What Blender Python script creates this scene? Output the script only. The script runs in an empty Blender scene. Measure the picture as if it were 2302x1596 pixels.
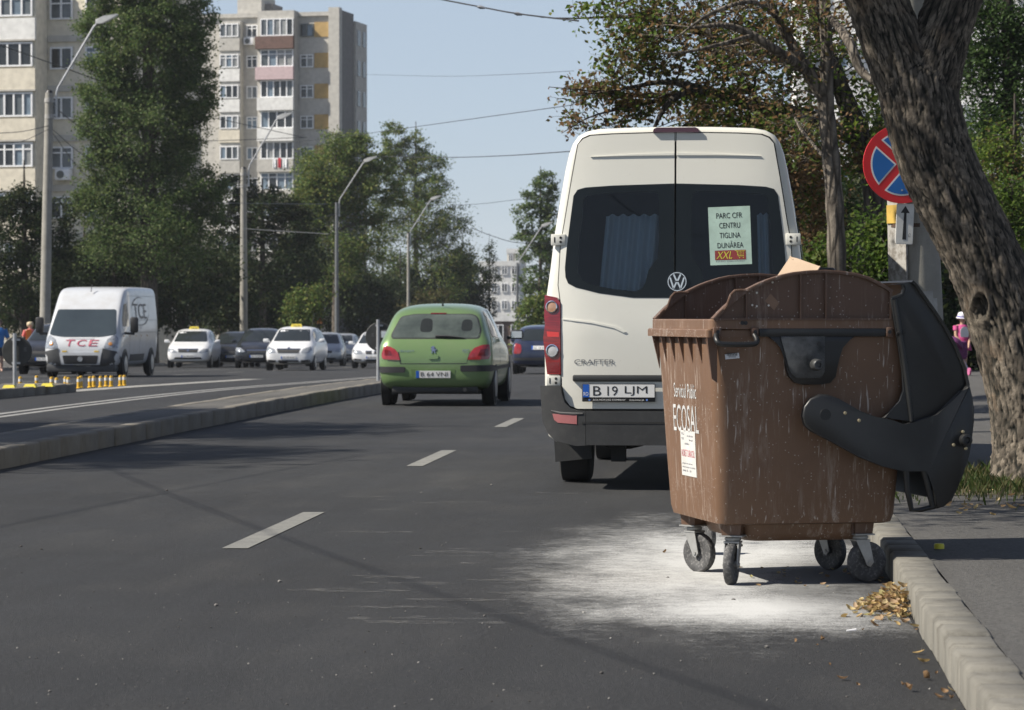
import bpy, bmesh, math, random
import numpy as np
from mathutils import Vector, Matrix, noise
from mathutils.bvhtree import BVHTree

R = math.radians
scene = bpy.context.scene
COL = scene.collection

# ------------------------------------------------------------------ camera
EYE = 1.29                     # metres above the near road
FPX = 6700.0                   # focal length in units of a 2302 px wide picture
YAW = R(4.345)                 # the camera looks this much to the left of the street
HOR = 714.0                    # horizon row in the same units (picture is 2302 x 1596)
cam_d = bpy.data.cameras.new('camera')
cam_d.lens = 36.0 * FPX / 2302.0
cam_d.sensor_width = 36.0
cam_d.clip_start = 0.1
cam_d.clip_end = 5000
cam_d.dof.use_dof = True
cam_d.dof.focus_distance = 17.5
cam_d.dof.aperture_fstop = 9.0
cam = bpy.data.objects.new('camera', cam_d)
COL.objects.link(cam)
cam.location = (0, 0, EYE)
cam.rotation_euler = (R(90) - math.atan((798 - HOR) / FPX), 0, YAW)
scene.camera = cam

# ------------------------------------------------------------------ light
SUN_EL = R(44)
SUN_AZ = R(16)                 # sun stands to the left and this much towards the camera
to_sun = Vector((-math.cos(SUN_AZ) * math.cos(SUN_EL), -math.sin(SUN_AZ) * math.cos(SUN_EL), math.sin(SUN_EL)))
w = bpy.data.worlds.new('World')
scene.world = w
w.use_nodes = True
nt = w.node_tree
bg = nt.nodes['Background']
sky = nt.nodes.new('ShaderNodeTexSky')
sky.sky_type = 'NISHITA'
sky.sun_disc = False
sky.sun_elevation = SUN_EL
sky.sun_rotation = math.atan2(to_sun.x, to_sun.y)
sky.air_density = 0.85
sky.dust_density = 0.0
sky.ozone_density = 3.0
tint = nt.nodes.new('ShaderNodeMix'); tint.data_type = 'RGBA'; tint.blend_type = 'MULTIPLY'
tint.inputs[0].default_value = 1.0; tint.inputs[7].default_value = (1.0, 0.94, 0.98, 1)   # a little less green in the hazy air
hs = nt.nodes.new('ShaderNodeHueSaturation'); hs.inputs['Saturation'].default_value = 0.72; hs.inputs['Value'].default_value = 1.0
nt.links.new(sky.outputs[0], hs.inputs['Color']); nt.links.new(hs.outputs[0], tint.inputs[6])
veil = nt.nodes.new('ShaderNodeMix'); veil.data_type = 'RGBA'; veil_xyz = nt.nodes.new('ShaderNodeSeparateXYZ'); veil_tc = nt.nodes.new('ShaderNodeTexCoord'); veil_rp = nt.nodes.new('ShaderNodeMapRange')
nt.links.new(veil_tc.outputs['Generated'], veil_xyz.inputs[0]); nt.links.new(veil_xyz.outputs[2], veil_rp.inputs[0])
for i_, v_ in ((1, 0.12), (2, 0.55), (3, 0.60), (4, 0.0)): veil_rp.inputs[i_].default_value = v_   # the haze thins out upwards
nt.links.new(veil_rp.outputs[0], veil.inputs[0]); veil.inputs[7].default_value = (4.1, 5.1, 6.1, 1); nt.links.new(tint.outputs[2], veil.inputs[6]); nt.links.new(veil.outputs[2], bg.inputs[0])
bg.inputs[1].default_value = 0.065
sun_d = bpy.data.lights.new('sun', 'SUN')
sun_d.energy = 4.7
sun_d.angle = R(0.53)
sun_d.color = (1.0, 0.93, 0.82)
sun = bpy.data.objects.new('sun', sun_d)
COL.objects.link(sun)
sun.rotation_euler = to_sun.to_track_quat('Z', 'Y').to_euler()
scene.view_settings.view_transform = 'Standard'
scene.view_settings.look = 'None'
scene.view_settings.exposure = 0.82
scene.view_settings.gamma = 1.0
scene.view_settings.use_curve_mapping = False

# ------------------------------------------------------------------ places
def at(px, d, z=0.0):
    """point seen in column px at distance d along the view, height z"""
    x = (px - 1151.0) / FPX * d
    return Vector((x * math.cos(YAW) - d * math.sin(YAW), x * math.sin(YAW) + d * math.cos(YAW), z))

def pt(px, py, d):
    return at(px, d, EYE + (HOR - py) * d / FPX)

def sstep(a, b, x):
    t = min(1.0, max(0.0, (x - a) / (b - a)))
    return t * t * (3 - 2 * t)

def gz(y):
    """the street falls away gently beyond 45 m"""
    y = min(y, 360.0)
    if y < 40: return 0.0
    if y < 60: return -0.0105 * (y - 40) ** 2 / 40.0
    return -0.0105 * (y - 50)

def side_z(x, y):
    return gz(y) + 0.12 + 0.22 * sstep(28, 50, y) * sstep(1.4, 3.4, x)

# ------------------------------------------------------------------ mesh helpers
class MB:
    def __init__(s):
        s.v = []; s.f = []
    def add(s, vs, fs):
        o = len(s.v)
        s.v.extend([tuple(q) for q in vs])
        s.f.extend([tuple(i + o for i in f) for f in fs])
        return s
    def addbm(s, bm, mtx=None):
        bm.verts.index_update()
        vs = [(mtx @ q.co if mtx else q.co.copy()) for q in bm.verts]
        fs = [[q.index for q in f.verts] for f in bm.faces]
        bm.free()
        return s.add(vs, fs)
    def box(s, c, d, bev=0.0, seg=2, rot=None):
        bm = bmesh.new()
        bmesh.ops.create_cube(bm, size=1)
        for q in bm.verts: q.co = Vector((q.co.x * d[0], q.co.y * d[1], q.co.z * d[2]))
        if bev > 0: bmesh.ops.bevel(bm, geom=list(bm.edges), offset=bev, segments=seg, affect='EDGES', profile=0.5)
        m = Matrix.Translation(Vector(c))
        if rot is not None: m = m @ rot
        return s.addbm(bm, m)
    def tube(s, pts, rads, n=8, cap=True):
        pts = [Vector(q) for q in pts]
        if not hasattr(rads, '__len__'): rads = [rads] * len(pts)
        t = (pts[1] - pts[0]).normalized()
        a = t.orthogonal().normalized()
        vs = []; fs = []
        for i, q in enumerate(pts):
            if i == 0: t2 = pts[1] - pts[0]
            elif i == len(pts) - 1: t2 = pts[-1] - pts[-2]
            else: t2 = pts[i + 1] - pts[i - 1]
            t2 = t2.normalized()
            a = (a - t2 * a.dot(t2))
            a = a.normalized() if a.length > 1e-6 else t2.orthogonal().normalized()
            b = t2.cross(a)
            for k in range(n):
                an = 2 * math.pi * k / n
                vs.append(q + (a * math.cos(an) + b * math.sin(an)) * rads[i])
        for i in range(len(pts) - 1):
            for k in range(n):
                k2 = (k + 1) % n
                fs.append((i * n + k, i * n + k2, (i + 1) * n + k2, (i + 1) * n + k))
        if cap:
            fs.append(tuple(range(n))[::-1])
            fs.append(tuple((len(pts) - 1) * n + k for k in range(n)))
        return s.add(vs, fs)
    def lathe(s, prof, o, axis=(0, 0, 1), n=20, caps=True):
        axis = Vector(axis).normalized(); o = Vector(o)
        a = axis.orthogonal().normalized(); b = axis.cross(a)
        vs = []; fs = []
        for r, h in prof:
            for k in range(n):
                an = 2 * math.pi * k / n
                vs.append(o + axis * h + (a * math.cos(an) + b * math.sin(an)) * max(r, 1e-4))
        for i in range(len(prof) - 1):
            for k in range(n):
                k2 = (k + 1) % n
                fs.append((i * n + k, i * n + k2, (i + 1) * n + k2, (i + 1) * n + k))
        if caps:
            fs.append(tuple(range(n))[::-1])
            fs.append(tuple((len(prof) - 1) * n + k for k in range(n)))
        return s.add(vs, fs)
    def loft(s, rings, caps=(True, True), closed=True):
        n = len(rings[0]); vs = [q for r in rings for q in r]; fs = []
        for i in range(len(rings) - 1):
            for k in range(n if closed else n - 1):
                k2 = (k + 1) % n
                fs.append((i * n + k, i * n + k2, (i + 1) * n + k2, (i + 1) * n + k))
        if caps[0]: fs.append(tuple(range(n))[::-1])
        if caps[1]: fs.append(tuple((len(rings) - 1) * n + k for k in range(n)))
        return s.add(vs, fs)
    def prism(s, poly, t0, t1, fn, bev=0.0):
        """outline poly [(a,b)] extruded from t0 to t1, fn(a,b,t) -> point"""
        bm = bmesh.new()
        lo = [bm.verts.new(Vector((a, b, t0))) for a, b in poly]
        hi = [bm.verts.new(Vector((a, b, t1))) for a, b in poly]
        n = len(poly)
        bm.faces.new(lo[::-1]); bm.faces.new(hi)
        for k in range(n): bm.faces.new((lo[k], lo[(k + 1) % n], hi[(k + 1) % n], hi[k]))
        if bev > 0:
            bm.edges.ensure_lookup_table()
            es = [e for e in bm.edges if abs(e.verts[0].co.z - e.verts[1].co.z) < 1e-7]
            bmesh.ops.bevel(bm, geom=es, offset=bev, segments=2, affect='EDGES', profile=0.5)
        for q in bm.verts: q.co = Vector(fn(q.co.x, q.co.y, q.co.z))
        return s.addbm(bm)
    def grid(s, fn, nu, nv):
        vs = [fn(i / nu, j / nv) for j in range(nv + 1) for i in range(nu + 1)]
        fs = [(j * (nu + 1) + i, j * (nu + 1) + i + 1, (j + 1) * (nu + 1) + i + 1, (j + 1) * (nu + 1) + i)
              for j in range(nv) for i in range(nu)]
        return s.add(vs, fs)
    def patch(s, outer, holes, surf, res=0.1, off=0.004, thick=0.006):
        """flat outline (with holes) laid on a surface: surf(a,b) -> point, normal"""
        bm = bmesh.new()
        for lp in [outer] + list(holes or []):
            vv = [bm.verts.new((a, b, 0)) for a, b in lp]
            for k in range(len(vv)): bm.edges.new((vv[k], vv[(k + 1) % len(vv)]))
        bmesh.ops.triangle_fill(bm, use_beauty=True, use_dissolve=False, edges=list(bm.edges), normal=(0, 0, 1))
        xs = [a for a, b in outer]; ys = [b for a, b in outer]
        for lo, hi, co, no in ((min(xs), max(xs), 0, (1, 0, 0)), (min(ys), max(ys), 1, (0, 1, 0))):
            k = int((hi - lo) / res)
            for i in range(1, k + 1):
                pc = [0, 0, 0]; pc[co] = lo + (hi - lo) * i / (k + 1)
                bmesh.ops.bisect_plane(bm, geom=list(bm.verts) + list(bm.edges) + list(bm.faces), dist=1e-6, plane_co=pc, plane_no=no)
        bd = [e for e in bm.edges if len(e.link_faces) == 1]
        ret = bmesh.ops.extrude_edge_only(bm, edges=bd) if thick > 0 else {'geom': []}
        low = set(q for q in ret['geom'] if isinstance(q, bmesh.types.BMVert))
        for q in bm.verts:
            p, n = surf(q.co.x, q.co.y)
            q.co = Vector(p) + Vector(n) * (off - thick if q in low else off)
        bmesh.ops.recalc_face_normals(bm, faces=list(bm.faces))
        f0 = max((f for f in bm.faces), key=lambda f: f.calc_area())
        p, n = surf(*[sum(t) / len(outer) for t in zip(*outer)])
        if f0.normal.dot(Vector(n)) < 0: bmesh.ops.reverse_faces(bm, faces=list(bm.faces))
        return s.addbm(bm)
    def text(s, body, fn, size=1.0, bold=0.0, width=None, height=None):
        """lettering, normalised so x in 0..width, y in 0..height; fn(x,y) -> point"""
        vs, fs = glyphs(body, 0.0)
        mx = max(v[0] for v in vs); mn = min(v[0] for v in vs)
        hy = max(v[1] for v in vs); ly = min(v[1] for v in vs)
        wd = width if width else size * (mx - mn)
        ht = height if height else size * (hy - ly)
        return s.add([fn((v[0] - mn) / (mx - mn) * wd, (v[1] - ly) / (hy - ly) * ht) for v in vs], fs)
    def build(s, name, mat, parent=None, smooth=35, fixn=False, loc=None):
        me = bpy.data.meshes.new(name)
        me.from_pydata([tuple(q) for q in s.v], [], s.f)
        return finish(me, name, mat, parent, smooth, fixn, loc)

_gl = {}
def glyphs(body, bold=0.0):
    if (body, bold) in _gl: return _gl[(body, bold)]
    cu = bpy.data.curves.new('t', 'FONT')
    cu.body = body; cu.offset = bold; cu.resolution_u = 3
    o = bpy.data.objects.new('t', cu)
    COL.objects.link(o)
    dg = bpy.context.evaluated_depsgraph_get(); dg.update()
    me = bpy.data.meshes.new_from_object(o.evaluated_get(dg))
    r = ([tuple(q.co[:2]) for q in me.vertices], [tuple(p.vertices) for p in me.polygons])
    bpy.data.objects.remove(o); bpy.data.curves.remove(cu); bpy.data.meshes.remove(me)
    _gl[(body, bold)] = r
    return r

def finish(me, name, mat, parent=None, smooth=35, fixn=False, loc=None):
    if fixn:
        bm = bmesh.new(); bm.from_mesh(me)
        bmesh.ops.recalc_face_normals(bm, faces=list(bm.faces))
        bm.to_mesh(me); bm.free()
    me.validate()
    if smooth:
        me.polygons.foreach_set('use_smooth', [True] * len(me.polygons))
        if smooth < 180: me.set_sharp_from_angle(angle=R(smooth))
    me.update()
    for m in (mat if isinstance(mat, (list, tuple)) else [mat]):
        if m: me.materials.append(m)
    o = bpy.data.objects.new(name, me)
    COL.objects.link(o)
    if parent: o.parent = parent
    if loc is not None: o.location = loc
    return o

def bake(o, mods):
    """apply modifiers [(type, {props})] to a mesh object without operators"""
    for t, pr in mods:
        m = o.modifiers.new('m', t)
        for k, val in pr.items(): setattr(m, k, val)
    dg = bpy.context.evaluated_depsgraph_get(); dg.update()
    me = bpy.data.meshes.new_from_object(o.evaluated_get(dg), depsgraph=dg)
    o.modifiers.clear()
    old = o.data; o.data = me; bpy.data.meshes.remove(old)
    return o

def empty(name, label, cat, loc=(0, 0, 0), rz=0.0, group=None):
    o = bpy.data.objects.new(name, None)
    COL.objects.link(o)
    o.location = loc; o.rotation_euler = (0, 0, rz)
    o.empty_display_size = 0.1
    return tag(o, label, cat, group)

def tag(o, label=None, cat=None, group=None, kind=None):
    if label: o['label'] = label
    if cat: o['category'] = cat
    if group: o['group'] = group
    if kind: o['kind'] = kind
    return o

def copy_tree(o, loc=None, rz=None, label=None, parent=None):
    c = o.copy(); COL.objects.link(c)
    if parent: c.parent = parent
    if loc is not None: c.location = loc
    if rz is not None: c.rotation_euler = (0, 0, rz)
    if label: c['label'] = label
    for ch in list(o.children): copy_tree(ch, parent=c)
    return c

def fillet(poly, r, n=4):
    """round the corners of an outline; r one radius or one per corner"""
    out = []; N = len(poly)
    for i, p in enumerate(poly):
        p = Vector(p); a = Vector(poly[i - 1]); b = Vector(poly[(i + 1) % N])
        rr = r[i] if hasattr(r, '__len__') else r
        da = (a - p); db = (b - p)
        if rr <= 0 or da.length < 1e-6 or db.length < 1e-6:
            out.append(tuple(p)); continue
        k = min(rr, da.length * 0.48, db.length * 0.48)
        q0 = p + da.normalized() * k; q1 = p + db.normalized() * k
        for j in range(n + 1):
            t = j / n
            out.append(tuple(q0 * (1 - t) ** 2 + p * 2 * t * (1 - t) + q1 * t * t))
    return out

def rect(x0, y0, x1, y1): return [(x0, y0), (x1, y0), (x1, y1), (x0, y1)]

def smooth_path(pts, n=8):
    """Catmull-Rom through pts (tuples of any length)"""
    P = [np.array(q, float) for q in pts]
    P = [2 * P[0] - P[1]] + P + [2 * P[-1] - P[-2]]
    out = []
    for i in range(1, len(P) - 2):
        for k in range(n):
            t = k / n
            out.append(0.5 * (2 * P[i] + (P[i + 1] - P[i - 1]) * t + (2 * P[i - 1] - 5 * P[i] + 4 * P[i + 1] - P[i + 2]) * t * t
                              + (3 * P[i] - P[i - 1] - 3 * P[i + 1] + P[i + 2]) * t ** 3))
    out.append(P[-2])
    return out

# ------------------------------------------------------------------ materials
class NT:
    def __init__(s, name):
        s.m = bpy.data.materials.new(name); s.m.use_nodes = True
        s.t = s.m.node_tree; s.p = s.t.nodes['Principled BSDF']; s.o = s.t.nodes['Material Output']
        s._c = None
    def n(s, typ, **kw):
        nd = s.t.nodes.new('ShaderNode' + typ)
        for k, v in kw.items(): setattr(nd, k, v)
        return nd
    def l(s, a, b): s.t.links.new(a, b); return s
    def coord(s, kind='Object'):
        if s._c is None: s._c = s.n('TexCoord')
        return s._c.outputs[kind]
    def mapped(s, scale=(1, 1, 1), kind='Object', loc=(0, 0, 0)):
        m = s.n('Mapping'); m.inputs['Scale'].default_value = scale; m.inputs['Location'].default_value = loc
        s.l(s.coord(kind), m.inputs['Vector']); return m.outputs[0]
    def noise(s, scale, detail=3, rough=0.55, vec=None, dist=0.0):
        q = s.n('TexNoise'); q.inputs['Scale'].default_value = scale; q.inputs['Detail'].default_value = detail
        q.inputs['Roughness'].default_value = rough; q.inputs['Distortion'].default_value = dist
        s.l(vec if vec is not None else s.coord(), q.inputs['Vector']); return q.outputs[0]
    def ramp(s, fac, stops, interp='LINEAR'):
        r = s.n('ValToRGB'); r.color_ramp.interpolation = interp
        e = r.color_ramp.elements
        while len(e) < len(stops): e.new(0.5)
        for i, (p, c) in enumerate(stops):
            e[i].position = p
            e[i].color = (c, c, c, 1) if not hasattr(c, '__len__') else (*c[:3], 1)
        s.l(fac, r.inputs[0]); return r.outputs[0]
    def mix(s, fac, a, b, mode='MIX'):
        m = s.n('Mix', data_type='RGBA', blend_type=mode)
        for i, val in ((0, fac), (6, a), (7, b)):
            if hasattr(val, 'is_output') or isinstance(val, bpy.types.NodeSocket): s.l(val, m.inputs[i])
            elif hasattr(val, '__len__'): m.inputs[i].default_value = (*val[:3], 1)
            else: m.inputs[i].default_value = val
        return m.outputs[2]
    def math(s, op, a, b=0.0, clamp=False):
        m = s.n('Math', operation=op); m.use_clamp = clamp
        for i, val in ((0, a), (1, b)):
            if isinstance(val, bpy.types.NodeSocket): s.l(val, m.inputs[i])
            else: m.inputs[i].default_value = val
        return m.outputs[0]
    def bump(s, h, strength=0.3, dist=0.01):
        b = s.n('Bump'); b.inputs['Strength'].default_value = strength; b.inputs['Distance'].default_value = dist
        s.l(h, b.inputs['Height']); s.l(b.outputs[0], s.p.inputs['Normal']); return b
    def set(s, **kw):
        for k, v in kw.items():
            i = s.p.inputs[k]
            if isinstance(v, bpy.types.NodeSocket): s.l(v, i)
            elif hasattr(v, '__len__'): i.default_value = (*v[:3], 1)
            else: i.default_value = v
        return s

_mats = {}
def mat(name, col, rough=0.5, metal=0.0, var=0.12, scale=6.0, bump=0.0, bscale=60.0, coat=0.0, spec=0.5, dirt=None):
    """plain painted / plastic / metal surface with a little natural variation"""
    if name in _mats: return _mats[name]
    k = NT(name)
    nz = k.noise(scale, 5, 0.6)
    base = k.mix(k.ramp(nz, [(0.3, 0.0), (0.7, 1.0)]), [c * (1 - var) for c in col], [min(1, c * (1 + var)) for c in col])
    if dirt:
        d2 = k.noise(scale * 3.1, 6, 0.7)
        base = k.mix(k.math('MULTIPLY', k.ramp(d2, [(0.5, 0.0), (0.75, 1.0)]), dirt[3]), base, dirt[:3])
    k.set(**{'Base Color': base, 'Roughness': rough, 'Metallic': metal, 'Coat Weight': coat, 'Specular IOR Level': spec})
    if coat: k.set(**{'Coat Roughness': 0.05})
    if bump: k.bump(k.noise(bscale, 4), bump, 0.01)
    _mats[name] = k.m
    return k.m

def paint(name, col, rough=0.35, dust=0.15, flake=0.0):
    if name in _mats: return _mats[name]
    k = NT(name)
    d = k.noise(2.3, 6, 0.65)
    base = k.mix(k.math('MULTIPLY', k.ramp(d, [(0.42, 0.0), (0.75, 1.0)]), dust), col, (0.32, 0.29, 0.25))
    k.set(**{'Base Color': base, 'Roughness': rough, 'Coat Weight': 0.6, 'Coat Roughness': 0.06, 'Metallic': flake})
    _mats[name] = k.m
    return k.m

def glass_dark(name, col=(0.012, 0.015, 0.017), rough=0.04, spec=0.6):
    if name in _mats: return _mats[name]
    k = NT(name)
    k.set(**{'Base Color': k.mix(k.noise(3, 3), col, [c * 1.5 for c in col]), 'Roughness': rough, 'Specular IOR Level': spec, 'IOR': 1.5})
    _mats[name] = k.m
    return k.m

def glass_clear(name, tint, fac=0.06):
    """tinted pane: transmits with a tint, reflects by angle"""
    if name in _mats: return _mats[name]
    k = NT(name)
    tr = k.n('BsdfTransparent'); tr.inputs[0].default_value = (*tint, 1)
    gl = k.n('BsdfGlossy'); gl.inputs['Roughness'].default_value = 0.02
    fr = k.n('Fresnel'); fr.inputs[0].default_value = 1.5
    mx = k.n('MixShader')
    k.l(fr.outputs[0], mx.inputs[0]); k.l(tr.outputs[0], mx.inputs[1]); k.l(gl.outputs[0], mx.inputs[2])
    k.l(mx.outputs[0], k.o.inputs[0])
    _mats[name] = k.m
    return k.m

def leaf_mat(name, cols, patch_cols=None, patch_scale=0.4, patch=(0.45, 0.6), trans=0.35, rough=0.5):
    """each leaf its own colour out of cols; patches of the crown turned to patch_cols"""
    if name in _mats: return _mats[name]
    k = NT(name)
    g = k.n('NewGeometry')
    rnd = g.outputs['Random Per Island']
    n = len(cols)
    c = k.ramp(rnd, [((i + 0.5) / n, q) for i, q in enumerate(cols)])
    if patch_cols:
        n2 = len(patch_cols)
        c2 = k.ramp(rnd, [((i + 0.5) / n2, q) for i, q in enumerate(patch_cols)])
        f = k.ramp(k.math('ADD', k.noise(patch_scale, 4, 0.6), k.math('MULTIPLY', k.math('SUBTRACT', rnd, 0.5), 0.25)),
                   [(patch[0], 0.0), (patch[1], 1.0)])
        c = k.mix(f, c, c2)
    k.set(**{'Base Color': c, 'Roughness': 0.6, 'Specular IOR Level': 0.2})
    tl = k.n('BsdfTranslucent'); k.l(c, tl.inputs[0])
    mx = k.n('MixShader'); mx.inputs[0].default_value = trans
    k.l(k.p.outputs[0], mx.inputs[1]); k.l(tl.outputs[0], mx.inputs[2]); k.l(mx.outputs[0], k.o.inputs[0])
    _mats[name] = k.m
    return k.m
# ------------------------------------------------------------------ ground, road, kerbs
def asphalt(name, base, light, speck=0.5, patch=0.25):
    k = NT(name)
    big = k.noise(0.22, 5, 0.6)
    mid = k.noise(1.6, 5, 0.65, vec=k.mapped((1.0, 0.35, 1.0)))
    fine = k.noise(160, 3, 0.7)
    trk = k.noise(1.0, 4, 0.6, vec=k.mapped((1.5, 0.03, 1.0)))
    blot = k.noise(0.9, 6, 0.7)
    c = k.mix(k.ramp(big, [(0.35, 0), (0.65, 1)]), [b * (1 - patch) for b in base], [b * (1 + patch) for b in base])
    c = k.mix(k.math('MULTIPLY', k.ramp(trk, [(0.45, 0), (0.62, 1)]), 0.30), c, [b * 1.75 for b in base])
    c = k.mix(k.math('MULTIPLY', k.ramp(blot, [(0.55, 0), (0.72, 1)]), 0.45), c, [b * 0.62 for b in base])
    c = k.mix(k.math('MULTIPLY', k.ramp(mid, [(0.5, 0), (0.8, 1)]), 0.35), c, light)
    g2 = k.noise(48, 4, 0.8)
    c = k.mix(k.math('MULTIPLY', k.ramp(g2, [(0.42, 1), (0.48, 0)]), 0.65), c, [b * 0.45 for b in base])
    c = k.mix(k.math('MULTIPLY', k.ramp(g2, [(0.56, 0), (0.64, 1)]), 0.55), c, light)
    c = k.mix(k.math('MULTIPLY', k.ramp(fine, [(0.3, 1), (0.45, 0)]), 0.55), c, [b * 0.4 for b in base])
    c = k.mix(k.math('MULTIPLY', k.ramp(fine, [(0.58, 0), (0.72, 1)]), speck), c, light)
    k.set(**{'Base Color': c, 'Roughness': k.ramp(mid, [(0.3, 0.72), (0.8, 0.92)]), 'Specular IOR Level': 0.35})
    k.bump(k.math('ADD', fine, g2), 0.8, 0.012)
    return k.m

M_ROAD = asphalt('road_asphalt', (0.024, 0.025, 0.027), (0.095, 0.094, 0.092), 0.5)
M_PAVE = asphalt('pavement_asphalt', (0.085, 0.083, 0.079), (0.17, 0.166, 0.155), 0.5, 0.18)
M_MEDIAN = asphalt('median_asphalt', (0.095, 0.092, 0.085), (0.2, 0.19, 0.17), 0.5, 0.25)

def concrete(name, col, stain=(0.07, 0.065, 0.055), amt=0.55, zs=1.0):
    k = NT(name)
    c = k.mix(k.ramp(k.noise(3.0, 6, 0.65), [(0.3, 0), (0.7, 1)]), [q * 0.8 for q in col], [min(1, q * 1.15) for q in col])
    st = k.noise(6.0, 6, 0.7, vec=k.mapped((1, 1, zs)))
    c = k.mix(k.math('MULTIPLY', k.ramp(st, [(0.5, 0), (0.72, 1)]), amt), c, stain)
    f = k.noise(90, 3, 0.6)
    c = k.mix(k.math('MULTIPLY', k.ramp(f, [(0.55, 0), (0.75, 1)]), 0.3), c, [q * 0.5 for q in col])
    k.set(**{'Base Color': c, 'Roughness': 0.9, 'Specular IOR Level': 0.3})
    k.bump(f, 0.4, 0.004)
    return k.m
M_KERB = concrete('kerb_concrete', (0.165, 0.158, 0.138), amt=0.85, zs=0.3)
M_KERB2 = concrete('median_kerb_concrete', (0.17, 0.158, 0.135), amt=0.6, zs=0.4)
M_SOIL = concrete('soil', (0.10, 0.085, 0.06), (0.05, 0.06, 0.03), 0.8)

def sheet(name, x0, x1, ys, zf, m, kind='structure', nx=1):
    b = MB()
    xs = [x0 + (x1 - x0) * i / nx for i in range(nx + 1)]
    vs = [(x, y, zf(x, y)) for y in ys for x in xs]
    n = nx + 1
    b.add(vs, [(j * n + i, j * n + i + 1, (j + 1) * n + i + 1, (j + 1) * n + i) for j in range(len(ys) - 1) for i in range(nx)])
    return tag(b.build(name, m, smooth=180), kind=kind)

YS = [-40] + list(range(-30, 40, 5)) + list(range(40, 130, 5)) + list(range(130, 370, 10)) + [420, 600, 1500]
sheet('ground', -900, 900, YS, lambda x, y: gz(y) - 0.06, M_SOIL)
sheet('road', -24.8, 0.745, YS, lambda x, y: gz(y), M_ROAD)
o = sheet('pavement', 0.925, 30, [q for q in YS if q < 130] , lambda x, y: side_z(x, y), M_PAVE, nx=24)
sheet('pavement', -40, -24.98, [q for q in YS if q <= 360], lambda x, y: gz(y) + 0.10, M_PAVE, nx=2)

def kerb(name, xface, width, h, y0, y1, step, m, seed, side=1, top_bev=0.018):
    """a run of kerb stones with open joints; side=+1: road on the low x side"""
    rg = random.Random(seed); b = MB(); y = y0
    while y < y1:
        L = step * (1.0 if y < 120 else 4)
        z = (gz(y) + gz(y + L)) / 2
        b.box((xface + side * width / 2 + rg.uniform(-.006, .006), y + L / 2, z + (h - 0.25) / 2 + rg.uniform(-.005, .005)),
              (width, L - 0.016, h + 0.25), bev=top_bev, seg=1, rot=Matrix.Rotation(rg.uniform(-.016, .016), 4, 'Z'))
        y += L
    return tag(b.build(name, m, smooth=50), kind='structure')
kerb('kerb', 0.745, 0.18, 0.135, 3.0, 110, 0.36, M_KERB, 3, 1, 0.016)
kerb('kerb', -24.8, 0.18, 0.12, 20, 340, 1.0, M_KERB2, 4, -1)

# median between the two carriageways, and a second small island farther left
def island(x0, x1, y0, y1, h, seed, m_top):
    kerb('median_kerb', x1, 0.16, h, y0, y1, 0.8, M_KERB2, seed, -1)
    kerb('median_kerb', x0, 0.16, h - 0.01, y0, y1, 0.8, M_KERB2, seed + 1, 1)
    sheet('median', x0 + 0.16, x1 - 0.16, [y0 + (y1 - y0) * i / 24 for i in range(25)], lambda x, y: gz(y) + h - 0.012, m_top)
island(-7.2, -6.25, 8, 57, 0.18, 11, M_MEDIAN)
island(-13.1, -11.85, 20, 52.2, 0.15, 15, M_MEDIAN)
for xm, yy, hh, wid in ((-6.725, 57.0, .18, .95), (-12.475, 52.2, .15, 1.25)):
    b = MB()
    n = 10
    pts = [(xm + wid / 2 * math.cos(math.pi * i / n), yy + 0.02 + wid / 2 * math.sin(math.pi * i / n)) for i in range(n + 1)]
    b.prism(pts, gz(yy) - 0.1, gz(yy) + hh, lambda a, c, t: (a, c, t), bev=0.015)
    tag(b.build('median_end', M_KERB2, smooth=40), kind='structure')

def paint_mat(name, col, wear=0.5):
    k = NT(name)
    n1 = k.noise(45, 4, 0.75); n2 = k.noise(5, 4, 0.6)
    c = k.mix(k.ramp(k.math('ADD', k.math('MULTIPLY', n1, 0.6), k.math('MULTIPLY', n2, 0.4)), [(wear - .08, 0), (wear + .08, 1)]), (0.12, 0.12, 0.115), col)
    k.set(**{'Base Color': c, 'Roughness': 0.8})
    k.bump(n1, 0.3, 0.003)
    return k.m
M_LINE = paint_mat('worn_road_paint', (0.18, 0.18, 0.165), 0.47)
M_LINE2 = paint_mat('white_road_paint', (0.28, 0.28, 0.27), 0.46)
def stripe(name, x, y0, y1, wd, m, z=0.004):
    n = max(1, int((y1 - y0) / 4)); b = MB()
    rg = random.Random(int(y0 * 10))
    vs = []; fs = []
    for i in range(n + 1):
        y = y0 + (y1 - y0) * i / n
        vs += [(x - wd / 2 + rg.uniform(-.003, .003), y, gz(y) + z), (x + wd / 2 + rg.uniform(-.003, .003), y, gz(y) + z)]
    fs = [(2 * i, 2 * i + 1, 2 * i + 3, 2 * i + 2) for i in range(n)]
    return tag(b.add(vs, fs).build(name, m, smooth=0), kind='structure')
for k in range(-1, 11):
    stripe('lane_dash', -2.8, 16.45 + 9.25 * k, 19.55 + 9.25 * k, 0.145, M_LINE)
for k in range(10):
    stripe('lane_dash', -16.2, 66 + 9.25 * k, 69.1 + 9.25 * k, 0.15, M_LINE)
stripe('centre_line', -9.55, 10, 92, 0.13, M_LINE2); stripe('centre_line', -9.85, 10, 92, 0.13, M_LINE2)
stripe('bollard_strip', -12.1, 52.8, 74, 0.5, paint_mat('chalky_strip', (0.36, 0.35, 0.32), 0.5))
stripe('parking_line', -18.9, 60, 160, 0.12, M_LINE)

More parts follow.
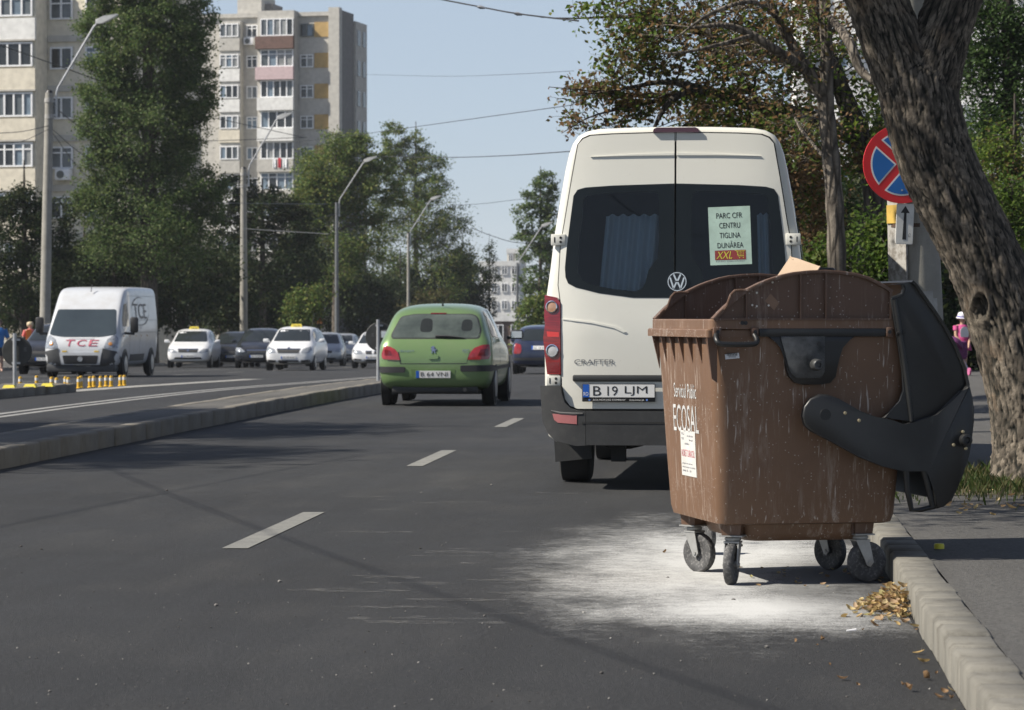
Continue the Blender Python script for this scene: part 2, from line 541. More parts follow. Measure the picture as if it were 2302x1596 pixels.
# white powder spilled round the bin
k = NT('white_powder')
def ell(cx, cy, rx, ry):
    v = k.n('VectorMath', operation='LENGTH'); k.l(k.mapped((1 / rx, 1 / ry, 0), loc=(-cx / rx, -cy / ry, 0)), v.inputs[0]); return v.outputs['Value']
d = k.math('MINIMUM', ell(-0.1, 15.7, 1.08, 3.9), ell(0.1, 13.25, 0.95, 1.25))
ns = k.noise(1.9, 7, 0.66, vec=k.mapped((1.0, 0.5, 1)))
f2 = k.noise(140, 3, 0.75)
f3 = k.noise(11.0, 6, 0.72, vec=k.mapped((0.8, 0.9, 1)))
dens = k.math('ADD', k.math('SUBTRACT', 1.0, d), k.math('MULTIPLY', k.math('SUBTRACT', ns, 0.5), 0.95))
dens = k.math('ADD', dens, k.math('MULTIPLY', k.math('SUBTRACT', f3, 0.5), 0.7))
dens = k.math('ADD', dens, k.math('MULTIPLY', k.math('SUBTRACT', f2, 0.5), 1.1))
fac = k.ramp(dens, [(0.0, 0.0), (0.22, 0.18), (0.5, 0.55), (0.85, 0.88)])
edge = k.ramp(k.math('MULTIPLY', d, 0.5), [(0.55, 1.0), (0.78, 0.0)])
under = k.ramp(k.math('MULTIPLY', ell(0.48, 14.6, 0.42, 1.5), 0.5), [(0.3, 0.45), (0.62, 1.0)])
fac = k.math('MULTIPLY', k.math('MULTIPLY', fac, edge), under)
k.set(**{'Base Color': k.mix(f2, (0.42, 0.425, 0.42), (0.60, 0.605, 0.595)), 'Roughness': 1.0, 'Specular IOR Level': 0.0, 'Alpha': fac})
b = MB(); b.grid(lambda u, v: (-2.4 + u * 3.13, 11.2 + v * 11.0, 0.0045), 12, 30)
tag(b.build('white_powder', k.m, smooth=0), 'white powder spilled over the asphalt around the brown bin', 'powder', kind='stuff')

# faint pale scuffs on the asphalt in front of the van
k = NT('pale_scuff')
k.set(**{'Base Color': (0.40, 0.395, 0.37), 'Roughness': 1.0, 'Alpha': k.ramp(k.noise(9, 5, 0.75, vec=k.mapped((0.8, 5.0, 1))), [(0.5, 0.0), (0.75, 0.45)])})
rg = random.Random(5); b = MB()
for i in range(46):
    px = rg.uniform(760, 1500); py = rg.uniform(1095, 1420)
    d = FPX * EYE / (py - HOR); p = at(px, d)
    L = rg.uniform(.05, .34); wd = rg.uniform(.03, .10)
    n = 7
    vs = [(p.x + L * math.cos(2 * math.pi * q / n) * rg.uniform(.7, 1.1), p.y + wd * math.sin(2 * math.pi * q / n) * rg.uniform(.6, 1.2), 0.0048 + i * 2e-5) for q in range(n)]
    b.add(vs, [tuple(range(n))])
tag(b.build('chalk_scuffs', k.m, smooth=0), 'pale chalky scuffs on the dark asphalt by the powder', 'scuff marks', kind='stuff')

# ------------------------------------------------------------------ buildings
M_PANEL = concrete('grey_panel', (0.50, 0.485, 0.445), (0.2, 0.19, 0.18), 0.5)
M_BEIGE = concrete('beige_panel', (0.68, 0.63, 0.52), (0.50, 0.46, 0.38), 0.4)
M_OCHRE = concrete('ochre_panel', (0.46, 0.32, 0.14), (0.26, 0.18, 0.09), 0.4)
M_WHITEW = concrete('white_render', (0.74, 0.74, 0.72), (0.42, 0.42, 0.40), 0.4)
M_SHADEPANEL = concrete('shaded_dark_panel', (0.20, 0.195, 0.19), (0.14, 0.14, 0.135), 0.4)
M_PINK = mat('pink_cladding', (0.52, 0.40, 0.41), 0.7)
M_BROWNP = mat('brown_cladding', (0.13, 0.075, 0.06), 0.7, var=.3)
M_FRAME = mat('white_frame', (0.78, 0.79, 0.80), 0.5)
M_FRAMED = mat('dark_frame', (0.12, 0.13, 0.12), 0.5)
M_PANE = [glass_dark('pane_dark', (0.02, 0.022, 0.024)), mat('pane_curtain', (0.24, 0.25, 0.25), 0.15, var=.3, scale=1.2),
          mat('pane_grey', (0.10, 0.115, 0.125), 0.12, var=.4, scale=.8), mat('pane_blue', (0.16, 0.21, 0.26), 0.15, var=.3, scale=1)]
brg = random.Random(77)
def window(parent, x0, x1, z0, z1, y, n=3, fm=None, pm=None, t=0.09):
    b = MB(); fm = fm or M_FRAME
    for x in (x0 + t / 2, x1 - t / 2): b.box((x, y - .03, (z0 + z1) / 2), (t, .12, z1 - z0))
    for z in (z0 + t / 2, z1 - t / 2): b.box(((x0 + x1) / 2, y - .026, z), (x1 - x0 - 2 * t, .11, t))
    for i in range(1, n): b.box((x0 + (x1 - x0) * i / n, y - .028, (z0 + z1) / 2), (t * 1.1, .115, z1 - z0 - 2 * t))
    if brg.random() < .6 and n > 1: b.box(((x0 + x1) / 2, y - .024, z0 + (z1 - z0) * .72), (x1 - x0 - 2 * t, .10, t * .8))
    f = b.build('window', fm, parent, smooth=0)
    for i in range(n):
        a0 = x0 + (x1 - x0) * i / n + t / 2; a1 = x0 + (x1 - x0) * (i + 1) / n - t / 2
        c = MB(); c.box(((a0 + a1) / 2, y, (z0 + z1) / 2), (a1 - a0, .03, z1 - z0 - t))
        c.build('pane', pm or brg.choice(M_PANE), f, smooth=0)
    return f
def slab(parent, name, x0, x1, y0, y1, z0, z1, m):
    b = MB(); b.box(((x0 + x1) / 2, (y0 + y1) / 2, (z0 + z1) / 2), (x1 - x0, y1 - y0, z1 - z0))
    return b.build(name, m, parent, smooth=0)

# block with the ochre panels, behind the poplar
def block_far():
    D = 263.0; S = FPX / D
    root = empty('apartment_block', 'grey ten storey apartment block with ochre panels, behind the tall poplar', 'building', at(750, D, gz(263)), -R(9))
    zof = lambda py: EYE + (HOR - py) / S - gz(263)
    xo = lambda px: (px - 750) / S
    slab(root, 'wall', xo(380), xo(762), 0, 4.3, 0, zof(29), M_PANEL)
    slab(root, 'side_wall', xo(762) - .3, xo(763) + .05, .6, 4.4, 0, zof(22), M_SHADEPANEL)  # flank away from the sun, its shade put into the darker panel colour
    slab(root, 'side_wall', xo(762) - 2, xo(763) + .25, 4.4, 8, 0, zof(38), M_PANEL)
    slab(root, 'pilaster', xo(741), xo(763) + .12, -.35, .55, 0, zof(18), M_PANEL)
    slab(root, 'parapet', xo(380), xo(741), -.25, -.003, zof(36), zof(27), M_PANEL)
    slab(root, 'roof_block', xo(515), xo(572), 1, 5, zof(29), zof(-16), M_PANEL)
    slab(root, 'roof_block', xo(572), xo(590), 2, 5, zof(29), zof(0), M_SHADEPANEL)
    slab(root, 'balcony_bay', xo(582), xo(668), -1.3, -.004, 0, zof(25), M_PANEL)
    slab(root, 'balcony_bay', xo(488), xo(538), -.9, -.004, 0, zof(45), M_PANEL)
    P = 69.0
    par = [M_BROWNP, M_PINK, M_WHITEW, M_WHITEW, M_PANEL, M_PANEL, M_PANEL, M_PANEL, M_PANEL]
    for f in range(9):
        y = P * f
        if f < 8:
            window(root, xo(490), xo(534), zof(81 + y), zof(51 + y), -.93, 3)
            slab(root, 'parapet', xo(488), xo(537), -1.02, -.903, zof(112 + y), zof(84 + y), [M_PANEL, M_WHITEW, M_WHITEW, M_BEIGE][f % 4])
        window(root, xo(546), xo(572), zof(81 + y), zof(53 + y), -.05, 2, pm=M_PANE[0] if f == 0 else None)
        window(root, xo(590), xo(667), zof(82 + y), zof(43 + y), -1.36, 4 if f % 2 else 5)
        slab(root, 'parapet', xo(584) - (.15 if f < 2 else 0), xo(669), -1.75, -1.304, zof(111 + y), zof(83 + y), par[f])
        if f < 7:
            window(root, xo(673), xo(704), zof(82 + y), zof(53 + y), -.05, 2, fm=M_FRAMED if f == 0 else None)
            slab(root, 'coloured_panel', xo(706), xo(741), -.09, -.004, zof(83 + y), zof(50 + y), M_OCHRE)
        for yy in (3.5, 7.0):
            pass
    for f in range(8):
        for yy in (5.3, 7.0):
            b = MB(); b.box((xo(763) + .26, yy, zof(75 + P * f)), (.1, .9, 1.4))
            b.build('window', M_PANE[2], root, smooth=0)
    ac = MB(); ac.box((xo(554), -.3, zof(90)), (.9, .5, .65), bev=.04)
    ac = ac.build('air_conditioner', M_FRAME, root)
    g = MB(); g.lathe([(.24, 0), (.24, .02)], (xo(554) - .1, -.551, zof(90)), (0, -1, 0), 14); g.build('fan_grille', M_FRAMED, ac)
    for px, wd, m in ((622, 7, M_FRAME), (634, 7, mat('red_laundry', (0.5, .03, .05), .8)), (645, 10, M_FRAME)):
        b = MB(); b.grid(lambda u, v: (xo(px) + u * wd / S, -1.8 - .04 * math.sin(u * 9) * (1 - v), zof(378) + v * .85), 8, 5)
        b.build('laundry', m, root)
block_far()

def block_near():
    D = 164.0; S = FPX / D; g0 = gz(164)
    root = empty('apartment_block', 'beige apartment block with white glazed balconies at the left edge', 'building', at(105, D, g0), -R(9))
    zof = lambda py: EYE + (HOR - py) / S - g0
    xo = lambda px: (px - 105) / S
    slab(root, 'wall', xo(-220), xo(300), 0, 12, 0, zof(-60), M_BEIGE)
    slab(root, 'balcony_bay', xo(-90), xo(109), -1.7, -.004, 0, zof(-60), M_BEIGE)
    P = 111.5
    for f in range(-1, 6):
        y = P * f
        a0, a1 = (2, 103) if f == 0 else (14, 103)
        window(root, xo(a0), xo(a1), zof(44 + y), zof(-10 + y), -1.78, 4 if f == 0 else 3 if f == 1 else 4)
        window(root, xo(-80), xo(-12), zof(44 + y), zof(-10 + y), -1.78, 3)
        if f: slab(root, 'coloured_panel', xo(-12), xo(a0) - .02, -1.76, -1.704, zof(46 + y), zof(-12 + y), M_OCHRE)
        slab(root, 'parapet', xo(-85), xo(110), -1.9, -1.704, zof(95 + y), zof(48 + y), M_WHITEW if f == 0 else M_BEIGE)
        slab(root, 'ledge', xo(-88), xo(111), -1.95, -1.706, zof(99 + y), zof(95.5 + y), M_PANEL)
        window(root, xo(116), xo(170), zof(46 + y), zof(-4 + y), -.06, 2, pm=M_PANE[0] if f == 1 else M_PANE[2])
        window(root, xo(200), xo(250), zof(46 + y), zof(-4 + y), -.06, 2)
        slab(root, 'band', xo(111), xo(290), -.14, -.004, zof(96 + y), zof(82 + y), M_PANEL)
    b = MB(); b.box((xo(152), -.35, zof(394)), (.85, .5, .6), bev=.04); ac = b.build('air_conditioner', M_FRAME, root)
    g = MB(); g.lathe([(.22, 0), (.22, .02)], (xo(152) - .1, -.601, zof(394)), (0, -1, 0), 14); g.build('fan_grille', M_FRAMED, ac)
block_near()

def plain_block(name, label, px0, px1, top, D, m, floors, cols, px_off=0, depth=10, wm=None):
    S = FPX / D; g0 = gz(D)
    root = empty(name, label, 'building', at((px0 + px1) / 2, D, g0))
    w2 = (px1 - px0) / 2 / S; h = EYE + (HOR - top) / S - g0
    slab(root, 'wall', -w2, w2, 0, depth, 0, h, m)
    slab(root, 'parapet', -w2 - .1, w2 + .1, -.15, -.004, h - .5, h + .2, M_WHITEW)
    fh = h / floors
    for i in range(floors):
        for j in range(cols):
            cx = -w2 + (j + .5) * 2 * w2 / cols
            ww = min(.9, w2 / cols * .6)
            window(root, cx - ww, cx + ww, fh * i + .3 * fh, fh * i + .8 * fh, -.05, 2, pm=wm)
    return root, w2, h
plain_block('apartment_block', 'pale sunlit block closing the far end of the street', 1078, 1168, 590, 430, M_WHITEW, 5, 4)
plain_block('apartment_block', 'small stair tower block rising behind the pale far block', 1140, 1172, 562, 450, M_BEIGE, 6, 2)
plain_block('apartment_block', 'white apartment block glimpsed through the trees on the right', 1790, 2420, -260, 150, M_WHITEW, 7, 8, depth=14)
r0, w2, h = plain_block('low_building', 'low brown building under the pale far block', 1060, 1180, 712, 330, mat('brown_wall', (.085, .055, .045), .9, var=.3), 1, 3)
r1, w2, h = plain_block('kiosk', 'small dark kiosk with an orange awning under the left trees', 655, 745, 706, 205, mat('kiosk_wall', (.09, .09, .085), .8, var=.3), 1, 3)
b = MB(); b.prism([(0, 0), (-.9, -.35), (-.9, -.45), (0, -.12)], -1.2, .9, lambda a, c, t: (t, a - .16, h - .2 + c))
b.build('awning', mat('orange_awning', (.55, .2, .05), .7), r1)

# ------------------------------------------------------------------ trees
def bark(name, dark, light, sc=(14, 14, 2.2), bumpd=0.02):
    k = NT(name)
    v = k.n('TexVoronoi', feature='DISTANCE_TO_EDGE'); v.inputs['Scale'].default_value = 1.0
    wob = k.mix(0.12, k.mapped(sc), k.n('TexNoise').outputs[1], 'ADD')
    k.l(wob, v.inputs['Vector'])
    h = k.ramp(v.outputs['Distance'], [(0.0, 0), (0.25, 1)])
    n = k.noise(30, 5, 0.7)
    c = k.mix(h, dark, k.mix(k.ramp(n, [(.35, 0), (.65, 1)]), [q * .6 for q in light], light))
    k.set(**{'Base Color': c, 'Roughness': 0.95, 'Specular IOR Level': 0.2})
    k.bump(k.math('ADD', h, k.math('MULTIPLY', n, .5)), 0.8, bumpd)
    return k.m
M_BARK = bark('bark_grey', (.045, .038, .03), (.19, .165, .135))
M_BARKD = bark('bark_dark', (.03, .027, .022), (.11, .095, .08))

GREEN_POPLAR = leaf_mat('leaf_poplar', [(0.052, 0.096, 0.028), (0.079, 0.131, 0.035), (0.114, 0.166, 0.052), (0.175, 0.210, 0.096)], [(0.175, 0.149, 0.061), (0.123, 0.158, 0.052)], .25, (.55, .72), trans=.45)
GREEN_MID = leaf_mat('leaf_mid', [(0.058, 0.099, 0.023), (0.091, 0.148, 0.033), (0.132, 0.190, 0.046), (0.214, 0.231, 0.066)], [(0.148, 0.165, 0.049), (0.198, 0.181, 0.049)], .3, (.55, .75))
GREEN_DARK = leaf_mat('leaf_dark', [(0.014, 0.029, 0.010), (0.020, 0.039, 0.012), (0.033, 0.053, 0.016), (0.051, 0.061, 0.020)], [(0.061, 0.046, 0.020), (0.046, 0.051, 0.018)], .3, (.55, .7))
LEAF_SCORCH = leaf_mat('leaf_scorched', [(.075, .13, .02), (.11, .175, .028), (.18, .23, .04), (.05, .085, .018)],
                       [(.20, .115, .055), (.145, .085, .045), (.25, .155, .075), (.10, .065, .035)], .75, (.50, .64), trans=.5)
LEAF_BROWN = leaf_mat('leaf_brown', [(.21, .125, .06), (.15, .088, .045), (.26, .165, .085), (.105, .07, .04)], [(.06, .10, .018), (.09, .14, .025)], .9, (.50, .62), trans=.45)
LEAF_LIGHT = leaf_mat('leaf_light', [(.06, .11, .02), (.085, .14, .025), (.12, .17, .035)], [(.16, .10, .035), (.1, .09, .03)], .4, (.58, .7), trans=.5)

def leaf_arrays(rg, centers, size, asp=0.62, up=0.3):
    n = len(centers)
    nr = rg.normal(size=(n, 3)); nr[:, 2] = np.abs(nr[:, 2]) + up
    nr /= np.linalg.norm(nr, axis=1)[:, None]
    t = rg.normal(size=(n, 3)); t -= nr * (t * nr).sum(1)[:, None]; t /= np.linalg.norm(t, axis=1)[:, None]
    bb = np.cross(nr, t)
    s = (size * rg.uniform(.65, 1.25, n))[:, None] if not hasattr(size, '__len__') else size[:, None]
    v = np.empty((n, 4, 3))
    v[:, 0] = centers - t * s * .5; v[:, 1] = centers + bb * s * asp * .5 - t * s * .05 + nr * s * .08
    v[:, 2] = centers + t * s * .5; v[:, 3] = centers - bb * s * asp * .5 - t * s * .05 + nr * s * .08
    return v.reshape(-1, 3)

def leaf_object(verts, name, m, parent=None):
    n = len(verts) // 4
    me = bpy.data.meshes.new(name)
    me.from_pydata(verts.tolist(), [], np.arange(4 * n).reshape(n, 4).tolist())
    me.update()
    me.materials.append(m)
    o = bpy.data.objects.new(name, me); COL.objects.link(o)
    if parent: o.parent = parent
    return o

def tree(name, label, base, trunk, blobs, leaf, lm, bm_, seed, group=None, nside=9, twig=0.006, limb_r=0.35, limbs=(), cat='tree'):
    """trunk [(point, radius)] in world space; blobs [(centre, (rx,ry,rz), clumps, leaves per clump, clump size)]"""
    rg = np.random.default_rng(seed); base = Vector(base)
    root = empty(name, label, cat, base, group=group)
    b = MB()
    tp = smooth_path([tuple(Vector(p) - base) + (r,) for p, r in trunk], 5)
    jit = lambda q: Vector((q[0], q[1], q[2]))
    b.tube([jit(q) for q in tp], [q[3] * (1 + .06 * math.sin(i * 1.7 + seed)) for i, q in enumerate(tp)], n=nside + 3)
    skel = [(Vector(q[:3]), q[3]) for q in tp]
    for lb in limbs:
        lp = smooth_path([tuple(Vector(p) - base) + (r,) for p, r in lb], 5)
        b.tube([jit(q) for q in lp], [q[3] for q in lp], n=nside)
        skel += [(Vector(q[:3]), q[3]) for q in lp[2:]]
    L = []
    for c, rad, nc, nl, cs in blobs:
        c = Vector(c) - base
        for i in range(nc):
            u = rg.normal(size=3); u /= np.linalg.norm(u); r = rg.uniform(.15, 1) ** .45
            p = Vector((c.x + u[0] * rad[0] * r, c.y + u[1] * rad[1] * r, c.z + u[2] * rad[2] * r))
            best = min(skel, key=lambda q: (q[0] - p).length + max(0, q[0].z - p.z + .15 * (q[0] - p).length) * 1.5)
            s0, r0 = best
            mid = s0.lerp(p, .5) + Vector((rg.normal() * .08, rg.normal() * .08, .10)) * (p - s0).length
            mid2 = s0.lerp(p, .78) + Vector((rg.normal() * .06, rg.normal() * .06, .05)) * (p - s0).length
            rr = max(twig * 1.6, min(r0 * limb_r, .02 * (p - s0).length + twig))
            pts = [Vector(q) for q in smooth_path([tuple(s0), tuple(mid), tuple(mid2), tuple(p)], 3)]
            b.tube(pts, [rr * (1 - t / (len(pts) - 1)) + twig * (t / (len(pts) - 1)) for t in range(len(pts))], n=5, cap=False)
            if i % 2 == 0: skel += [(pts[len(pts) // 2], rr * .6)]
            n = max(3, int(nl * rg.uniform(.5, 1.4)))
            off = rg.normal(size=(n, 3)) * cs * np.array([1, 1, .7])
            L.append(off + np.array(p))
            for q in range(2):
                e = p + Vector(off[q % n] * 1.2)
                b.tube([pts[-3], p.lerp(e, .4) + Vector((0, 0, .05 * cs)), e], [twig, twig * .7, twig * .45], n=4, cap=False)
            k = max(1, n // 5)
            tt = rg.uniform(.55, 1, k)
            ps = np.array([pts[min(len(pts) - 1, int(a * len(pts)))] for a in tt]) + rg.normal(size=(k, 3)) * cs * .4
            L.append(ps)
    b.build('trunk', bm_, root, smooth=60)
    leaf_object(leaf_arrays(rg, np.concatenate(L), leaf), 'crown', lm, root)
    return root

def px_tree(name, label, px, d, h_top, blobs_px, leaf, lm, bm_, seed, r=0.2, group=None, base_z=None, **kw):
    """free-standing tree given by the column of its trunk; blobs_px [(px,py,rx,ry,clumps,leaves)] in picture units at distance d"""
    s = FPX / d; z0 = gz(d) + .1 if base_z is None else base_z
    base = at(px, d, z0)
    lean = kw.pop('lean', 0)
    tr = [(base + Vector((0, 0, -.3)), r * 1.25), (at(px + lean * .3, d, z0 + (h_top - z0) * .35), r * .85), (at(px + lean * .7, d, z0 + (h_top - z0) * .7), r * .5), (at(px + lean, d, h_top), r * .12)]
    bl = []
    for q in blobs_px:
        x, y, rx, ry, nc, nl = q[:6]
        dd = q[6] if len(q) > 6 else 0
        bl.append((pt(x, y, d + dd), (rx / s, rx / s * .9, ry / s), nc, nl, kw.get('cs', max(.22, rx / s * .135))))
    kw.pop('cs', None)
    return tree(name, label, base, tr, bl, leaf, lm, bm_, seed, group, **kw)

# the tall poplar and the trees along the far side of the street
px_tree('poplar_tree', 'tall dense poplar between the two apartment blocks', 335, 130, 27,
        [(330, -120, 120, 110, 100, 117), (250, 60, 80, 130, 112, 117), (400, 50, 85, 140, 118, 117), (330, 120, 110, 120, 112, 117), (245, 240, 75, 120, 100, 117), (425, 210, 62, 140, 100, 117),
         (330, 300, 120, 130, 125, 117), (250, 440, 90, 120, 100, 117), (420, 430, 90, 110, 100, 117), (335, 520, 150, 110, 125, 117)],
        .135, GREEN_POPLAR, M_BARK, 21, r=.35, limbs=())
px_tree('round_tree', 'bushy green tree in front of the grey apartment block', 755, 200, 13.6,
        [(755, 400, 95, 100, 112, 101), (800, 350, 60, 60, 50, 87), (715, 440, 75, 80, 75, 87), (850, 430, 60, 90, 56, 87), (760, 540, 110, 110, 112, 87)],
        .185, GREEN_MID, M_BARK, 22, r=.25)
px_tree('poplar_tree', 'tall loose poplar standing free against the open sky', 935, 245, 17.4,
        [(885, 322, 34, 56, 50, 58), (930, 345, 36, 50, 44, 52), (955, 400, 58, 66, 74, 60), (865, 410, 50, 85, 60, 58), (960, 480, 88, 80, 90, 66), (1005, 545, 70, 66, 70, 64), (1035, 600, 40, 44, 36, 50), (905, 520, 85, 100, 80, 64), (965, 620, 112, 80, 100, 78)],
        .185, GREEN_MID, M_BARK, 23, r=.25)
px_tree('slender_tree', 'thin dark sapling at the end of the left tree row', 1100, 250, 8.4,
        [(1100, 570, 13, 36, 12, 30), (1098, 630, 28, 40, 22, 34), (1085, 690, 34, 46, 24, 36)], .2, GREEN_DARK, M_BARKD, 24, r=.1)
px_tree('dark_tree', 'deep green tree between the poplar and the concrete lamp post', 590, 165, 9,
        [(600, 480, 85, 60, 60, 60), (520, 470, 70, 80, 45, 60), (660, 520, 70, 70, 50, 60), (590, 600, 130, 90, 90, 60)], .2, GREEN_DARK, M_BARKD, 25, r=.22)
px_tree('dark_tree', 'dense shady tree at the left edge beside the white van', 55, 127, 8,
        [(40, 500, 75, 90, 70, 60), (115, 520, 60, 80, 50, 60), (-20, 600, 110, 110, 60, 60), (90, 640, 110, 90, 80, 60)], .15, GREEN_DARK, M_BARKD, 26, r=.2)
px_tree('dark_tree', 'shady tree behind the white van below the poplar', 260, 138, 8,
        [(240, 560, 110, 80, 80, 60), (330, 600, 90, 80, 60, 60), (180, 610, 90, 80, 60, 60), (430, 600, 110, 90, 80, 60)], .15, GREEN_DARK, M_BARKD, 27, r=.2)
# the low leafy row that closes the view under the big crowns
base_row = None
spots = [(70, 150), (190, 148), (300, 152), (410, 150), (500, 158), (590, 175), (670, 182), (740, 205), (820, 215), (900, 240), (970, 246), (1040, 250), (440, 185), (560, 205), (860, 250)]
for i, (px, d) in enumerate(spots):
    lab = 'low shady street tree in the dark row behind the parked cars'
    if base_row is None:
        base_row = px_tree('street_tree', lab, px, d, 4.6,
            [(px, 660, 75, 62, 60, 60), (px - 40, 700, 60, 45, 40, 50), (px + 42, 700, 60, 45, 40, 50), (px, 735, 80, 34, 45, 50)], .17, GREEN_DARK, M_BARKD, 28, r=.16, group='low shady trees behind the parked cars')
    else:
        c = copy_tree(base_row, at(px, d, gz(d) + .1), i * 1.3)
        c.scale = (1.1 + .1 * (i % 3),) * 2 + (1.25 + .12 * (i % 4) + (.25 if d > 180 else 0),)
px_tree('shrub', 'yellowish leafy shrub in front of the shady row, right of the concrete lamp post', 690, 150, 3.4,
        [(680, 690, 46, 46, 36, 44), (715, 670, 30, 30, 18, 40), (665, 725, 40, 28, 20, 40)], .17, GREEN_MID, M_BARKD, 29, r=.06, cat='shrub')
px_tree('shrub', 'olive leafy shrub under the loose poplar behind the green car', 945, 238, 3.2,
        [(945, 690, 55, 34, 36, 44), (985, 680, 34, 30, 18, 40), (900, 710, 40, 28, 20, 40)], .18, leaf_mat('leaf_olive', [(.07, .075, .02), (.09, .085, .025), (.06, .07, .02), (.11, .08, .03)], trans=.35), M_BARKD, 30, r=.06, cat='shrub')
px_tree('poplar_tree', 'slim poplar far down the street just left of the cream van', 1215, 215, 12.2,
        [(1222, 440, 30, 60, 40, 50), (1180, 490, 24, 60, 26, 50), (1240, 520, 40, 90, 46, 50), (1205, 600, 48, 90, 60, 50), (1210, 680, 50, 60, 50, 50)], .22, GREEN_POPLAR, M_BARK, 31, r=.2)
px_tree('shrub', 'green shrubs at the kerb beyond the navy car', 1205, 150, 3.0,
        [(1185, 720, 30, 50, 30, 40), (1225, 700, 36, 56, 34, 40), (1180, 775, 24, 30, 20, 40)], .17, GREEN_MID, M_BARKD, 32, r=.05, cat='shrub')
# broad trees just outside the left edge: the shade across the median
for yy, lab in ((22.5, 'broad tree outside the left edge of the picture, nearer one'), (29.0, 'broad tree outside the left edge of the picture, farther one')):
    p_ = Vector((-26.5, yy, .1))
    tree('broad_tree', lab, p_, [(p_ - Vector((0, 0, .3)), .4), (p_ + Vector((.4, 0, 5)), .3), (p_ + Vector((1.8, 0, 10)), .2), (p_ + Vector((3.8, 0, 15)), .06)],
         [(p_ + Vector((3.8, .3, 14)), (3.3, 3.6, 3.0), 130, 70, .5)], .26, GREEN_POPLAR, M_BARK, 33 + int(yy))
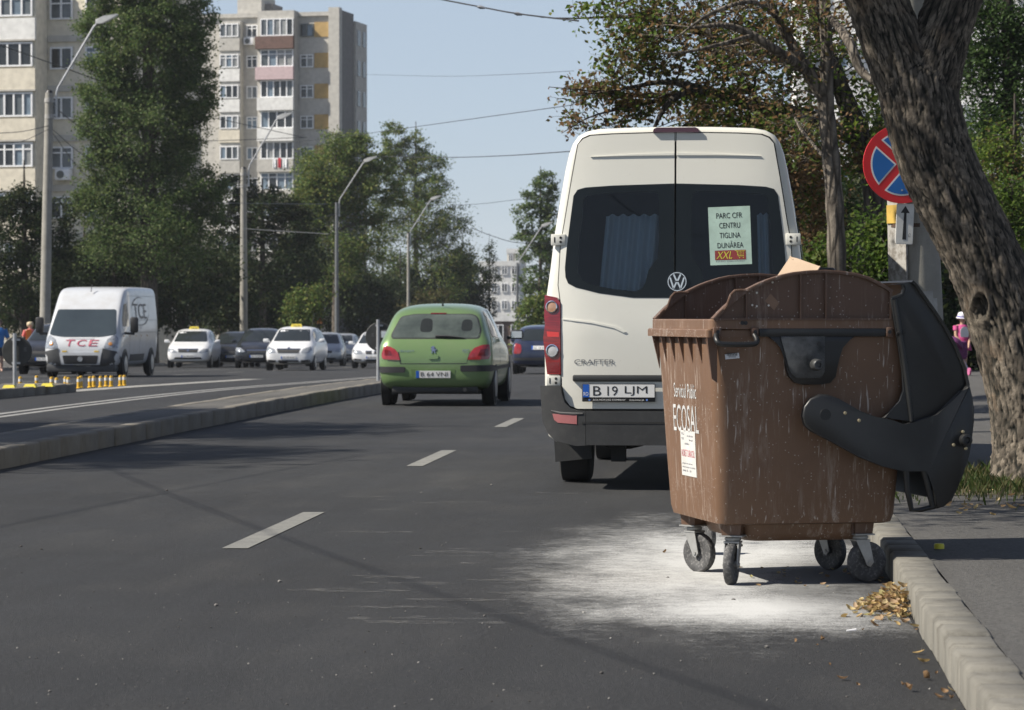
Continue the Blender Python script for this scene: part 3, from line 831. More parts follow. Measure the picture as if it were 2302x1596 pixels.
# ------------------------------------------------------------------ right-hand trees
def big_trunk():
    """the leaning old tree by the kerb, bark carved into its mesh"""
    D = 21.0
    base = at(2350, D, 0.10)
    root = empty('leaning_tree', 'old leaning tree with thick cracked bark standing in front of the no stopping sign', 'tree', base)
    NA = 150
    V = []; Fc = []; H = []; T = []
    knot = pt(2207, 690, D - .26) - base
    def run(path, nrow, seed, flare=False):
        P = smooth_path([tuple(pt(x, y, D + dd) - base) + (r,) for x, y, dd, r in path], nrow)
        o = len(V); a = None; ln = 0
        for i, q in enumerate(P):
            c = Vector(q[:3]); r = q[3]
            t = (Vector(P[min(i + 1, len(P) - 1)][:3]) - Vector(P[max(i - 1, 0)][:3])).normalized()
            if i: ln += (c - Vector(P[i - 1][:3])).length
            ref = Vector((0, -1, 0)); a = (ref - t * ref.dot(t)).normalized(); b = t.cross(a)
            for k in range(NA):
                an = 2 * math.pi * k / NA
                u = a * math.cos(an) + b * math.sin(an)
                s3 = Vector((math.cos(an) * r, math.sin(an) * r, ln * .44 + seed)); s3 = s3 + noise.noise_vector(s3 * 9) * .030 + noise.noise_vector(s3 * 28) * .012
                d1, p1 = noise.voronoi(s3 * 30)
                w3 = Vector((math.cos(an) * r, math.sin(an) * r, ln * .13 + seed)); w3 = w3 + noise.noise_vector(s3 * 7) * .022
                fur = min(1.0, abs(noise.noise(w3 * 30)) * 4.2)
                crack = min(fur, .30 + .9 * min(1.0, (d1[1] - d1[0]) * 2.6))
                d2, p2 = noise.voronoi(Vector((s3.x, s3.y, s3.z * 1.7)) * 46)
                fine = min(1.0, (d2[1] - d2[0]) * 2.2)
                tone = noise.cell(p1[0] * 7.3) if hasattr(noise, 'cell') else .5
                lump = noise.noise(Vector((u.x * 1.3, u.y * 1.3, ln * 1.1 + seed)))
                rr = r * (1 + .05 * lump) + .017 * (min(1, crack * 1.5) - .6) + .008 * (fine - .5) + .010 * noise.noise(s3 * 75) * (crack > .2)
                if flare: rr += .10 * math.exp(-ln / .22) * (1 + .7 * math.cos(an * 5 + 1))
                p = c + u * rr
                dk = Vector(((p.x - knot.x) / .052, 0, (p.z - knot.z) / .10)).length
                if u.y < 0 and dk < 1.6:
                    if dk < 1: rr -= .05 * (1 - dk ** 3)
                    rr += .028 * math.exp(-((dk - 1.1) / .2) ** 2)
                    p = c + u * rr
                    crack = crack * .5 + .4 * (dk > .9)
                V.append(p); H.append(crack * .75 + fine * .25); T.append((tone + 1) / 2)
        n = len(P)
        for i in range(n - 1):
            for k in range(NA):
                k2 = (k + 1) % NA
                Fc.append((o + i * NA + k, o + i * NA + k2, o + (i + 1) * NA + k2, o + (i + 1) * NA + k))
    run([(2352, 1120, 0, .33), (2346, 1062, 0, .31), (2334, 972, 0, .30), (2306, 850, 0, .285), (2258, 700, 0, .275), (2205, 568, 0, .262), (2143, 444, 0, .26), (2098, 344, 0, .262), (2066, 224, 0, .272), (2054, 170, .03, .25), (2058, 130, .07, .15)], 17, 0.0, True)
    run([(2068, 290, .02, .15), (2040, 190, .0, .215), (2010, 110, .0, .218), (1972, 10, 0, .205), (1925, -110, -.1, .19), (1860, -300, -.2, .15)], 12, 4.1)
    run([(2086, 290, .02, .15), (2088, 190, .0, .212), (2108, 110, .0, .203), (2140, 10, 0, .185), (2190, -110, .1, .17), (2260, -320, .3, .13)], 12, 9.3)
    me = bpy.data.meshes.new('trunk'); me.from_pydata([tuple(q) for q in V], [], Fc)
    at_ = me.attributes.new('bark', 'FLOAT_COLOR', 'POINT')
    buf = np.ones((len(V), 4), np.float32); buf[:, 0] = H; buf[:, 1] = T
    at_.data.foreach_set('color', buf.ravel())
    k = NT('cracked_bark')
    a = k.n('Attribute'); a.attribute_name = 'bark'
    sp = k.n('SeparateColor'); k.l(a.outputs['Color'], sp.inputs[0])
    n1 = k.noise(38, 6, 0.75); n2 = k.noise(4, 4, 0.6)
    plate = k.mix(k.ramp(sp.outputs[1], [(.2, 0), (.8, 1)]), (.082, .070, .056), (.235, .20, .158))
    plate = k.mix(k.ramp(n1, [(.38, .75), (.62, 0)]), plate, (.085, .072, .058))
    plate = k.mix(k.math('MULTIPLY', k.ramp(n2, [(.56, 0), (.7, 1)]), .4), plate, (.17, .11, .065))
    c = k.mix(k.ramp(sp.outputs[0], [(.20, 0), (.66, 1)]), (.018, .018, .015), plate)  # dark cracks: bark pattern with their occlusion painted into the colour
    k.set(**{'Base Color': c, 'Roughness': 0.95, 'Specular IOR Level': 0.2}); k.bump(n1, 0.7, 0.012)
    finish(me, 'trunk', k.m, root, smooth=180)
    rg = np.random.default_rng(5)
    # limbs and crown over the street, above the picture
    b = MB(); L = []
    heads = [Vector(pt(1860, -300, D - .2)) - base, Vector(pt(2260, -320, D + .3)) - base]
    for i in range(120):
        h = heads[i % 2]
        ctr = Vector((-1.2 if i % 2 == 0 else 1.5, .3, 3.2)) + h
        e = ctr + Vector((rg.normal() * 1.35, rg.normal() * 1.6, rg.normal() * 1.15))
        if e.z < h.z - .1: e.z = h.z + .5
        if e.x < -4.2: e.x = -3
        mid = h.lerp(e, .5) + Vector((0, 0, .4))
        b.tube([h, mid, e], [.07, .035, .01], n=5, cap=False)
        L.append(rg.normal(size=(80, 3)) * .38 + np.array(e))
    ctr = Vector(pt(2030, -230, D)) - base + to_sun * 4.6  # added unseen leaf clump towards the sun, shades the upper trunk
    for i in range(90):
        u = rg.normal(size=3); u /= np.linalg.norm(u)
        e = ctr + Vector(u) * 1.45 * rg.uniform(.2, 1)
        h = heads[0]
        b.tube([h, h.lerp(e, .5) + Vector((0, 0, .3)), e], [.05, .03, .01], n=5, cap=False)
        L.append(rg.normal(size=(120, 3)) * .30 + np.array(e))
    for i in range(46):  # another unseen clump added sunward to shade the pavement behind the bin
        e = Vector((2.4, 18.7, .1)) + to_sun * 8.4 - base + Vector((rg.normal() * .75, rg.normal() * .8, rg.normal() * .6))
        b.tube([heads[0], heads[0].lerp(e, .5) + Vector((0, 0, .6)), e], [.05, .03, .01], n=5, cap=False)
        L.append(rg.normal(size=(110, 3)) * .27 + np.array(e))
    for i in range(90):  # unseen leaves added overhead to keep sky light off the trunk
        e = Vector((-.9, .0, 6.6)) + Vector((rg.normal() * 1.5, rg.normal() * 1.3, rg.normal() * .8))
        L.append(rg.normal(size=(70, 3)) * .36 + np.array(e))
    b.build('limbs', M_BARKD, root)
    leaf_object(leaf_arrays(rg, np.concatenate(L), .10), 'crown', LEAF_SCORCH, root)
big_trunk()

def thin_tree():
    D = 30.0
    P = lambda x, y, d=D: pt(x, y, d)
    main = [(at(1886, D, side_z(1, D) - .2), .125), (P(1884, 760), .105), (P(1880, 560), .095), (P(1874, 430), .092), (P(1862, 300), .088), (P(1855, 222), .085), (P(1858, 120), .066), (P(1852, 0), .058), (P(1848, -160), .045)]
    l1 = [(P(1856, 226), .075), (P(1822, 172), .07), (P(1785, 110), .058), (P(1745, 40), .048), (P(1712, -40), .04), (P(1690, -140), .03)]
    l2 = [(P(1812, 160), .055), (P(1750, 118, 29.5), .05), (P(1690, 80, 29.4), .042), (P(1630, 58, 29.3), .030), (P(1560, 62, 29.2), .012)]
    l3 = [(P(1690, 80, 29.4), .022), (P(1620, 100, 29), .02), (P(1540, 118, 28.8), .015), (P(1480, 122, 28.7), .008)]
    l4 = [(P(1745, 40), .02), (P(1690, 5, 29), .022), (P(1600, 30, 28.8), .018), (P(1520, 85, 28.6), .008)]
    l5 = [(P(1856, 30), .03), (P(1905, 90, 29), .05), (P(1935, 160, 28.8), .045), (P(1990, 200, 28.6), .03)]
    bl = [((P(1620, 90)), (.75, .8, .3), 30, 12, .15), ((P(1740, 170)), (.5, .8, .4), 22, 12, .15), ((P(1850, 60)), (.5, .6, .5), 26, 16, .15),
          (P(1800, 310, 33.5), (.6, .4, .4), 26, 20, .14), (P(1700, -20), (1.0, 1, .4), 44, 22, .17)]
    tree('slim_tree', 'slim grey forked tree with scorched leaves right of the cream van', at(1886, D, side_z(1, D)), main, bl, .062, LEAF_BROWN, bark('bark_pale', (.05, .043, .036), (.20, .175, .145)), 41, limbs=(l1, l2, l3, l4, l5), twig=.004, limb_r=.2)
thin_tree()

def over_tree():
    D = 35.0
    P = lambda x, y, d=D: pt(x, y, d)
    main = [(at(1930, D, side_z(1.5, D) - .2), .26), (P(1935, 790), .22), (P(1938, 640), .19), (P(1955, 540), .175), (P(1972, 450), .16), (P(1940, 330), .14), (P(1890, 200), .11), (P(1840, 60), .09), (P(1800, -120), .06)]
    l1 = [(P(1935, 320), .10), (P(1820, 262), .085), (P(1700, 240), .07), (P(1590, 205), .055), (P(1500, 185), .035), (P(1400, 200), .018), (P(1300, 216), .007)]
    l2 = [(P(1560, 198), .05), (P(1520, 218), .045), (P(1492, 245), .035), (P(1470, 290), .02), (P(1455, 330), .012)]
    l3 = [(P(1880, 180), .06), (P(1720, 120), .05), (P(1560, 70), .04), (P(1420, 40), .025), (P(1300, 42), .010), (P(1215, 40), .004)]
    l4 = [(P(1590, 205), .03), (P(1450, 225), .02), (P(1370, 262), .010), (P(1270, 292), .004)]
    main_bl = [(P(1400, 40), (.60, .8, .30), 30, 24, .14), (P(1500, 90), (.65, .9, .45), 38, 28, .14), (P(1420, 130), (.40, .7, .30), 26, 28, .13), (P(1620, 60), (.8, 1, .5), 44, 28, .15),
               (P(1600, 170), (.6, .9, .30), 28, 28, .14), (P(1740, 130), (.8, 1, .6), 46, 28, .15), (P(1890, 120), (.6, 1, .6), 30, 26, .15), (P(1660, 260), (.7, .9, .25), 36, 30, .14),
               (P(1560, -60), (1.2, 1, .4), 60, 30, .18), (P(1930, 300), (.45, .8, .6), 44, 30, .17)]
    tree('scorched_tree', 'spreading tree with half scorched leaves overhanging the street behind the cream van', at(1930, D, side_z(1.5, D)), main, main_bl, .075, LEAF_SCORCH, M_BARKD, 42, limbs=(l1, l2, l3), twig=.004, limb_r=.22)
    # its lower, browner neighbour
    m2 = [(at(1790, 39, side_z(1, 39) - .2), .16), (P(1790, 790, 39), .14), (P(1785, 600, 39), .12), (P(1775, 450, 39), .10), (P(1760, 330, 39), .07), (P(1740, 240, 39), .03)]
    b1 = [(P(1700, 200, 36), .06), (P(1560, 212, 36), .05), (P(1440, 215, 35.5), .03), (P(1330, 205, 35), .012), (P(1235, 196, 35), .004)]
    b2 = [(P(1560, 212, 36), .03), (P(1420, 240, 35.5), .02), (P(1330, 262, 35), .01), (P(1262, 300, 35), .004)]
    bl2 = [(P(1370, 205, 35.5), (.50, .5, .13), 40, 16, .11), (P(1290, 215, 35.3), (.26, .4, .14), 14, 9, .10), (P(1290, 280, 35.2), (.24, .4, .16), 16, 9, .10), (P(1440, 245, 35.5), (.36, .5, .13), 30, 18, .11), (P(1390, 280, 35.3), (.28, .4, .09), 12, 10, .1),
           (P(1540, 225, 36), (.5, .6, .14), 30, 20, .12), (P(1640, 290, 38), (.65, .8, .3), 50, 30, .15), (P(1760, 320, 38.5), (.55, .8, .45), 60, 34, .15), (P(1830, 400, 39), (.45, .7, .5), 50, 34, .16), (P(1850, 520, 39), (.3, .6, .4), 40, 34, .16)]
    tree('brown_tree', 'low tree with dry brown leaves hanging over the cream van roof', at(1790, 39, side_z(1, 39)), m2, bl2, .070, LEAF_BROWN, M_BARKD, 43, limbs=(b1, b2), twig=.004, limb_r=.22)
over_tree()

px_tree('locust_tree', 'airy light green tree behind the leaning trunk at the right edge', 2290, 48, 9.5,
        [(2240, 60, 70, 70, 40, 60), (2190, 160, 50, 80, 34, 60), (2290, 200, 60, 90, 44, 60), (2230, 300, 60, 80, 44, 60), (2330, 60, 60, 90, 30, 60), (2180, 20, 50, 60, 20, 60)],
        .075, leaf_mat('leaf_locust', [(.045, .085, .025), (.06, .11, .03), (.09, .14, .05), (.04, .07, .02)], trans=.5), M_BARKD, 44, r=.18, cs=.22, lean=-40)
px_tree('rusty_tree', 'small tree with rusty leaves at the right edge below the airy one', 2280, 44, 4.6,
        [(2260, 360, 50, 70, 40, 60), (2240, 470, 50, 60, 34, 60), (2300, 500, 50, 80, 40, 60)], .065, LEAF_SCORCH, M_BARKD, 45, r=.1, cs=.2)
px_tree('yellow_shrub', 'yellow green shrub beside the leaning trunk at the right edge', 2275, 39, 3.0,
        [(2265, 450, 40, 50, 24, 50), (2285, 540, 36, 60, 24, 50)], .06, LEAF_LIGHT, M_BARKD, 46, r=.05, cs=.16, cat='shrub')
px_tree('light_shrub', 'bright green feathery bush between the dark trunk and the concrete post', 1995, 33, 2.9,
        [(2000, 590, 34, 70, 30, 60), (1975, 520, 30, 40, 16, 40), (2030, 650, 40, 40, 20, 50), (1850, 575, 24, 40, 18, 50), (1835, 650, 30, 30, 14, 40)], .07, LEAF_LIGHT, M_BARKD, 47, r=.03, cs=.16, cat='shrub')
g_ = None
for i, (px, d, sc) in enumerate([(1800, 62, 1.0), (1885, 58, 1.1), (1960, 60, 1.2), (2040, 57, 1.0), (2110, 61, 1.15), (2180, 63, 1.0), (2250, 60, 1.2), (2330, 62, 1.1)]):
    lab = 'dark hedge bush in the shady row behind the pavement on the right'
    z0 = side_z(3, d) - .05
    if g_ is None:
        g_ = px_tree('hedge_bush', lab, px, d, 3.4, [(px, 640, 62, 70, 44, 60), (px - 30, 730, 56, 60, 34, 60), (px + 30, 740, 56, 60, 34, 60), (px, 800, 60, 30, 24, 50), (px, 560, 50, 50, 24, 50)], .10, GREEN_DARK, M_BARKD, 48,
                     r=.08, group='dark hedge bushes behind the pavement', cs=.24, base_z=z0, cat='bush')
    else:
        c = copy_tree(g_, at(px, d, z0), i * 1.1); c.scale = (sc, sc, sc * (1 + .12 * (i % 3)))
for i, (px, d, h) in enumerate([(1820, 66, 7.5), (1990, 70, 9), (2130, 68, 7)]):
    px_tree('shade_tree', ['dark leafy tree filling the gap behind the slim grey tree', 'tall dark leafy tree behind the concrete post', 'dark leafy tree behind the child and the bin lid'][i], px, d, h,
            [(px, 420 - i * 20, 75, 90, 40, 60), (px + 40, 540, 60, 80, 36, 60), (px - 40, 520, 60, 80, 36, 60)] + ([(px, 250, 60, 80, 26, 40)] if i == 1 else []), .12, GREEN_DARK, M_BARKD, 50 + i, r=.14, cs=.3, base_z=side_z(3, d) - .05)

# grass tuft and dry leaves by the leaning tree
def grass(name, label, x0, x1, y0, y1, n, h, m, seed):
    rg = np.random.default_rng(seed)
    x = (x0 + x1) / 2 + rg.normal(size=n) * (x1 - x0) * .30; y = (y0 + y1) / 2 + rg.normal(size=n) * (y1 - y0) * .27
    x = np.maximum(x, 1.02)
    z = np.array([side_z(a, b) for a, b in zip(x, y)])
    hh = h * rg.uniform(.4, 1.2, n) * (0.55 + .45 * np.sin(x * 3.1 + y * 2.3) ** 2); an = rg.uniform(0, 6.28, n); ln = rg.uniform(.1, .7, n) * hh
    dx, dy = np.cos(an), np.sin(an); wd = rg.uniform(.003, .007, n)
    v = np.empty((n, 4, 3))
    b0 = np.stack([x, y, z - .01], 1); sd = np.stack([-dy * wd, dx * wd, 0 * wd], 1)
    md = b0 + np.stack([dx * ln * .35, dy * ln * .35, hh * .6], 1); tp = b0 + np.stack([dx * ln, dy * ln, hh], 1)
    v[:, 0] = b0 - sd; v[:, 1] = b0 + sd; v[:, 2] = md + sd * .8; v[:, 3] = tp
    return tag(leaf_object(v.reshape(-1, 3), name, m), label, 'grass', kind='stuff')
GRASS_M = leaf_mat('grass_blade', [(.035, .06, .015), (.05, .075, .02), (.075, .085, .03), (.11, .095, .045)], trans=.35)
grass('grass', 'rough grass growing round the foot of the leaning tree', 1.15, 2.9, 19.6, 22.6, 6000, .13, GRASS_M, 3)
b = MB(); rg = random.Random(4)
b.add([(2.05 + (1.15 + rg.uniform(-.15, .15)) * math.cos(i * .2618), 21.2 + (1.5 + rg.uniform(-.25, .25)) * math.sin(i * .2618), side_z(2, 21) + .004) for i in range(24)], [tuple(range(24))])
tag(b.build('tree_pit', M_SOIL, smooth=0), kind='structure')

# ------------------------------------------------------------------ posts, signs, wires
M_POST = concrete('post_concrete', (0.29, 0.28, 0.25), (.14, .13, .12), .5, zs=.2)
M_GALV = mat('galvanised', (0.42, 0.43, 0.44), 0.45, 0.6, var=.2)
M_LAMPW = mat('lamp_white', (0.62, 0.62, 0.60), 0.5)
M_WHITEP = mat('white_limewash', (0.33, 0.325, 0.31), 0.9, var=.3, scale=9, dirt=(.25, .24, .22, .7))
M_BLACK = mat('black_plastic', (0.016, 0.016, 0.017), 0.5)

def lamp_post(px, d, h, label, k=1.0, bands=True, m=None, base_px=None):
    g0 = gz(d) + .1
    p = at(base_px or px, d, g0)
    root = empty('lamp_post', label, 'lamp post', p, YAW, group='street lamp posts')
    q = at(px, d, g0) - p
    dx = q.length * (1 if px > (base_px or px) else -1)
    b = MB(); b.tube([(0, 0, -.2), (dx * .5, 0, h * .5), (dx, 0, h)], [.21 * k, .185 * k, .15 * k], n=16)
    b.build('post', m or M_POST, root)
    if bands:
        for z in (h - .35, h - .95):
            c = MB(); c.lathe([(.178 * k, 0), (.178 * k, .16)], (dx, 0, z), n=16); c.build('band', M_WHITEP, root)
        c = MB(); c.lathe([(.15 * k, 0), (.1, .1)], (dx, 0, h), n=12); c.build('post_cap', M_BLACK, root)
    pts = [(dx + .26 * k, 0, h - .9), (dx + .26 * k, 0, h + .0), (dx + .32 * k, 0, h + .2), (dx + 1.65, 0, h + 2.45), (dx + 1.78, 0, h + 2.58), (dx + 2.0, 0, h + 2.66)]
    b = MB(); b.tube(pts, .042, n=8)
    for z in (h - .8, h - .3): b.box((dx + .18 * k, 0, z), (.2, .05, .05))
    b.build('arm', M_GALV, root)
    b = MB()
    b.prism(fillet([(0, -.08), (.25, -.12), (.8, .02), (.82, .09), (.3, .14), (0, .08)], .03), -.13, .13, lambda a, c, t: (dx + 1.72 + a, t, h + 2.62 + c + a * .25), bev=.03)
    b.build('lamp_head', M_LAMPW, root)
    return root
lamp_post(112, 110, 10.1, 'weathered concrete lamp post nearest, leaning behind the white van', base_px=99)
lamp_post(548, 153, 9.9, 'concrete lamp post behind the dark parked cars')
lamp_post(757, 188, 9.9, 'grey metal lamp post in front of the bushy green tree', k=.62, bands=False, m=mat('grey_steel', (.16, .17, .18), .5, .3))
lamp_post(918, 230, 9.6, 'slim concrete lamp post behind the green car roof', k=.62)
lamp_post(1163, 212, 6.8, 'far grey lamp post left of the cream van beyond the navy car', k=.55, bands=False, m=mat('grey_steel', (.16, .17, .18), .5, .3))

def sign_post():
    D = 23.0; s = FPX / D
    p = at(2060, D, side_z(1.4, 23) - .02)
    root = empty('concrete_post', 'thick concrete utility post with white limewashed foot behind the leaning tree', 'post', p, YAW)
    zof = lambda py: EYE + (HOR - py) / s - p.z
    b = MB(); b.tube([(.03, 0, -.2), (.01, 0, 1.2), (-.06, 0, 3.2), (-.2, 0, 8.5)], [.215, .195, .165, .12], n=28)
    b.build('post', M_POST, root)
    c = MB(); c.tube([(.03, 0, -.1), (.012, 0, 1.0), (.0, 0, zof(655))], [.216, .202, .194], n=28); c.build('limewash', M_WHITEP, root)
    k = NT('flaking_panel')
    c1 = k.mix(k.ramp(k.noise(14, 5, .7), [(.45, 0), (.6, 1)]), (.34, .33, .31), (.18, .165, .145))
    k.set(**{'Base Color': c1, 'Roughness': .9})
    b = MB(); b.prism([(-.215, -.03), (-.10, -.21), (-.085, -.195), (-.195, -.01)], 1.1, zof(250), lambda a, c, t: (a - .018 * (t - 1.2), c, t)); b.build('flat_rib', k.m, root)
    b = MB(); b.prism([(-.222, -.04), (-.10, -.222), (-.095, -.217), (-.216, -.034)], zof(503), zof(462), lambda a, c, t: (a - .018 * (t - 1.2), c, t)); b.build('yellow_patch', mat('yellow_paint_old', (.42, .28, .06), .8, var=.3), root)
    b = MB(); b.lathe([(.187, 0), (.187, .03)], (-.03, 0, zof(512)), n=28); b.build('clamp', mat('rusty_strap', (.08, .05, .035), .8), root)
    # no stopping disc
    D2 = 22.72; s2 = FPX / D2
    c = pt(2026, 369, D2)
    sg = empty('no_stopping_sign', 'round red and blue no stopping sign half hidden by the leaning trunk', 'road sign', c, YAW + R(6))
    f = lambda t: (lambda a, b_, t0=t: (a, -t0, b_))
    def disc(nm, r, y0, y1, m, n=64):
        q = MB(); q.lathe([(r, y0), (r, y1)], (0, 0, 0), (0, -1, 0), n); return q.build(nm, m, sg)
    disc('sign_plate', .30, 0, .016, mat('sign_red', (.62, .018, .022), .4, var=.06))
    disc('sign_back', .296, -.012, -.001, M_GALV)
    MW = mat('sign_white', (.72, .72, .70), .4, var=.05); MBL = mat('sign_blue', (.012, .13, .42), .4, var=.08)
    def sector(a0, r, g):
        """quarter sector between the two bars, g half-width of the bar"""
        pts = []
        n = 14; da = math.asin(g / r)
        for i in range(n + 1):
            an = a0 + da + (math.pi / 2 - 2 * da) * i / n
            pts.append((r * math.cos(an), r * math.sin(an)))
        q = g * math.sqrt(2)
        pts.append((q * math.cos(a0 + math.pi / 4), q * math.sin(a0 + math.pi / 4)))
        return pts
    for i in range(4):
        a0 = math.pi / 4 + i * math.pi / 2 + R(4)
        q = MB(); q.prism(sector(a0, .242, .030), .0162, .0172, lambda a, b_, t: (a, -t, b_)); w_ = q.build('white_border', MW, sg, smooth=0)
        q = MB(); q.prism(sector(a0, .230, .042), .0174, .0182, lambda a, b_, t: (a, -t, b_)); q.build('blue_field', MBL, w_, smooth=0)
    b = MB()
    for z in (.18, -.2): b.lathe([(.008, 0), (.008, .006)], (0.0, -.017, z), (0, -1, 0), 8); b.box((0.03, .06, z), (.05, .10, .03))
    b.build('bolt', M_GALV, sg)
    # arrow plate
    c = pt(2033, 503.5, 22.74)
    ar = empty('arrow_plate', 'white arrow plate under the round no stopping sign', 'road sign', c, YAW + R(6))
    rot = lambda a, b_, t: (a * math.cos(.04) + b_ * math.sin(.04), -t, b_ * math.cos(.04) - a * math.sin(.04))
    q = MB(); q.prism(fillet(rect(-.067, -.155, .067, .155), .012), 0, .012, rot); q.build('plate', mat('plate_white', (.66, .66, .63), .45, var=.12, dirt=(.35, .3, .25, .3)), ar)
    q = MB(); q.prism(rect(-.063, -.151, .063, .151)[::1], .0125, .0128, rot); q.build('plate_face', mat('plate_white', (.66, .66, .63)), ar, smooth=0)
    MK = mat('sign_black', (.015, .015, .016), .5)
    q = MB(); q.prism([(-.016, -.12), (.014, -.12), (.009, .085), (-.010, .085)], .0132, .0142, rot); q.prism([(-.036, .083), (.034, .083), (-.001, .138)], .0132, .0143, rot); q.build('arrow', MK, ar, smooth=0)
    q = MB(); q.text('s2', lambda x, y: rot(.028 + x, -.10 + y, .0134), height=.03, width=.018); q.build('stencil', MK, ar, smooth=0)
    q = MB(); q.box((0, .08, .01), (.03, .15, .03)); q.build('bracket', M_GALV, ar)
sign_post()

def back_sign(px, py, r, d, zb, label):
    """round traffic sign seen from behind on a short post"""
    p = at(px, d, zb)
    root = empty('round_sign', label, 'road sign', p, YAW)
    h = EYE + (HOR - py) * d / FPX - zb
    b = MB(); b.tube([(0, 0, -.1), (0, 0, h + r + .06)], .032, n=12); b.build('post', M_GALV, root)
    k = mat('sign_back_grey', (.035, .037, .036), .6, var=.3)
    b = MB(); b.lathe([(r, 0), (r + .008, .006), (r, .02), (r * .6, .021)], (0.03, .045, h), (0, 1, 0), 40); b.build('sign_disc', k, root)
    for z in (h - r * .8, h + r * .8):
        b = MB(); b.box((.02, .02, z), (.14, .05, .035)); b.build('bracket', M_GALV, root)
    b = MB()
    for i in range(3): b.box((-.10 if px > 400 else .17, .0435, h + .06 - .025 * i), (.05, .002, .012))
    b.build('maker_stamp', mat('stamp_grey', (.12, .12, .12), .6), root)
back_sign(850, 757, .265, 56.0, gz(56) + .16, 'round sign seen from behind on the tip of the median by the green car')
back_sign(33, 790, .245, 50.0, gz(50) + .14, 'round sign seen from behind on the small island at the left edge')

M_WIRE = mat('wire_black', (0.02, 0.02, 0.022), 0.6)
M_WIREL = mat('wire_pale', (0.22, 0.23, 0.24), 0.5)
def wire(pts, r=0.012, m=None, label='thin dark overhead wire strung above the street', group='overhead wires', n=5):
    b = MB(); b.tube([Vector(q) for q in smooth_path([tuple(q) for q in pts], 6)], r, n=n)
    return tag(b.build('overhead_wire', m or M_WIRE, None), label, 'wire', group)
W = lambda d, *q, d2=None, **kw: wire([pt(x, y, d + ((d2 or d) - d) * i / (len(q) - 1)) for i, (x, y) in enumerate(q)], **kw)
W(40, (930, -12), (1082, 17), (1165, 32), (1300, 48), d2=34, r=.010)
W(110, (640, 322), (805, 303), (1030, 272), (1290, 236), d2=60, r=.008)
W(110, (860, 352), (1010, 354), (1140, 350), (1290, 340), d2=60, r=.011)
W(150, (1060, 512), (1100, 528), (1160, 545), (1250, 548), r=.016)
W(120, (950, 462), (1070, 459), (1160, 449), (1250, 440), r=.008)
W(110, (820, 168), (1000, 172), (1140, 168), (1290, 160), d2=60, r=.005)
W(110, (0, 101), (153, 156), (267, 198), (381, 244), (527, 275), (683, 309), d2=170, r=.020)
W(112, (112, 232), (200, 296), (300, 312), (460, 317), (690, 309), d2=170, r=.018)
W(112, (112, 285), (190, 350), (300, 405), (440, 432), (548, 405), d2=153, r=.016)
W(112, (112, 290), (200, 400), (310, 450), (430, 460), (548, 415), d2=153, r=.014)
W(104, (-10, 300), (50, 296), (112, 283), d2=110, r=.014)
W(104, (-10, 322), (50, 318), (112, 290), d2=110, r=.012)
W(130, (230, 443), (380, 452), (548, 457), (735, 459), r=.013, m=M_WIREL, label='pale overhead cable crossing in front of the left trees', group='pale overhead cables')
W(140, (548, 514), (640, 520), (740, 526), r=.016, m=M_WIREL, label='pale overhead cable crossing in front of the left trees', group='pale overhead cables')
W(153, (548, 405), (610, 470), (680, 496), (757, 480), d2=188, r=.016)
W(188, (757, 490), (830, 520), (918, 545), d2=230, r=.016)
W(153, (548, 395), (520, 440), (500, 560), r=.012)
for x, y, d in ((1082, 17, 37.5), (1165, 32, 36.4)):
    b = MB(); b.tube([pt(x - 9, y - 1, d), pt(x - 2, y, d), pt(x + 9, y + 2, d)], [.012, .024, .012], n=8)
    tag(b.build('wire_insulator', M_GALV), 'small insulator on the overhead wire in the open sky', 'insulator', 'insulators on the wire')
# two thick cables left of the picture: they draw the thin shade lines over the asphalt
wire([(-13.6, 29.6, 6.4), (-10.7, 21.5, 6.0), (-6.2, 9, 6.0), (-1.9, -3, 6.4)], r=.009, label='thick overhead cable outside the picture shading the near road', group='thick cables outside the picture')
wire([(-11.9, 2, 6.3), (-10.5, 16.5, 6.0), (-9.85, 23.1, 6.0), (-9.6, 26, 6.1)], r=.009, label='thick overhead cable outside the picture shading the near road', group='thick cables outside the picture')
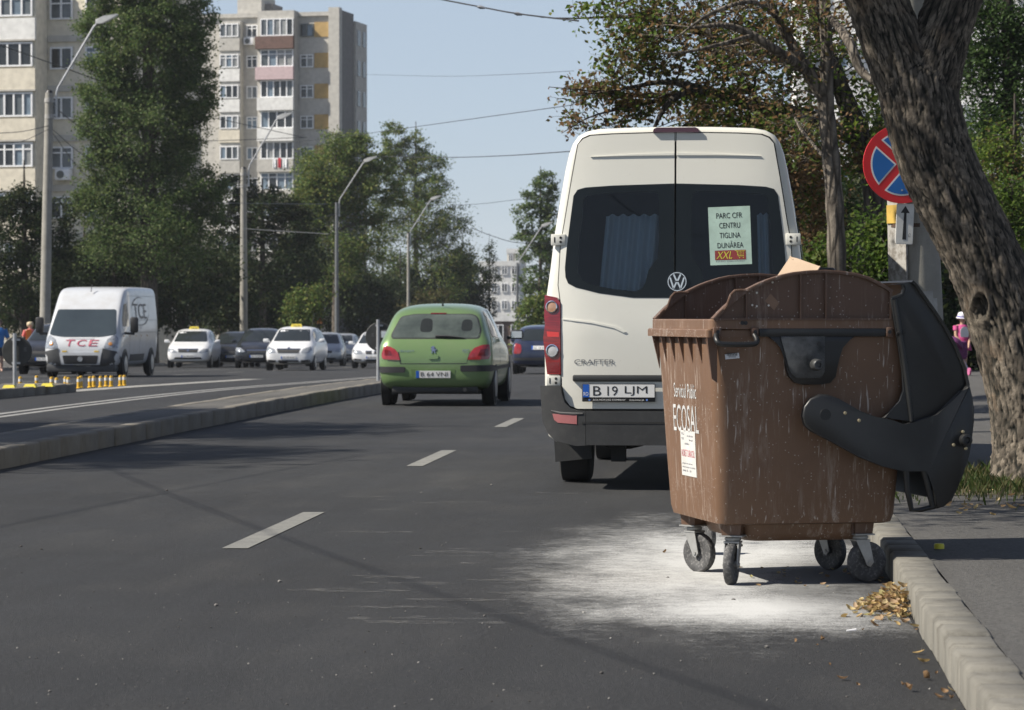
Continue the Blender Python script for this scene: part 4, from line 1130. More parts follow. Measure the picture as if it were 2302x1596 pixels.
# ------------------------------------------------------------------ the brown bin
BN_D = 14.2
BN_A = R(11)
def bin_thing():
    xn = (1604 - 1151) / FPX * BN_D
    def B(px, py):
        """picture units -> (u, z) on the near end of the bin"""
        k = (px - 1151) / FPX
        u = (k * BN_D - xn) / (math.cos(BN_A) - math.sin(BN_A) * k)
        d = BN_D + math.sin(BN_A) * u
        return (u, EYE + (HOR - py) * d / FPX)
    C6 = lambda cx, cy: B(1437.2 + cx * .34685, 558.9 + cy * .34685)
    root = empty('wheelie_bin', 'big brown four wheeled rubbish bin with its black lid swung back, at the kerb', 'rubbish bin', at(1604, BN_D, 0), YAW + BN_A)
    # scratched brown plastic
    def brown(name, base, scuff=1.0):
        k = NT(name)
        big = k.noise(1.7, 5, .6)
        c = k.mix(k.ramp(big, [(.3, 0), (.7, 1)]), [q * .85 for q in base], [q * 1.12 for q in base])
        st = k.noise(1.0, 7, .78, vec=k.mapped((26, 26, 2.6)))
        lo = k.ramp(k.noise(1.2, 3, .5, vec=k.mapped((2.2, 2.2, 1.2))), [(.40, 0), (.62, 1)])
        c = k.mix(k.math('MULTIPLY', k.math('MULTIPLY', k.ramp(st, [(.52, 0), (.72, 1)]), lo), 1.0 * scuff), c, (.40, .34, .29))
        sc = k.noise(1.0, 2, .5, vec=k.mapped((70, 70, 5)))
        c = k.mix(k.math('MULTIPLY', k.ramp(sc, [(.66, 0), (.72, 1)]), .7 * scuff), c, (.5, .45, .40))
        sp = k.n('TexVoronoi'); sp.inputs['Scale'].default_value = 62; k.l(k.coord(), sp.inputs['Vector'])
        rn = k.n('SeparateColor'); k.l(sp.outputs['Color'], rn.inputs[0])
        dots = k.math('MULTIPLY', k.math('LESS_THAN', sp.outputs['Distance'], .20), k.math('GREATER_THAN', rn.outputs[0], .74))
        c = k.mix(k.math('MULTIPLY', dots, .55), c, (.45, .41, .37))
        dk = k.ramp(k.noise(4.5, 4, .6), [(.58, 0), (.75, 1)])
        c = k.mix(k.math('MULTIPLY', dk, .25), c, [q * .5 for q in base])
        k.set(**{'Base Color': c, 'Roughness': k.ramp(st, [(.3, .42), (.7, .62)]), 'Specular IOR Level': .45})
        k.bump(k.math('ADD', st, k.math('MULTIPLY', k.noise(120, 3, .6), .4)), .12, .003)
        return k.m
    MB_ = brown('scuffed_brown_plastic', (.145, .082, .048))
    MBD = brown('brown_plastic', (.100, .055, .034), .5)
    k = NT('black_lid_plastic')
    n = k.noise(3, 6, .7); n2 = k.noise(1, 6, .75, vec=k.mapped((30, 30, 4)))
    c = k.mix(k.math('MULTIPLY', k.ramp(n, [(.45, 0), (.75, 1)]), .6), (.009, .0095, .010), (.024, .025, .025))
    c = k.mix(k.math('MULTIPLY', k.ramp(n2, [(.62, 0), (.75, 1)]), .35), c, (.14, .14, .14))
    k.set(**{'Base Color': c, 'Roughness': .42, 'Specular IOR Level': .5}); k.bump(k.noise(140, 3), .1, .002)
    MK = k.m

    def ring(z, u0, u1, v0, v1, r, n=7):
        pts = fillet([(u0, v0), (u1, v0), (u1, v1), (u0, v1)], r, n)
        return [(a, b_, z) for a, b_ in pts]
    # body shell: outside, floor, inside
    lv = [(.315, .10, .86, .14, .95, .05), (.292, .075, .90, .105, .985, .07), (.30, .045, .925, .075, 1.015, .075), (.34, .035, .936, .062, 1.03, .075), (.60, .022, .955, .045, 1.065, .075),
          (.90, .010, .978, .028, 1.10, .07), (1.10, .002, .995, .015, 1.125, .065), (1.21, .0, 1.0, .01, 1.14, .06)]
    rings = [ring(*q) for q in lv]
    inn = [ring(1.21, .03, .97, .04, 1.11, .05), ring(.60, .055, .925, .075, 1.035, .06), ring(.36, .08, .89, .11, .98, .06)]
    b = MB(); b.loft(rings + inn, caps=(True, True))
    body = b.build('body', MB_, root, smooth=50, fixn=True)
    b = MB(); b.loft([ring(.205, .25, .74, .22, .86, .05), ring(.212, .21, .78, .16, .92, .06), ring(.25, .19, .80, .13, .95, .07), ring(.318, .17, .825, .115, .965, .07)])
    b.build('sump', MB_, root, smooth=50, fixn=True)
    # rim
    def frame(z0, z1, u0, u1, v0, v1, wd, r, bv=.006):
        o1 = ring(z0, u0, u1, v0, v1, r); o2 = ring(z1 - bv, u0, u1, v0, v1, r); o3 = ring(z1, u0 + bv, u1 - bv, v0 + bv, v1 - bv, r)
        i1 = ring(z1, u0 + wd, u1 - wd, v0 + wd, v1 - wd, r * .6); i2 = ring(z0, u0 + wd, u1 - wd, v0 + wd, v1 - wd, r * .6)
        return [o1, o2, o3, i1, i2, o1]
    b = MB(); b.loft(frame(1.236, 1.283, -.014, 1.06, -.012, 1.19, .055, .03), caps=(False, False))
    b.loft(frame(1.196, 1.2355, -.034, -.034 + 1.0, .004, 1.205, .08, .02), caps=(False, False))
    b.build('rim', MB_, root, smooth=40, fixn=True)
    b = MB()
    for i in range(7):
        v = .05 + i * .178
        b.prism([(.012, 1.03), (-.028, 1.1955), (.012, 1.1955)], v - .006, v + .006, lambda a, z, t: (a, t, z))
    b.prism([(.02, .98), (-.006, 1.0), (-.030, 1.1955), (.02, 1.1955)], .005, .022, lambda a, z, t: (a, t, z))
    tag(b.build('rib', MBD, root, smooth=0), kind='stuff')
    # domed ends
    arc = [C6(*q) for q in ((480, 462), (520, 420), (560, 380), (630, 322), (700, 272), (780, 232), (850, 205), (930, 180), (1000, 165), (1100, 154), (1200, 150), (1300, 157), (1400, 171), (1475, 193), (1540, 225), (1600, 258), (1632, 282))]
    bot = [C6(1632, 462)]
    prof = arc + bot
    for v, nm in ((0.0, 'near'), (1.165, 'far')):
        b = MB(); b.prism(prof, v, v + .014, lambda a, z, t: (a, t, z))
        pl = b.build('domed_end', MBD, root, smooth=0, fixn=True)
        fl = MB(); s_ = []
        for i, (a, z) in enumerate(arc):
            a0, z0 = arc[max(i - 1, 0)]; a1, z1 = arc[min(i + 1, len(arc) - 1)]
            nn = Vector((-(z1 - z0), a1 - a0)).normalized()
            s_.append([(a + nn.x * .004, v - .020, z + nn.y * .004), (a + nn.x * .010, v - .018, z + nn.y * .010), (a + nn.x * .010, v + .030, z + nn.y * .010), (a + nn.x * .004, v + .034, z + nn.y * .004),
                       (a - nn.x * .006, v + .030, z - nn.y * .006), (a - nn.x * .006, v - .018, z - nn.y * .006)])
        fl.loft(s_); fl.build('flange', MBD, pl, smooth=40, fixn=True)
        rb = MB()
        for cx, top in ((690, 282), (1040, 162), (1205, 151), (1622, 276)):
            a, z0 = C6(cx, 462); z1 = C6(cx, top)[1]
            rb.box((a, v - .0095, (z0 + z1) / 2), (.009, .019, z1 - z0 - .012))
        rb.box(((prof[0][0] + prof[-1][0]) / 2, v - .0095, prof[-1][1] + .003), (prof[-1][0] - prof[0][0], .018, .010))
        rb.build('stiffener', MBD, pl, smooth=0)
        q = MB(); pp = [C6(*q_) for q_ in ((542, 396), (560, 370), (585, 300), (612, 272), (650, 268), (705, 272))]
        q.prism(pp, v - .019, v - .012, lambda a, z, t: (a, t, z)); 
        q.tube([(a, v - .018, z) for a, z in pp], .006, n=6); q.build('stop_lug', MBD, pl, smooth=30)
    # rivets holes on the dome
    M_DOT = mat('pale_dot', (.7, .68, .62), .5)
    b = MB()
    for cx, cy in ((863, 218), (761, 286), (732, 366), (761, 373), (838, 368)):
        a, z = C6(cx, cy); b.lathe([(.0055, 0), (.004, .004)], (a, -.0002, z), (0, -1, 0), 8)
    for cx, cy in ((1078, 370), (1103, 375), (1140, 370), (1180, 405)):
        pass
    tag(b.build('rivet', M_DOT, root), kind='stuff')
    a, z = C6(860, 345)
    b = MB(); b.prism([(a - .035, z + .005), (a - .008, z + .04), (a + .035, z - .005), (a + .01, z - .04)], -.0015, -.0002, lambda p, q, t: (p, t, q)); b.build('tape_patch', mat('pale_brown_tape', (.20, .12, .075), .6), root)
    # handle and bar on the near end
    P = lambda px, py, v: (B(px, py)[0], v, B(px, py)[1])
    b = MB()
    hp = [P(1608, 752, -.012), P(1606, 764, -.045), P(1612, 772, -.058), P(1640, 774, -.06), P(1670, 774, -.06), P(1690, 772, -.058), P(1696, 764, -.045), P(1694, 752, -.012)]
    b.tube([q[:3] for q in smooth_path(hp, 4)], .0135, n=10); b.build('handle', MK, root, smooth=60)
    for x0, x1 in ((1602, 1619), (1686, 1703), (1990, 2004)):
        b = MB(); a0, z0 = B(x0, 757); a1, z1 = B(x1, 735); b.box(((a0 + a1) / 2, -.004, (z0 + z1) / 2), (a1 - a0, .034, z1 - z0), bev=.004); b.build('lug', MBD, root)
    b = MB()
    for px in (1611, 1695, 1997): b.lathe([(.009, 0), (.009, .002)], (*[B(px, 746)[0], -.0215], B(px, 746)[1]), (0, -1, 0), 10)
    b.lathe([(.010, 0), (.010, .002)], (B(1671, 726)[0] + .008, -.0125, B(1671, 726)[1]), (0, -1, 0), 10)
    b.lathe([(.010, 0), (.010, .002)], (B(1671, 726)[0] - .008, -.0125, B(1671, 726)[1]), (0, -1, 0), 10)
    b.build('slot', M_BLACK, root)
    a0, z0 = B(1705, 757); a1, z1 = B(1989, 738)
    b = MB(); b.box(((a0 + a1) / 2, -.0, (z0 + z1) / 2), (a1 - a0, .03, z1 - z0), bev=.004); b.build('support_bar', MK, root)
    pl = [C6(*q) for q in ((820, 566), (880, 600), (915, 640), (940, 700), (948, 770), (965, 825), (1005, 868), (1060, 882), (1180, 880), (1235, 870), (1270, 830), (1282, 760), (1290, 700), (1310, 640), (1345, 600), (1400, 566))]
    b = MB(); b.prism(pl, -.012, .03, lambda a, z, t: (a, t, z), bev=.004); plate = b.build('trunnion_plate', MK, root, smooth=40, fixn=True)
    b = MB(); q = [C6(*q_) for q_ in ((905, 568), (1195, 568), (1195, 800), (1170, 840), (1010, 840), (965, 790), (950, 720))]
    b.prism(q, -.019, -.0125, lambda a, z, t: (a, t, z), bev=.003); b.build('wear_plate', mat('worn_black_steel', (.06, .062, .063), .45, .4, var=.7, scale=14), plate, smooth=40, fixn=True)
    a, z = C6(1135, 752)
    b = MB(); b.lathe([(.030, 0), (.027, .012), (.026, .05), (.022, .056), (.013, .056), (.011, .045)], (a, -.019, z), (0, -1, 0), 22); b.build('trunnion_pin', mat('worn_black_steel', (.06, .062, .063), .45), plate)
    a, z = C6(1157, 618)
    b = MB(); b.lathe([(.012, 0), (.012, .002)], (a, -.0195, z), (0, -1, 0), 12); b.build('hole', M_BLACK, plate)
    # barcode label
    a0, z0 = C6(562, 718); a1, z1 = C6(648, 680)
    b = MB(); b.prism([(a0, z0), (a1 + .004, z0 + .006), (a1, z1 + .004), (a0 - .003, z1 - .004)], .0085, .0115, lambda a, z, t: (a, t, z)); lab = b.build('barcode_label', mat('label_white', (.62, .63, .65), .5), root, smooth=0)
    b = MB(); rg = random.Random(2); x = a0 + .008
    while x < a1 - .008:
        w_ = rg.uniform(.0008, .0022); b.box((x, .0081, (z0 + z1) / 2 + .010), (w_, .0006, .014)); x += w_ + rg.uniform(.0008, .002)
    b.box(((a0 + a1) / 2, .0081, z0 + .012), (.036, .0006, .003)); b.build('barcode', M_BLACK, lab, smooth=0)

    # the black lid, swung back over the far side
    fin = [(1580, 240), (1745, 214), (1772, 240), (1800, 280), (1880, 390), (1960, 510), (2030, 640), (2080, 760), (2108, 880), (2060, 960), (1950, 1060), (1830, 1120), (1750, 1128), (1700, 1110), (1640, 1098), (1560, 1098), (1620, 1055), (1680, 990), (1706, 920),
           (1690, 780), (1665, 620), (1640, 470), (1616, 330), (1622, 316), (1660, 308), (1690, 296), (1703, 270), (1700, 240), (1690, 232)]
    boom = [(1150, 940), (1200, 944), (1260, 968), (1330, 1008), (1400, 1048), (1500, 1086), (1600, 1122), (1690, 1136), (1752, 1138), (1820, 1116), (1900, 1072), (2000, 1000), (2070, 928), (2092, 888), (2106, 886), (2124, 960), (2136, 1040), (2134, 1120), (2122, 1230), (2106, 1330), (2085, 1400), (2064, 1462), (2028, 1550), (1990, 1630), (1945, 1668), (1900, 1680),
            (1888, 1600), (1850, 1440), (1820, 1438), (1700, 1440), (1640, 1430), (1550, 1408), (1400, 1348), (1250, 1265), (1150, 1212), (1080, 1178), (1042, 1138), (1028, 1080), (1040, 1020), (1080, 968)]
    finp = [C6(*q) for q in fin]; boomp = [C6(*q) for q in boom]
    shell_arc = [C6(*q) for q in fin[1:9]] + [C6(*q) for q in boom[14:24]]
    lid = MB()
    VW = 1.155
    mp = lambda v0: (lambda a, z, t: (a, v0 + t, z))
    for v0, sg in ((-.012, -1), (VW + .03, 1)):
        lid.prism(finp, 0, .022 * sg, mp(v0), bev=.005)
    # outer skin between the two ends
    sk = []
    for i, (a, z) in enumerate(shell_arc):
        a0, z0 = shell_arc[max(i - 1, 0)]; a1, z1 = shell_arc[min(i + 1, len(shell_arc) - 1)]
        nn = Vector((-(z1 - z0), a1 - a0)).normalized()
        sk.append([(a - nn.x * .004, -.052, z - nn.y * .004), (a + nn.x * .008, -.054, z + nn.y * .008), (a + nn.x * .008, VW + .07, z + nn.y * .008), (a - nn.x * .004, VW + .068, z - nn.y * .004)])
    lid.loft(sk)
    l_ = lid.build('lid', MK, root, smooth=40, fixn=True)
    for v0, sg in ((-.036, -1), (VW + .054, 1)):
        b = MB(); b.prism(boomp, 0, .042 * sg, mp(v0), bev=.012); b.build('lid_arm', MK, l_, smooth=50, fixn=True)
    # rib along the straight edge, step edges, lower handle
    b = MB()
    pts = [(*C6(cx, cy), 0) for cx, cy in ((1640, 330), (1664, 480), (1690, 640), (1712, 800), (1735, 980), (1752, 1118))]
    b.tube([(a, -.036, z) for a, z, _ in pts], [.012, .013, .014, .014, .013, .012], n=8)
    b.tube([(a, -.040, z) for a, z in [C6(*q) for q in ((1652, 545), (1675, 552), (1692, 548), (1694, 530))]], .009, n=6)
    b.tube([(a, -.030, z) for a, z in [C6(*q) for q in ((1690, 240), (1700, 262), (1690, 296), (1655, 312), (1622, 322))]], .010, n=6)
    b.build('lid_rib', MK, l_, smooth=60)
    b = MB(); hp = [C6(*q) for q in ((1708, 1430), (1718, 1560), (1745, 1690), (1800, 1690), (1895, 1668))]
    b.tube([(a, -.05, z) for a, z in hp], [.018, .016, .013, .012, .012], n=8)
    hp = [C6(*q) for q in ((1822, 1420), (1850, 1540), (1880, 1670))]
    b.tube([(a, -.055, z) for a, z in hp], [.02, .018, .014], n=8)
    b.build('lid_handle', MK, l_, smooth=60)
    b = MB(); a, z = C6(1176, 1072); b.lathe([(.028, 0), (.0275, .0015), (.026, .0015)], (a, -.0782, z), (0, -1, 0), 24); b.build('pivot_cover', MK, l_)
    b = MB(); a, z = C6(2078, 1236); b.lathe([(.032, 0), (.030, .014), (.027, .03), (.022, .032), (.016, .032), (.012, .02)], (a, -.077, z), (0, -1, 0), 22)
    b.build('lid_pin', MK, l_)
    b = MB()
    for cx, cy in ((1303, 1062), (1393, 1110), (2063, 1183), (2003, 1268), (2082, 1290)):
        a, z = C6(cx, cy); b.lathe([(.0085, 0), (.0085, .004), (.005, .0065)], (a, -.0778, z), (0, -1, 0), 10)
    tag(b.build('bolt', mat('brass_bolt', (.45, .38, .24), .35, .8), l_), kind='stuff')

    # lettering on the road side
    def ul(z):
        for (z0, u0, *_), (z1, u1, *_2) in zip(lv[2:], lv[3:]):
            if z0 <= z <= z1: return u0 + (u1 - u0) * (z - z0) / (z1 - z0)
        return .0
    MW = mat('worn_white_letters', (.46, .46, .45), .6, var=.3, scale=30)
    def face(v_left, z_bot, tilt=0.0, off=.0022):
        return lambda x, y: (ul(z_bot + y + tilt * x) - off, v_left - x, z_bot + y + tilt * x)
    b = MB(); b.text('Serviciul Public', face(.80, .892), width=.44, height=.072, bold=.01)
    b.text('ECOSAL', face(.83, .722), width=.50, height=.135, bold=.005); b.build('lettering', MW, root, smooth=0)
    b = MB(); b.grid(lambda s, t: face(.70, .505, 0, .0022)(s * .29, t * .225), 6, 6); nt_ = b.build('paper_notice', mat('paper_white', (.52, .52, .50), .8, var=.1, dirt=(.4, .36, .3, .35)), root, smooth=0)
    b = MB()
    b.text('NORET CARACOL', face(.685, .60, 0, .003), width=.255, height=.035, bold=.02); b.build('red_print', mat('print_red', (.45, .10, .12), .7), nt_, smooth=0)
    b = MB()
    for i, (tx, zz, w0, x0) in enumerate((('SERVICIUL', .708, .06, .02), ('de salubrizare', .70, .12, .13), ('PUBLIC', .684, .05, .02), ('local', .68, .07, .17), ('telefon', .66, .09, .08), ('program de colectare', .560, .20, .02), ('deseuri menajere si reciclabile', .542, .25, .02), ('zilnic 8 - 20', .525, .17, .02))):
        b.text(tx, face(.70 - x0, zz, 0, .003), width=w0, height=.011, bold=.01)
    b.build('small_print', mat('print_grey', (.14, .14, .17), .7), nt_, smooth=0)

    # castors
    MT = mat('tyre_grey', (.055, .055, .056), .7, var=.35, scale=20, dirt=(.3, .29, .28, .7)); MZ = mat('zinc', (.34, .34, .33), .5, .5, var=.3, dirt=(.5, .5, .48, .4))
    MHUB = mat('castor_hub', (.10, .10, .10), .6, dirt=(.4, .4, .38, .5))
    proto = None
    def castor(u, v, ang, brake=True):
        nonlocal proto
        c = bpy.data.objects.new('castor', None); COL.objects.link(c); c.parent = root; c.location = (u, v, 0); c.rotation_euler = (0, 0, ang); c.empty_display_size = .05
        b = MB(); b.lathe([(.055, -.017), (.060, -.021), (.084, -.022), (.094, -.020), (.0995, -.012), (.100, 0), (.0995, .012), (.094, .020), (.084, .022), (.060, .021), (.055, .017)], (0, .035, .100), (1, 0, 0), 36); b.build('tyre', MT, c, smooth=40)
        b = MB(); b.lathe([(.058, -.015), (.058, .015)], (0, .035, .1), (1, 0, 0), 24); b.lathe([(.018, -.03), (.018, .03)], (0, .035, .1), (1, 0, 0), 12)
        for i in range(5):
            an = 2 * math.pi * i / 5; b.box((0, .035 + .036 * math.cos(an), .1 + .036 * math.sin(an)), (.036, .012, .012), rot=Matrix.Rotation(an, 4, 'X'))
        b.build('hub', MHUB, c)
        b = MB()
        for s in (-1, 1): b.prism([(.058, .1), (.040, .078), (.022, .085), (.014, .105), (-.036, .205), (.034, .205)], s * .031, s * .036, lambda a, z, t: (t, a, z))
        b.box((0, 0, .207), (.078, .075, .008)); b.lathe([(.034, 0), (.040, .006), (.040, .016), (.030, .022)], (0, 0, .211), n=20); b.lathe([(.009, -.042), (.009, .042)], (0, .035, .1), (1, 0, 0), 10)
        b.build('fork', MZ, c)
        b = MB(); b.box((0, 0, .237), (.115, .105, .007)); b.build('mount_plate', MZ, c)
        if brake:
            b = MB(); b.prism([(-.03, .19), (-.085, .178), (-.10, .186), (-.085, .19), (-.03, .2)], -.028, .028, lambda a, z, t: (t, a, z)); b.build('brake_pedal', MZ, c)
        b = MB(); b.loft([[(-.045, -.045, .2412), (.045, -.045, .2412), (.045, .045, .2412), (-.045, .045, .2412)], [(-.055, -.052, .315), (.055, -.052, .315), (.055, .052, .315), (-.055, .052, .315)]])
        for xx in (-.03, 0, .03): b.box((xx, -.055, .272), (.007, .012, .055))
        b.build('mount_block', MBD, c, smooth=0)
    inv = Matrix.Rotation(-(YAW + BN_A), 4, 'Z'); o0 = at(1604, BN_D, 0)
    def loc(px, py):
        d = FPX * EYE / (py - HOR); q = inv @ (at(px, d, 0) - o0); return q.x, q.y
    for (px, py, ang, br) in ((1628, 1318, R(152), True), (1556, 1283, R(-148), True), (1958, 1312, R(-82), False), (1870, 1280, R(-150), False)):
        u, v = loc(px, py)
        du, dv = -.035 * math.sin(ang), .035 * math.cos(ang)
        castor(min(.83, max(.14, u - du)), min(.90, max(.16, v - dv)), ang, br)
    return root
bin_thing()

# single wheel seen behind the near corner
def spare_wheel():
    root = empty('bin_wheel', 'small grey wheel with pale hub standing behind the left corner of the brown bin', 'wheel', at(1588, 16.2, 0), YAW + R(20))
    b = MB(); b.lathe([(.055, -.017), (.084, -.022), (.0995, -.012), (.0995, .012), (.084, .022), (.055, .017)], (0, 0, .100), (1, 0, 0), 36); b.build('tyre', _mats['tyre_grey'], root, smooth=40)
    b = MB(); b.lathe([(.058, -.015), (.058, .015)], (0, 0, .1), (1, 0, 0), 24); b.lathe([(.016, -.03), (.016, .03)], (0, 0, .1), (1, 0, 0), 12); b.build('hub', mat('pale_hub', (.38, .38, .37), .6), root)
    b = MB(); b.prism([(.02, .09), (-.02, .09), (-.03, .21), (.03, .21)], .026, .031, lambda a, z, t: (t, a, z)); b.build('fork', _mats['zinc'], root)
spare_wheel()

def cardboard():
    D = 14.85
    c = pt(1760, 650, D)
    root_b = MB()
    pts = [(1700, 690), (1776, 577), (1790, 580), (1844, 599), (1836, 610), (1790, 690)]
    k = NT('cardboard')
    col = k.mix(k.ramp(k.noise(5, 5, .6), [(.3, 0), (.7, 1)]), (.36, .265, .185), (.44, .335, .24))
    k.set(**{'Base Color': col, 'Roughness': .9}); k.bump(k.noise(1, 2, .5, vec=k.mapped((3, 3, 90))), .1, .004)
    root_b.prism([(p[0], p[1]) for p in pts], 0, .007, lambda a, b_, t: pt(a, b_, D + t - .55 * (a - 1770) / 454 + .9 * (640 - b_) / 454) - c)
    o = root_b.build('cardboard_sheet', k.m, None, smooth=0, fixn=True)
    o.location = c
    tag(o, 'torn sheet of pale cardboard sticking out of the open brown bin', 'cardboard')
    for (x0, y0, x1, y1) in ((1776, 577, 1783, 584), (1836, 610, 1844, 599)):
        b = MB(); b.tube([pt(q[0], q[1], D + .003 - .55 * (q[0] - 1770) / 454 + .9 * (640 - q[1]) / 454) - c for q in ((x0, y0), (x1, y1))], .005, n=5); b.build('torn_edge', k.m, o)
cardboard()
# ------------------------------------------------------------------ the cream van
def cream_van():
    D = 22.2; s = FPX / D
    root = empty('passenger_van', 'cream high roofed van parked at the kerb, seen from behind over the brown bin', 'van', at(1517, D, 0), R(-1.5))
    X = lambda px: (px - 1517) / s
    Z = lambda py: EYE + (HOR - py) / s
    k = NT('cream_paint')
    d = k.noise(1.3, 6, .65)
    fl = k.n('TexVoronoi'); fl.inputs['Scale'].default_value = 30; k.l(k.coord(), fl.inputs['Vector'])
    rn = k.n('SeparateColor'); k.l(fl.outputs['Color'], rn.inputs[0])
    dots = k.math('MULTIPLY', k.math('LESS_THAN', fl.outputs['Distance'], .10), k.math('GREATER_THAN', rn.outputs[0], .8))
    base = k.mix(k.math('MULTIPLY', k.ramp(d, [(.40, 0), (.75, 1)]), .16), (.67, .665, .605), (.48, .45, .39))
    sepz = k.n('SeparateXYZ'); k.l(k.coord(), sepz.inputs[0])
    low = k.ramp(k.math('ADD', k.math('MULTIPLY', sepz.outputs[2], .5), k.math('MULTIPLY', d, .15)), [(.40, 1), (.62, 0)])
    base = k.mix(k.math('MULTIPLY', low, .22), base, (.42, .38, .31))
    base = k.mix(k.math('MULTIPLY', dots, .5), base, (.35, .32, .26))
    k.set(**{'Base Color': base, 'Roughness': .42, 'Coat Weight': .5, 'Coat Roughness': .08})
    MP = k.m
    MBK = mat('bumper_grey', (.026, .027, .028), .6, var=.2, dirt=(.07, .068, .064, .4)); MSEAL = mat('rubber_seal', (.012, .012, .012), .7)
    MG = glass_dark('van_glass_border', (.006, .008, .009), .06, .28); MGL = glass_clear('van_tint', (.50, .55, .57))
    HALF = [(.36, .90), (.40, .955), (.475, .972), (.674, .982), (1.0, .985), (1.30, .985), (1.435, .975), (1.667, .942), (1.9, .915), (2.164, .872), (2.40, .832), (2.52, .805), (2.60, .775), (2.655, .735), (2.69, .67), (2.708, .58), (2.718, .30), (2.722, 0.0)]
    def ry(x, z):
        return .055 * min(1.2, abs(x) / .93) ** 6 + .075 * max(0, z - 1.2)
    def surf(x, z):
        e = .01
        gx = (ry(x + e, z) - ry(x - e, z)) / (2 * e); gzz = (ry(x, z + e) - ry(x, z - e)) / (2 * e)
        n = Vector((gx, -1, gzz)).normalized()
        return Vector((x, ry(x, z), z)), n
    half = [(w_, z) for z, w_ in HALF]
    outl = half + [(-w_, z) for w_, z in half[::-1][1:]]
    def inset(i):
        N = len(outl); out = []
        for q in range(N):
            a = Vector(outl[q - 1]) if q > 0 else Vector(outl[1]); b_ = Vector(outl[(q + 1) % N]) if q < N - 1 else Vector(outl[-2])
            t = (Vector(outl[(q + 1) % N]) - Vector(outl[q - 1])).normalized(); nrm = Vector((t.y, -t.x))
            p = Vector(outl[q]) - nrm * i
            out.append((p.x, p.y))
        return out
    rings = []
    for i, dy in ((.115, .045), (.115, .004), (.055, .0), (.025, .006), (.008, .024), (.0, .06)):
        rings.append([(x, ry(x, z) + dy, z) for x, z in inset(i)])
    for y, zt, wk in ((.5, 9, 1), (2.2, 9, 1), (4.1, 9, 1), (4.5, 2.60, .995), (4.9, 2.2, .98), (5.3, 1.75, .97), (5.5, 1.35, .96), (5.85, 1.15, .92), (5.95, .9, .85)):
        rings.append([(x * wk, y, min(z, zt - .05 * (x / .98) ** 2)) for x, z in outl])
    b = MB(); b.loft(rings, caps=(False, True)); body = b.build('body', MP, root, smooth=40, fixn=True)
    # dark interior liner
    b = MB(); r2 = [[(x * .93, y, .55 + (z - .36) * .9) for x, z in outl] for y in (.10, 1.9)]
    r2[0] = [(x, ry(x, z) + .07, z) for x, _, z in r2[0]]
    b.loft(r2, caps=(False, True)); b.build('cabin_lining', mat('cabin_dark', (.06, .07, .078), .8), root, smooth=0)

    doorL = [(1516, 296.6), (1376, 300), (1325, 303), (1308, 310), (1297, 322), (1283, 402), (1267, 502), (1259, 547), (1254, 640), (1259.8, 681), (1261.4, 843), (1263, 867), (1270, 898), (1281, 913), (1298, 919.5), (1516, 919)]
    winO = [(1516, 412), (1376, 416), (1314, 420), (1296, 425), (1287, 439), (1273, 551), (1268.6, 601), (1270, 623), (1276, 637), (1293, 646), (1345, 659), (1423, 669.5), (1516, 670)]
    winI = [(1311, 444), (1320, 437), (1400, 432), (1466, 430), (1477, 434), (1480, 446), (1481, 551), (1478, 580), (1458, 606), (1450, 636), (1444, 648), (1428, 655), (1380, 650), (1333, 641), (1306, 629), (1298, 612), (1301, 540)]
    cv = lambda L, sg: [(sg * X(px), Z(py)) if sg > 0 else (-X(px), Z(py)) for px, py in L]
    for sg in (1, -1):
        dl, wo, wi = cv(doorL, sg), cv(winO, sg), cv(winI, sg)
        b = MB()
        big = [(sg * (X(px) - (.010 if px < 1500 else 0)), Z(py) + (.010 if py < 320 else -.010 if py > 900 else 0)) for px, py in doorL]
        b.patch(big, [wi], surf, .12, .001, .006); b.build('door_seal', MSEAL, root, smooth=40)
        b = MB(); b.patch([((a + sg * .0) if abs(a) > .02 else a - sg * .004, z) for a, z in dl], [wi], surf, .10, .012, .012)
        dr = b.build('rear_door', MP, root, smooth=40)
        b = MB(); b.patch([(a if abs(a) > .02 else a - sg * .004, z) for a, z in wo], [wi], surf, .12, .0145, .003); b.build('window_border', MG, dr, smooth=40)
        b = MB(); b.patch(wi, None, surf, .15, .0135, .0); b.build('window_pane', MGL, dr, smooth=40)
        # hinges
        for (x0, y0, x1, y1) in ((1236, 525, 1269, 551), (1227, 845, 1259, 868)):
            a, z = (X(x0) + X(x1)) / 2, (Z(y0) + Z(y1)) / 2
            p, n = surf(a, z)
            h = MB(); h.box((sg * a, p.y - .012, z), (X(x1) - X(x0), .045, Z(y0) - Z(y1)), bev=.006); hh = h.build('hinge', MP, root)
            h = MB()
            for dz in (-.016, .016): h.lathe([(.010, 0), (.010, .002)], (sg * (a + .018), p.y - .0345, z + dz), (0, -1, 0), 10)
            h.box((sg * (a - .028), p.y - .0352, z), (.008, .002, .04)); h.build('hinge_bolt', MSEAL, hh)
        # pressed creases in the sheet metal
        b = MB(); b.patch(cv([(1514, 343), (1420, 345.5), (1325, 351), (1420, 349), (1514, 348.5)], sg), None, surf, .1, .021, .014); b.build('crease', MP, dr, smooth=30)
        b = MB(); b.patch(cv([(1264, 716), (1330, 723), (1385, 734), (1408, 746), (1402, 748), (1380, 738), (1330, 727), (1264, 719)], sg), None, surf, .1, .018, .012); b.build('crease', MP, dr, smooth=30)
        # tail lamps
        out = [(1224, 663), (1252, 669), (1259, 681), (1260.5, 842), (1230, 842), (1225, 800), (1221, 760), (1225, 730), (1223, 712)]
        ML = NT('lamp_red') if 'lamp_red' not in _mats else None
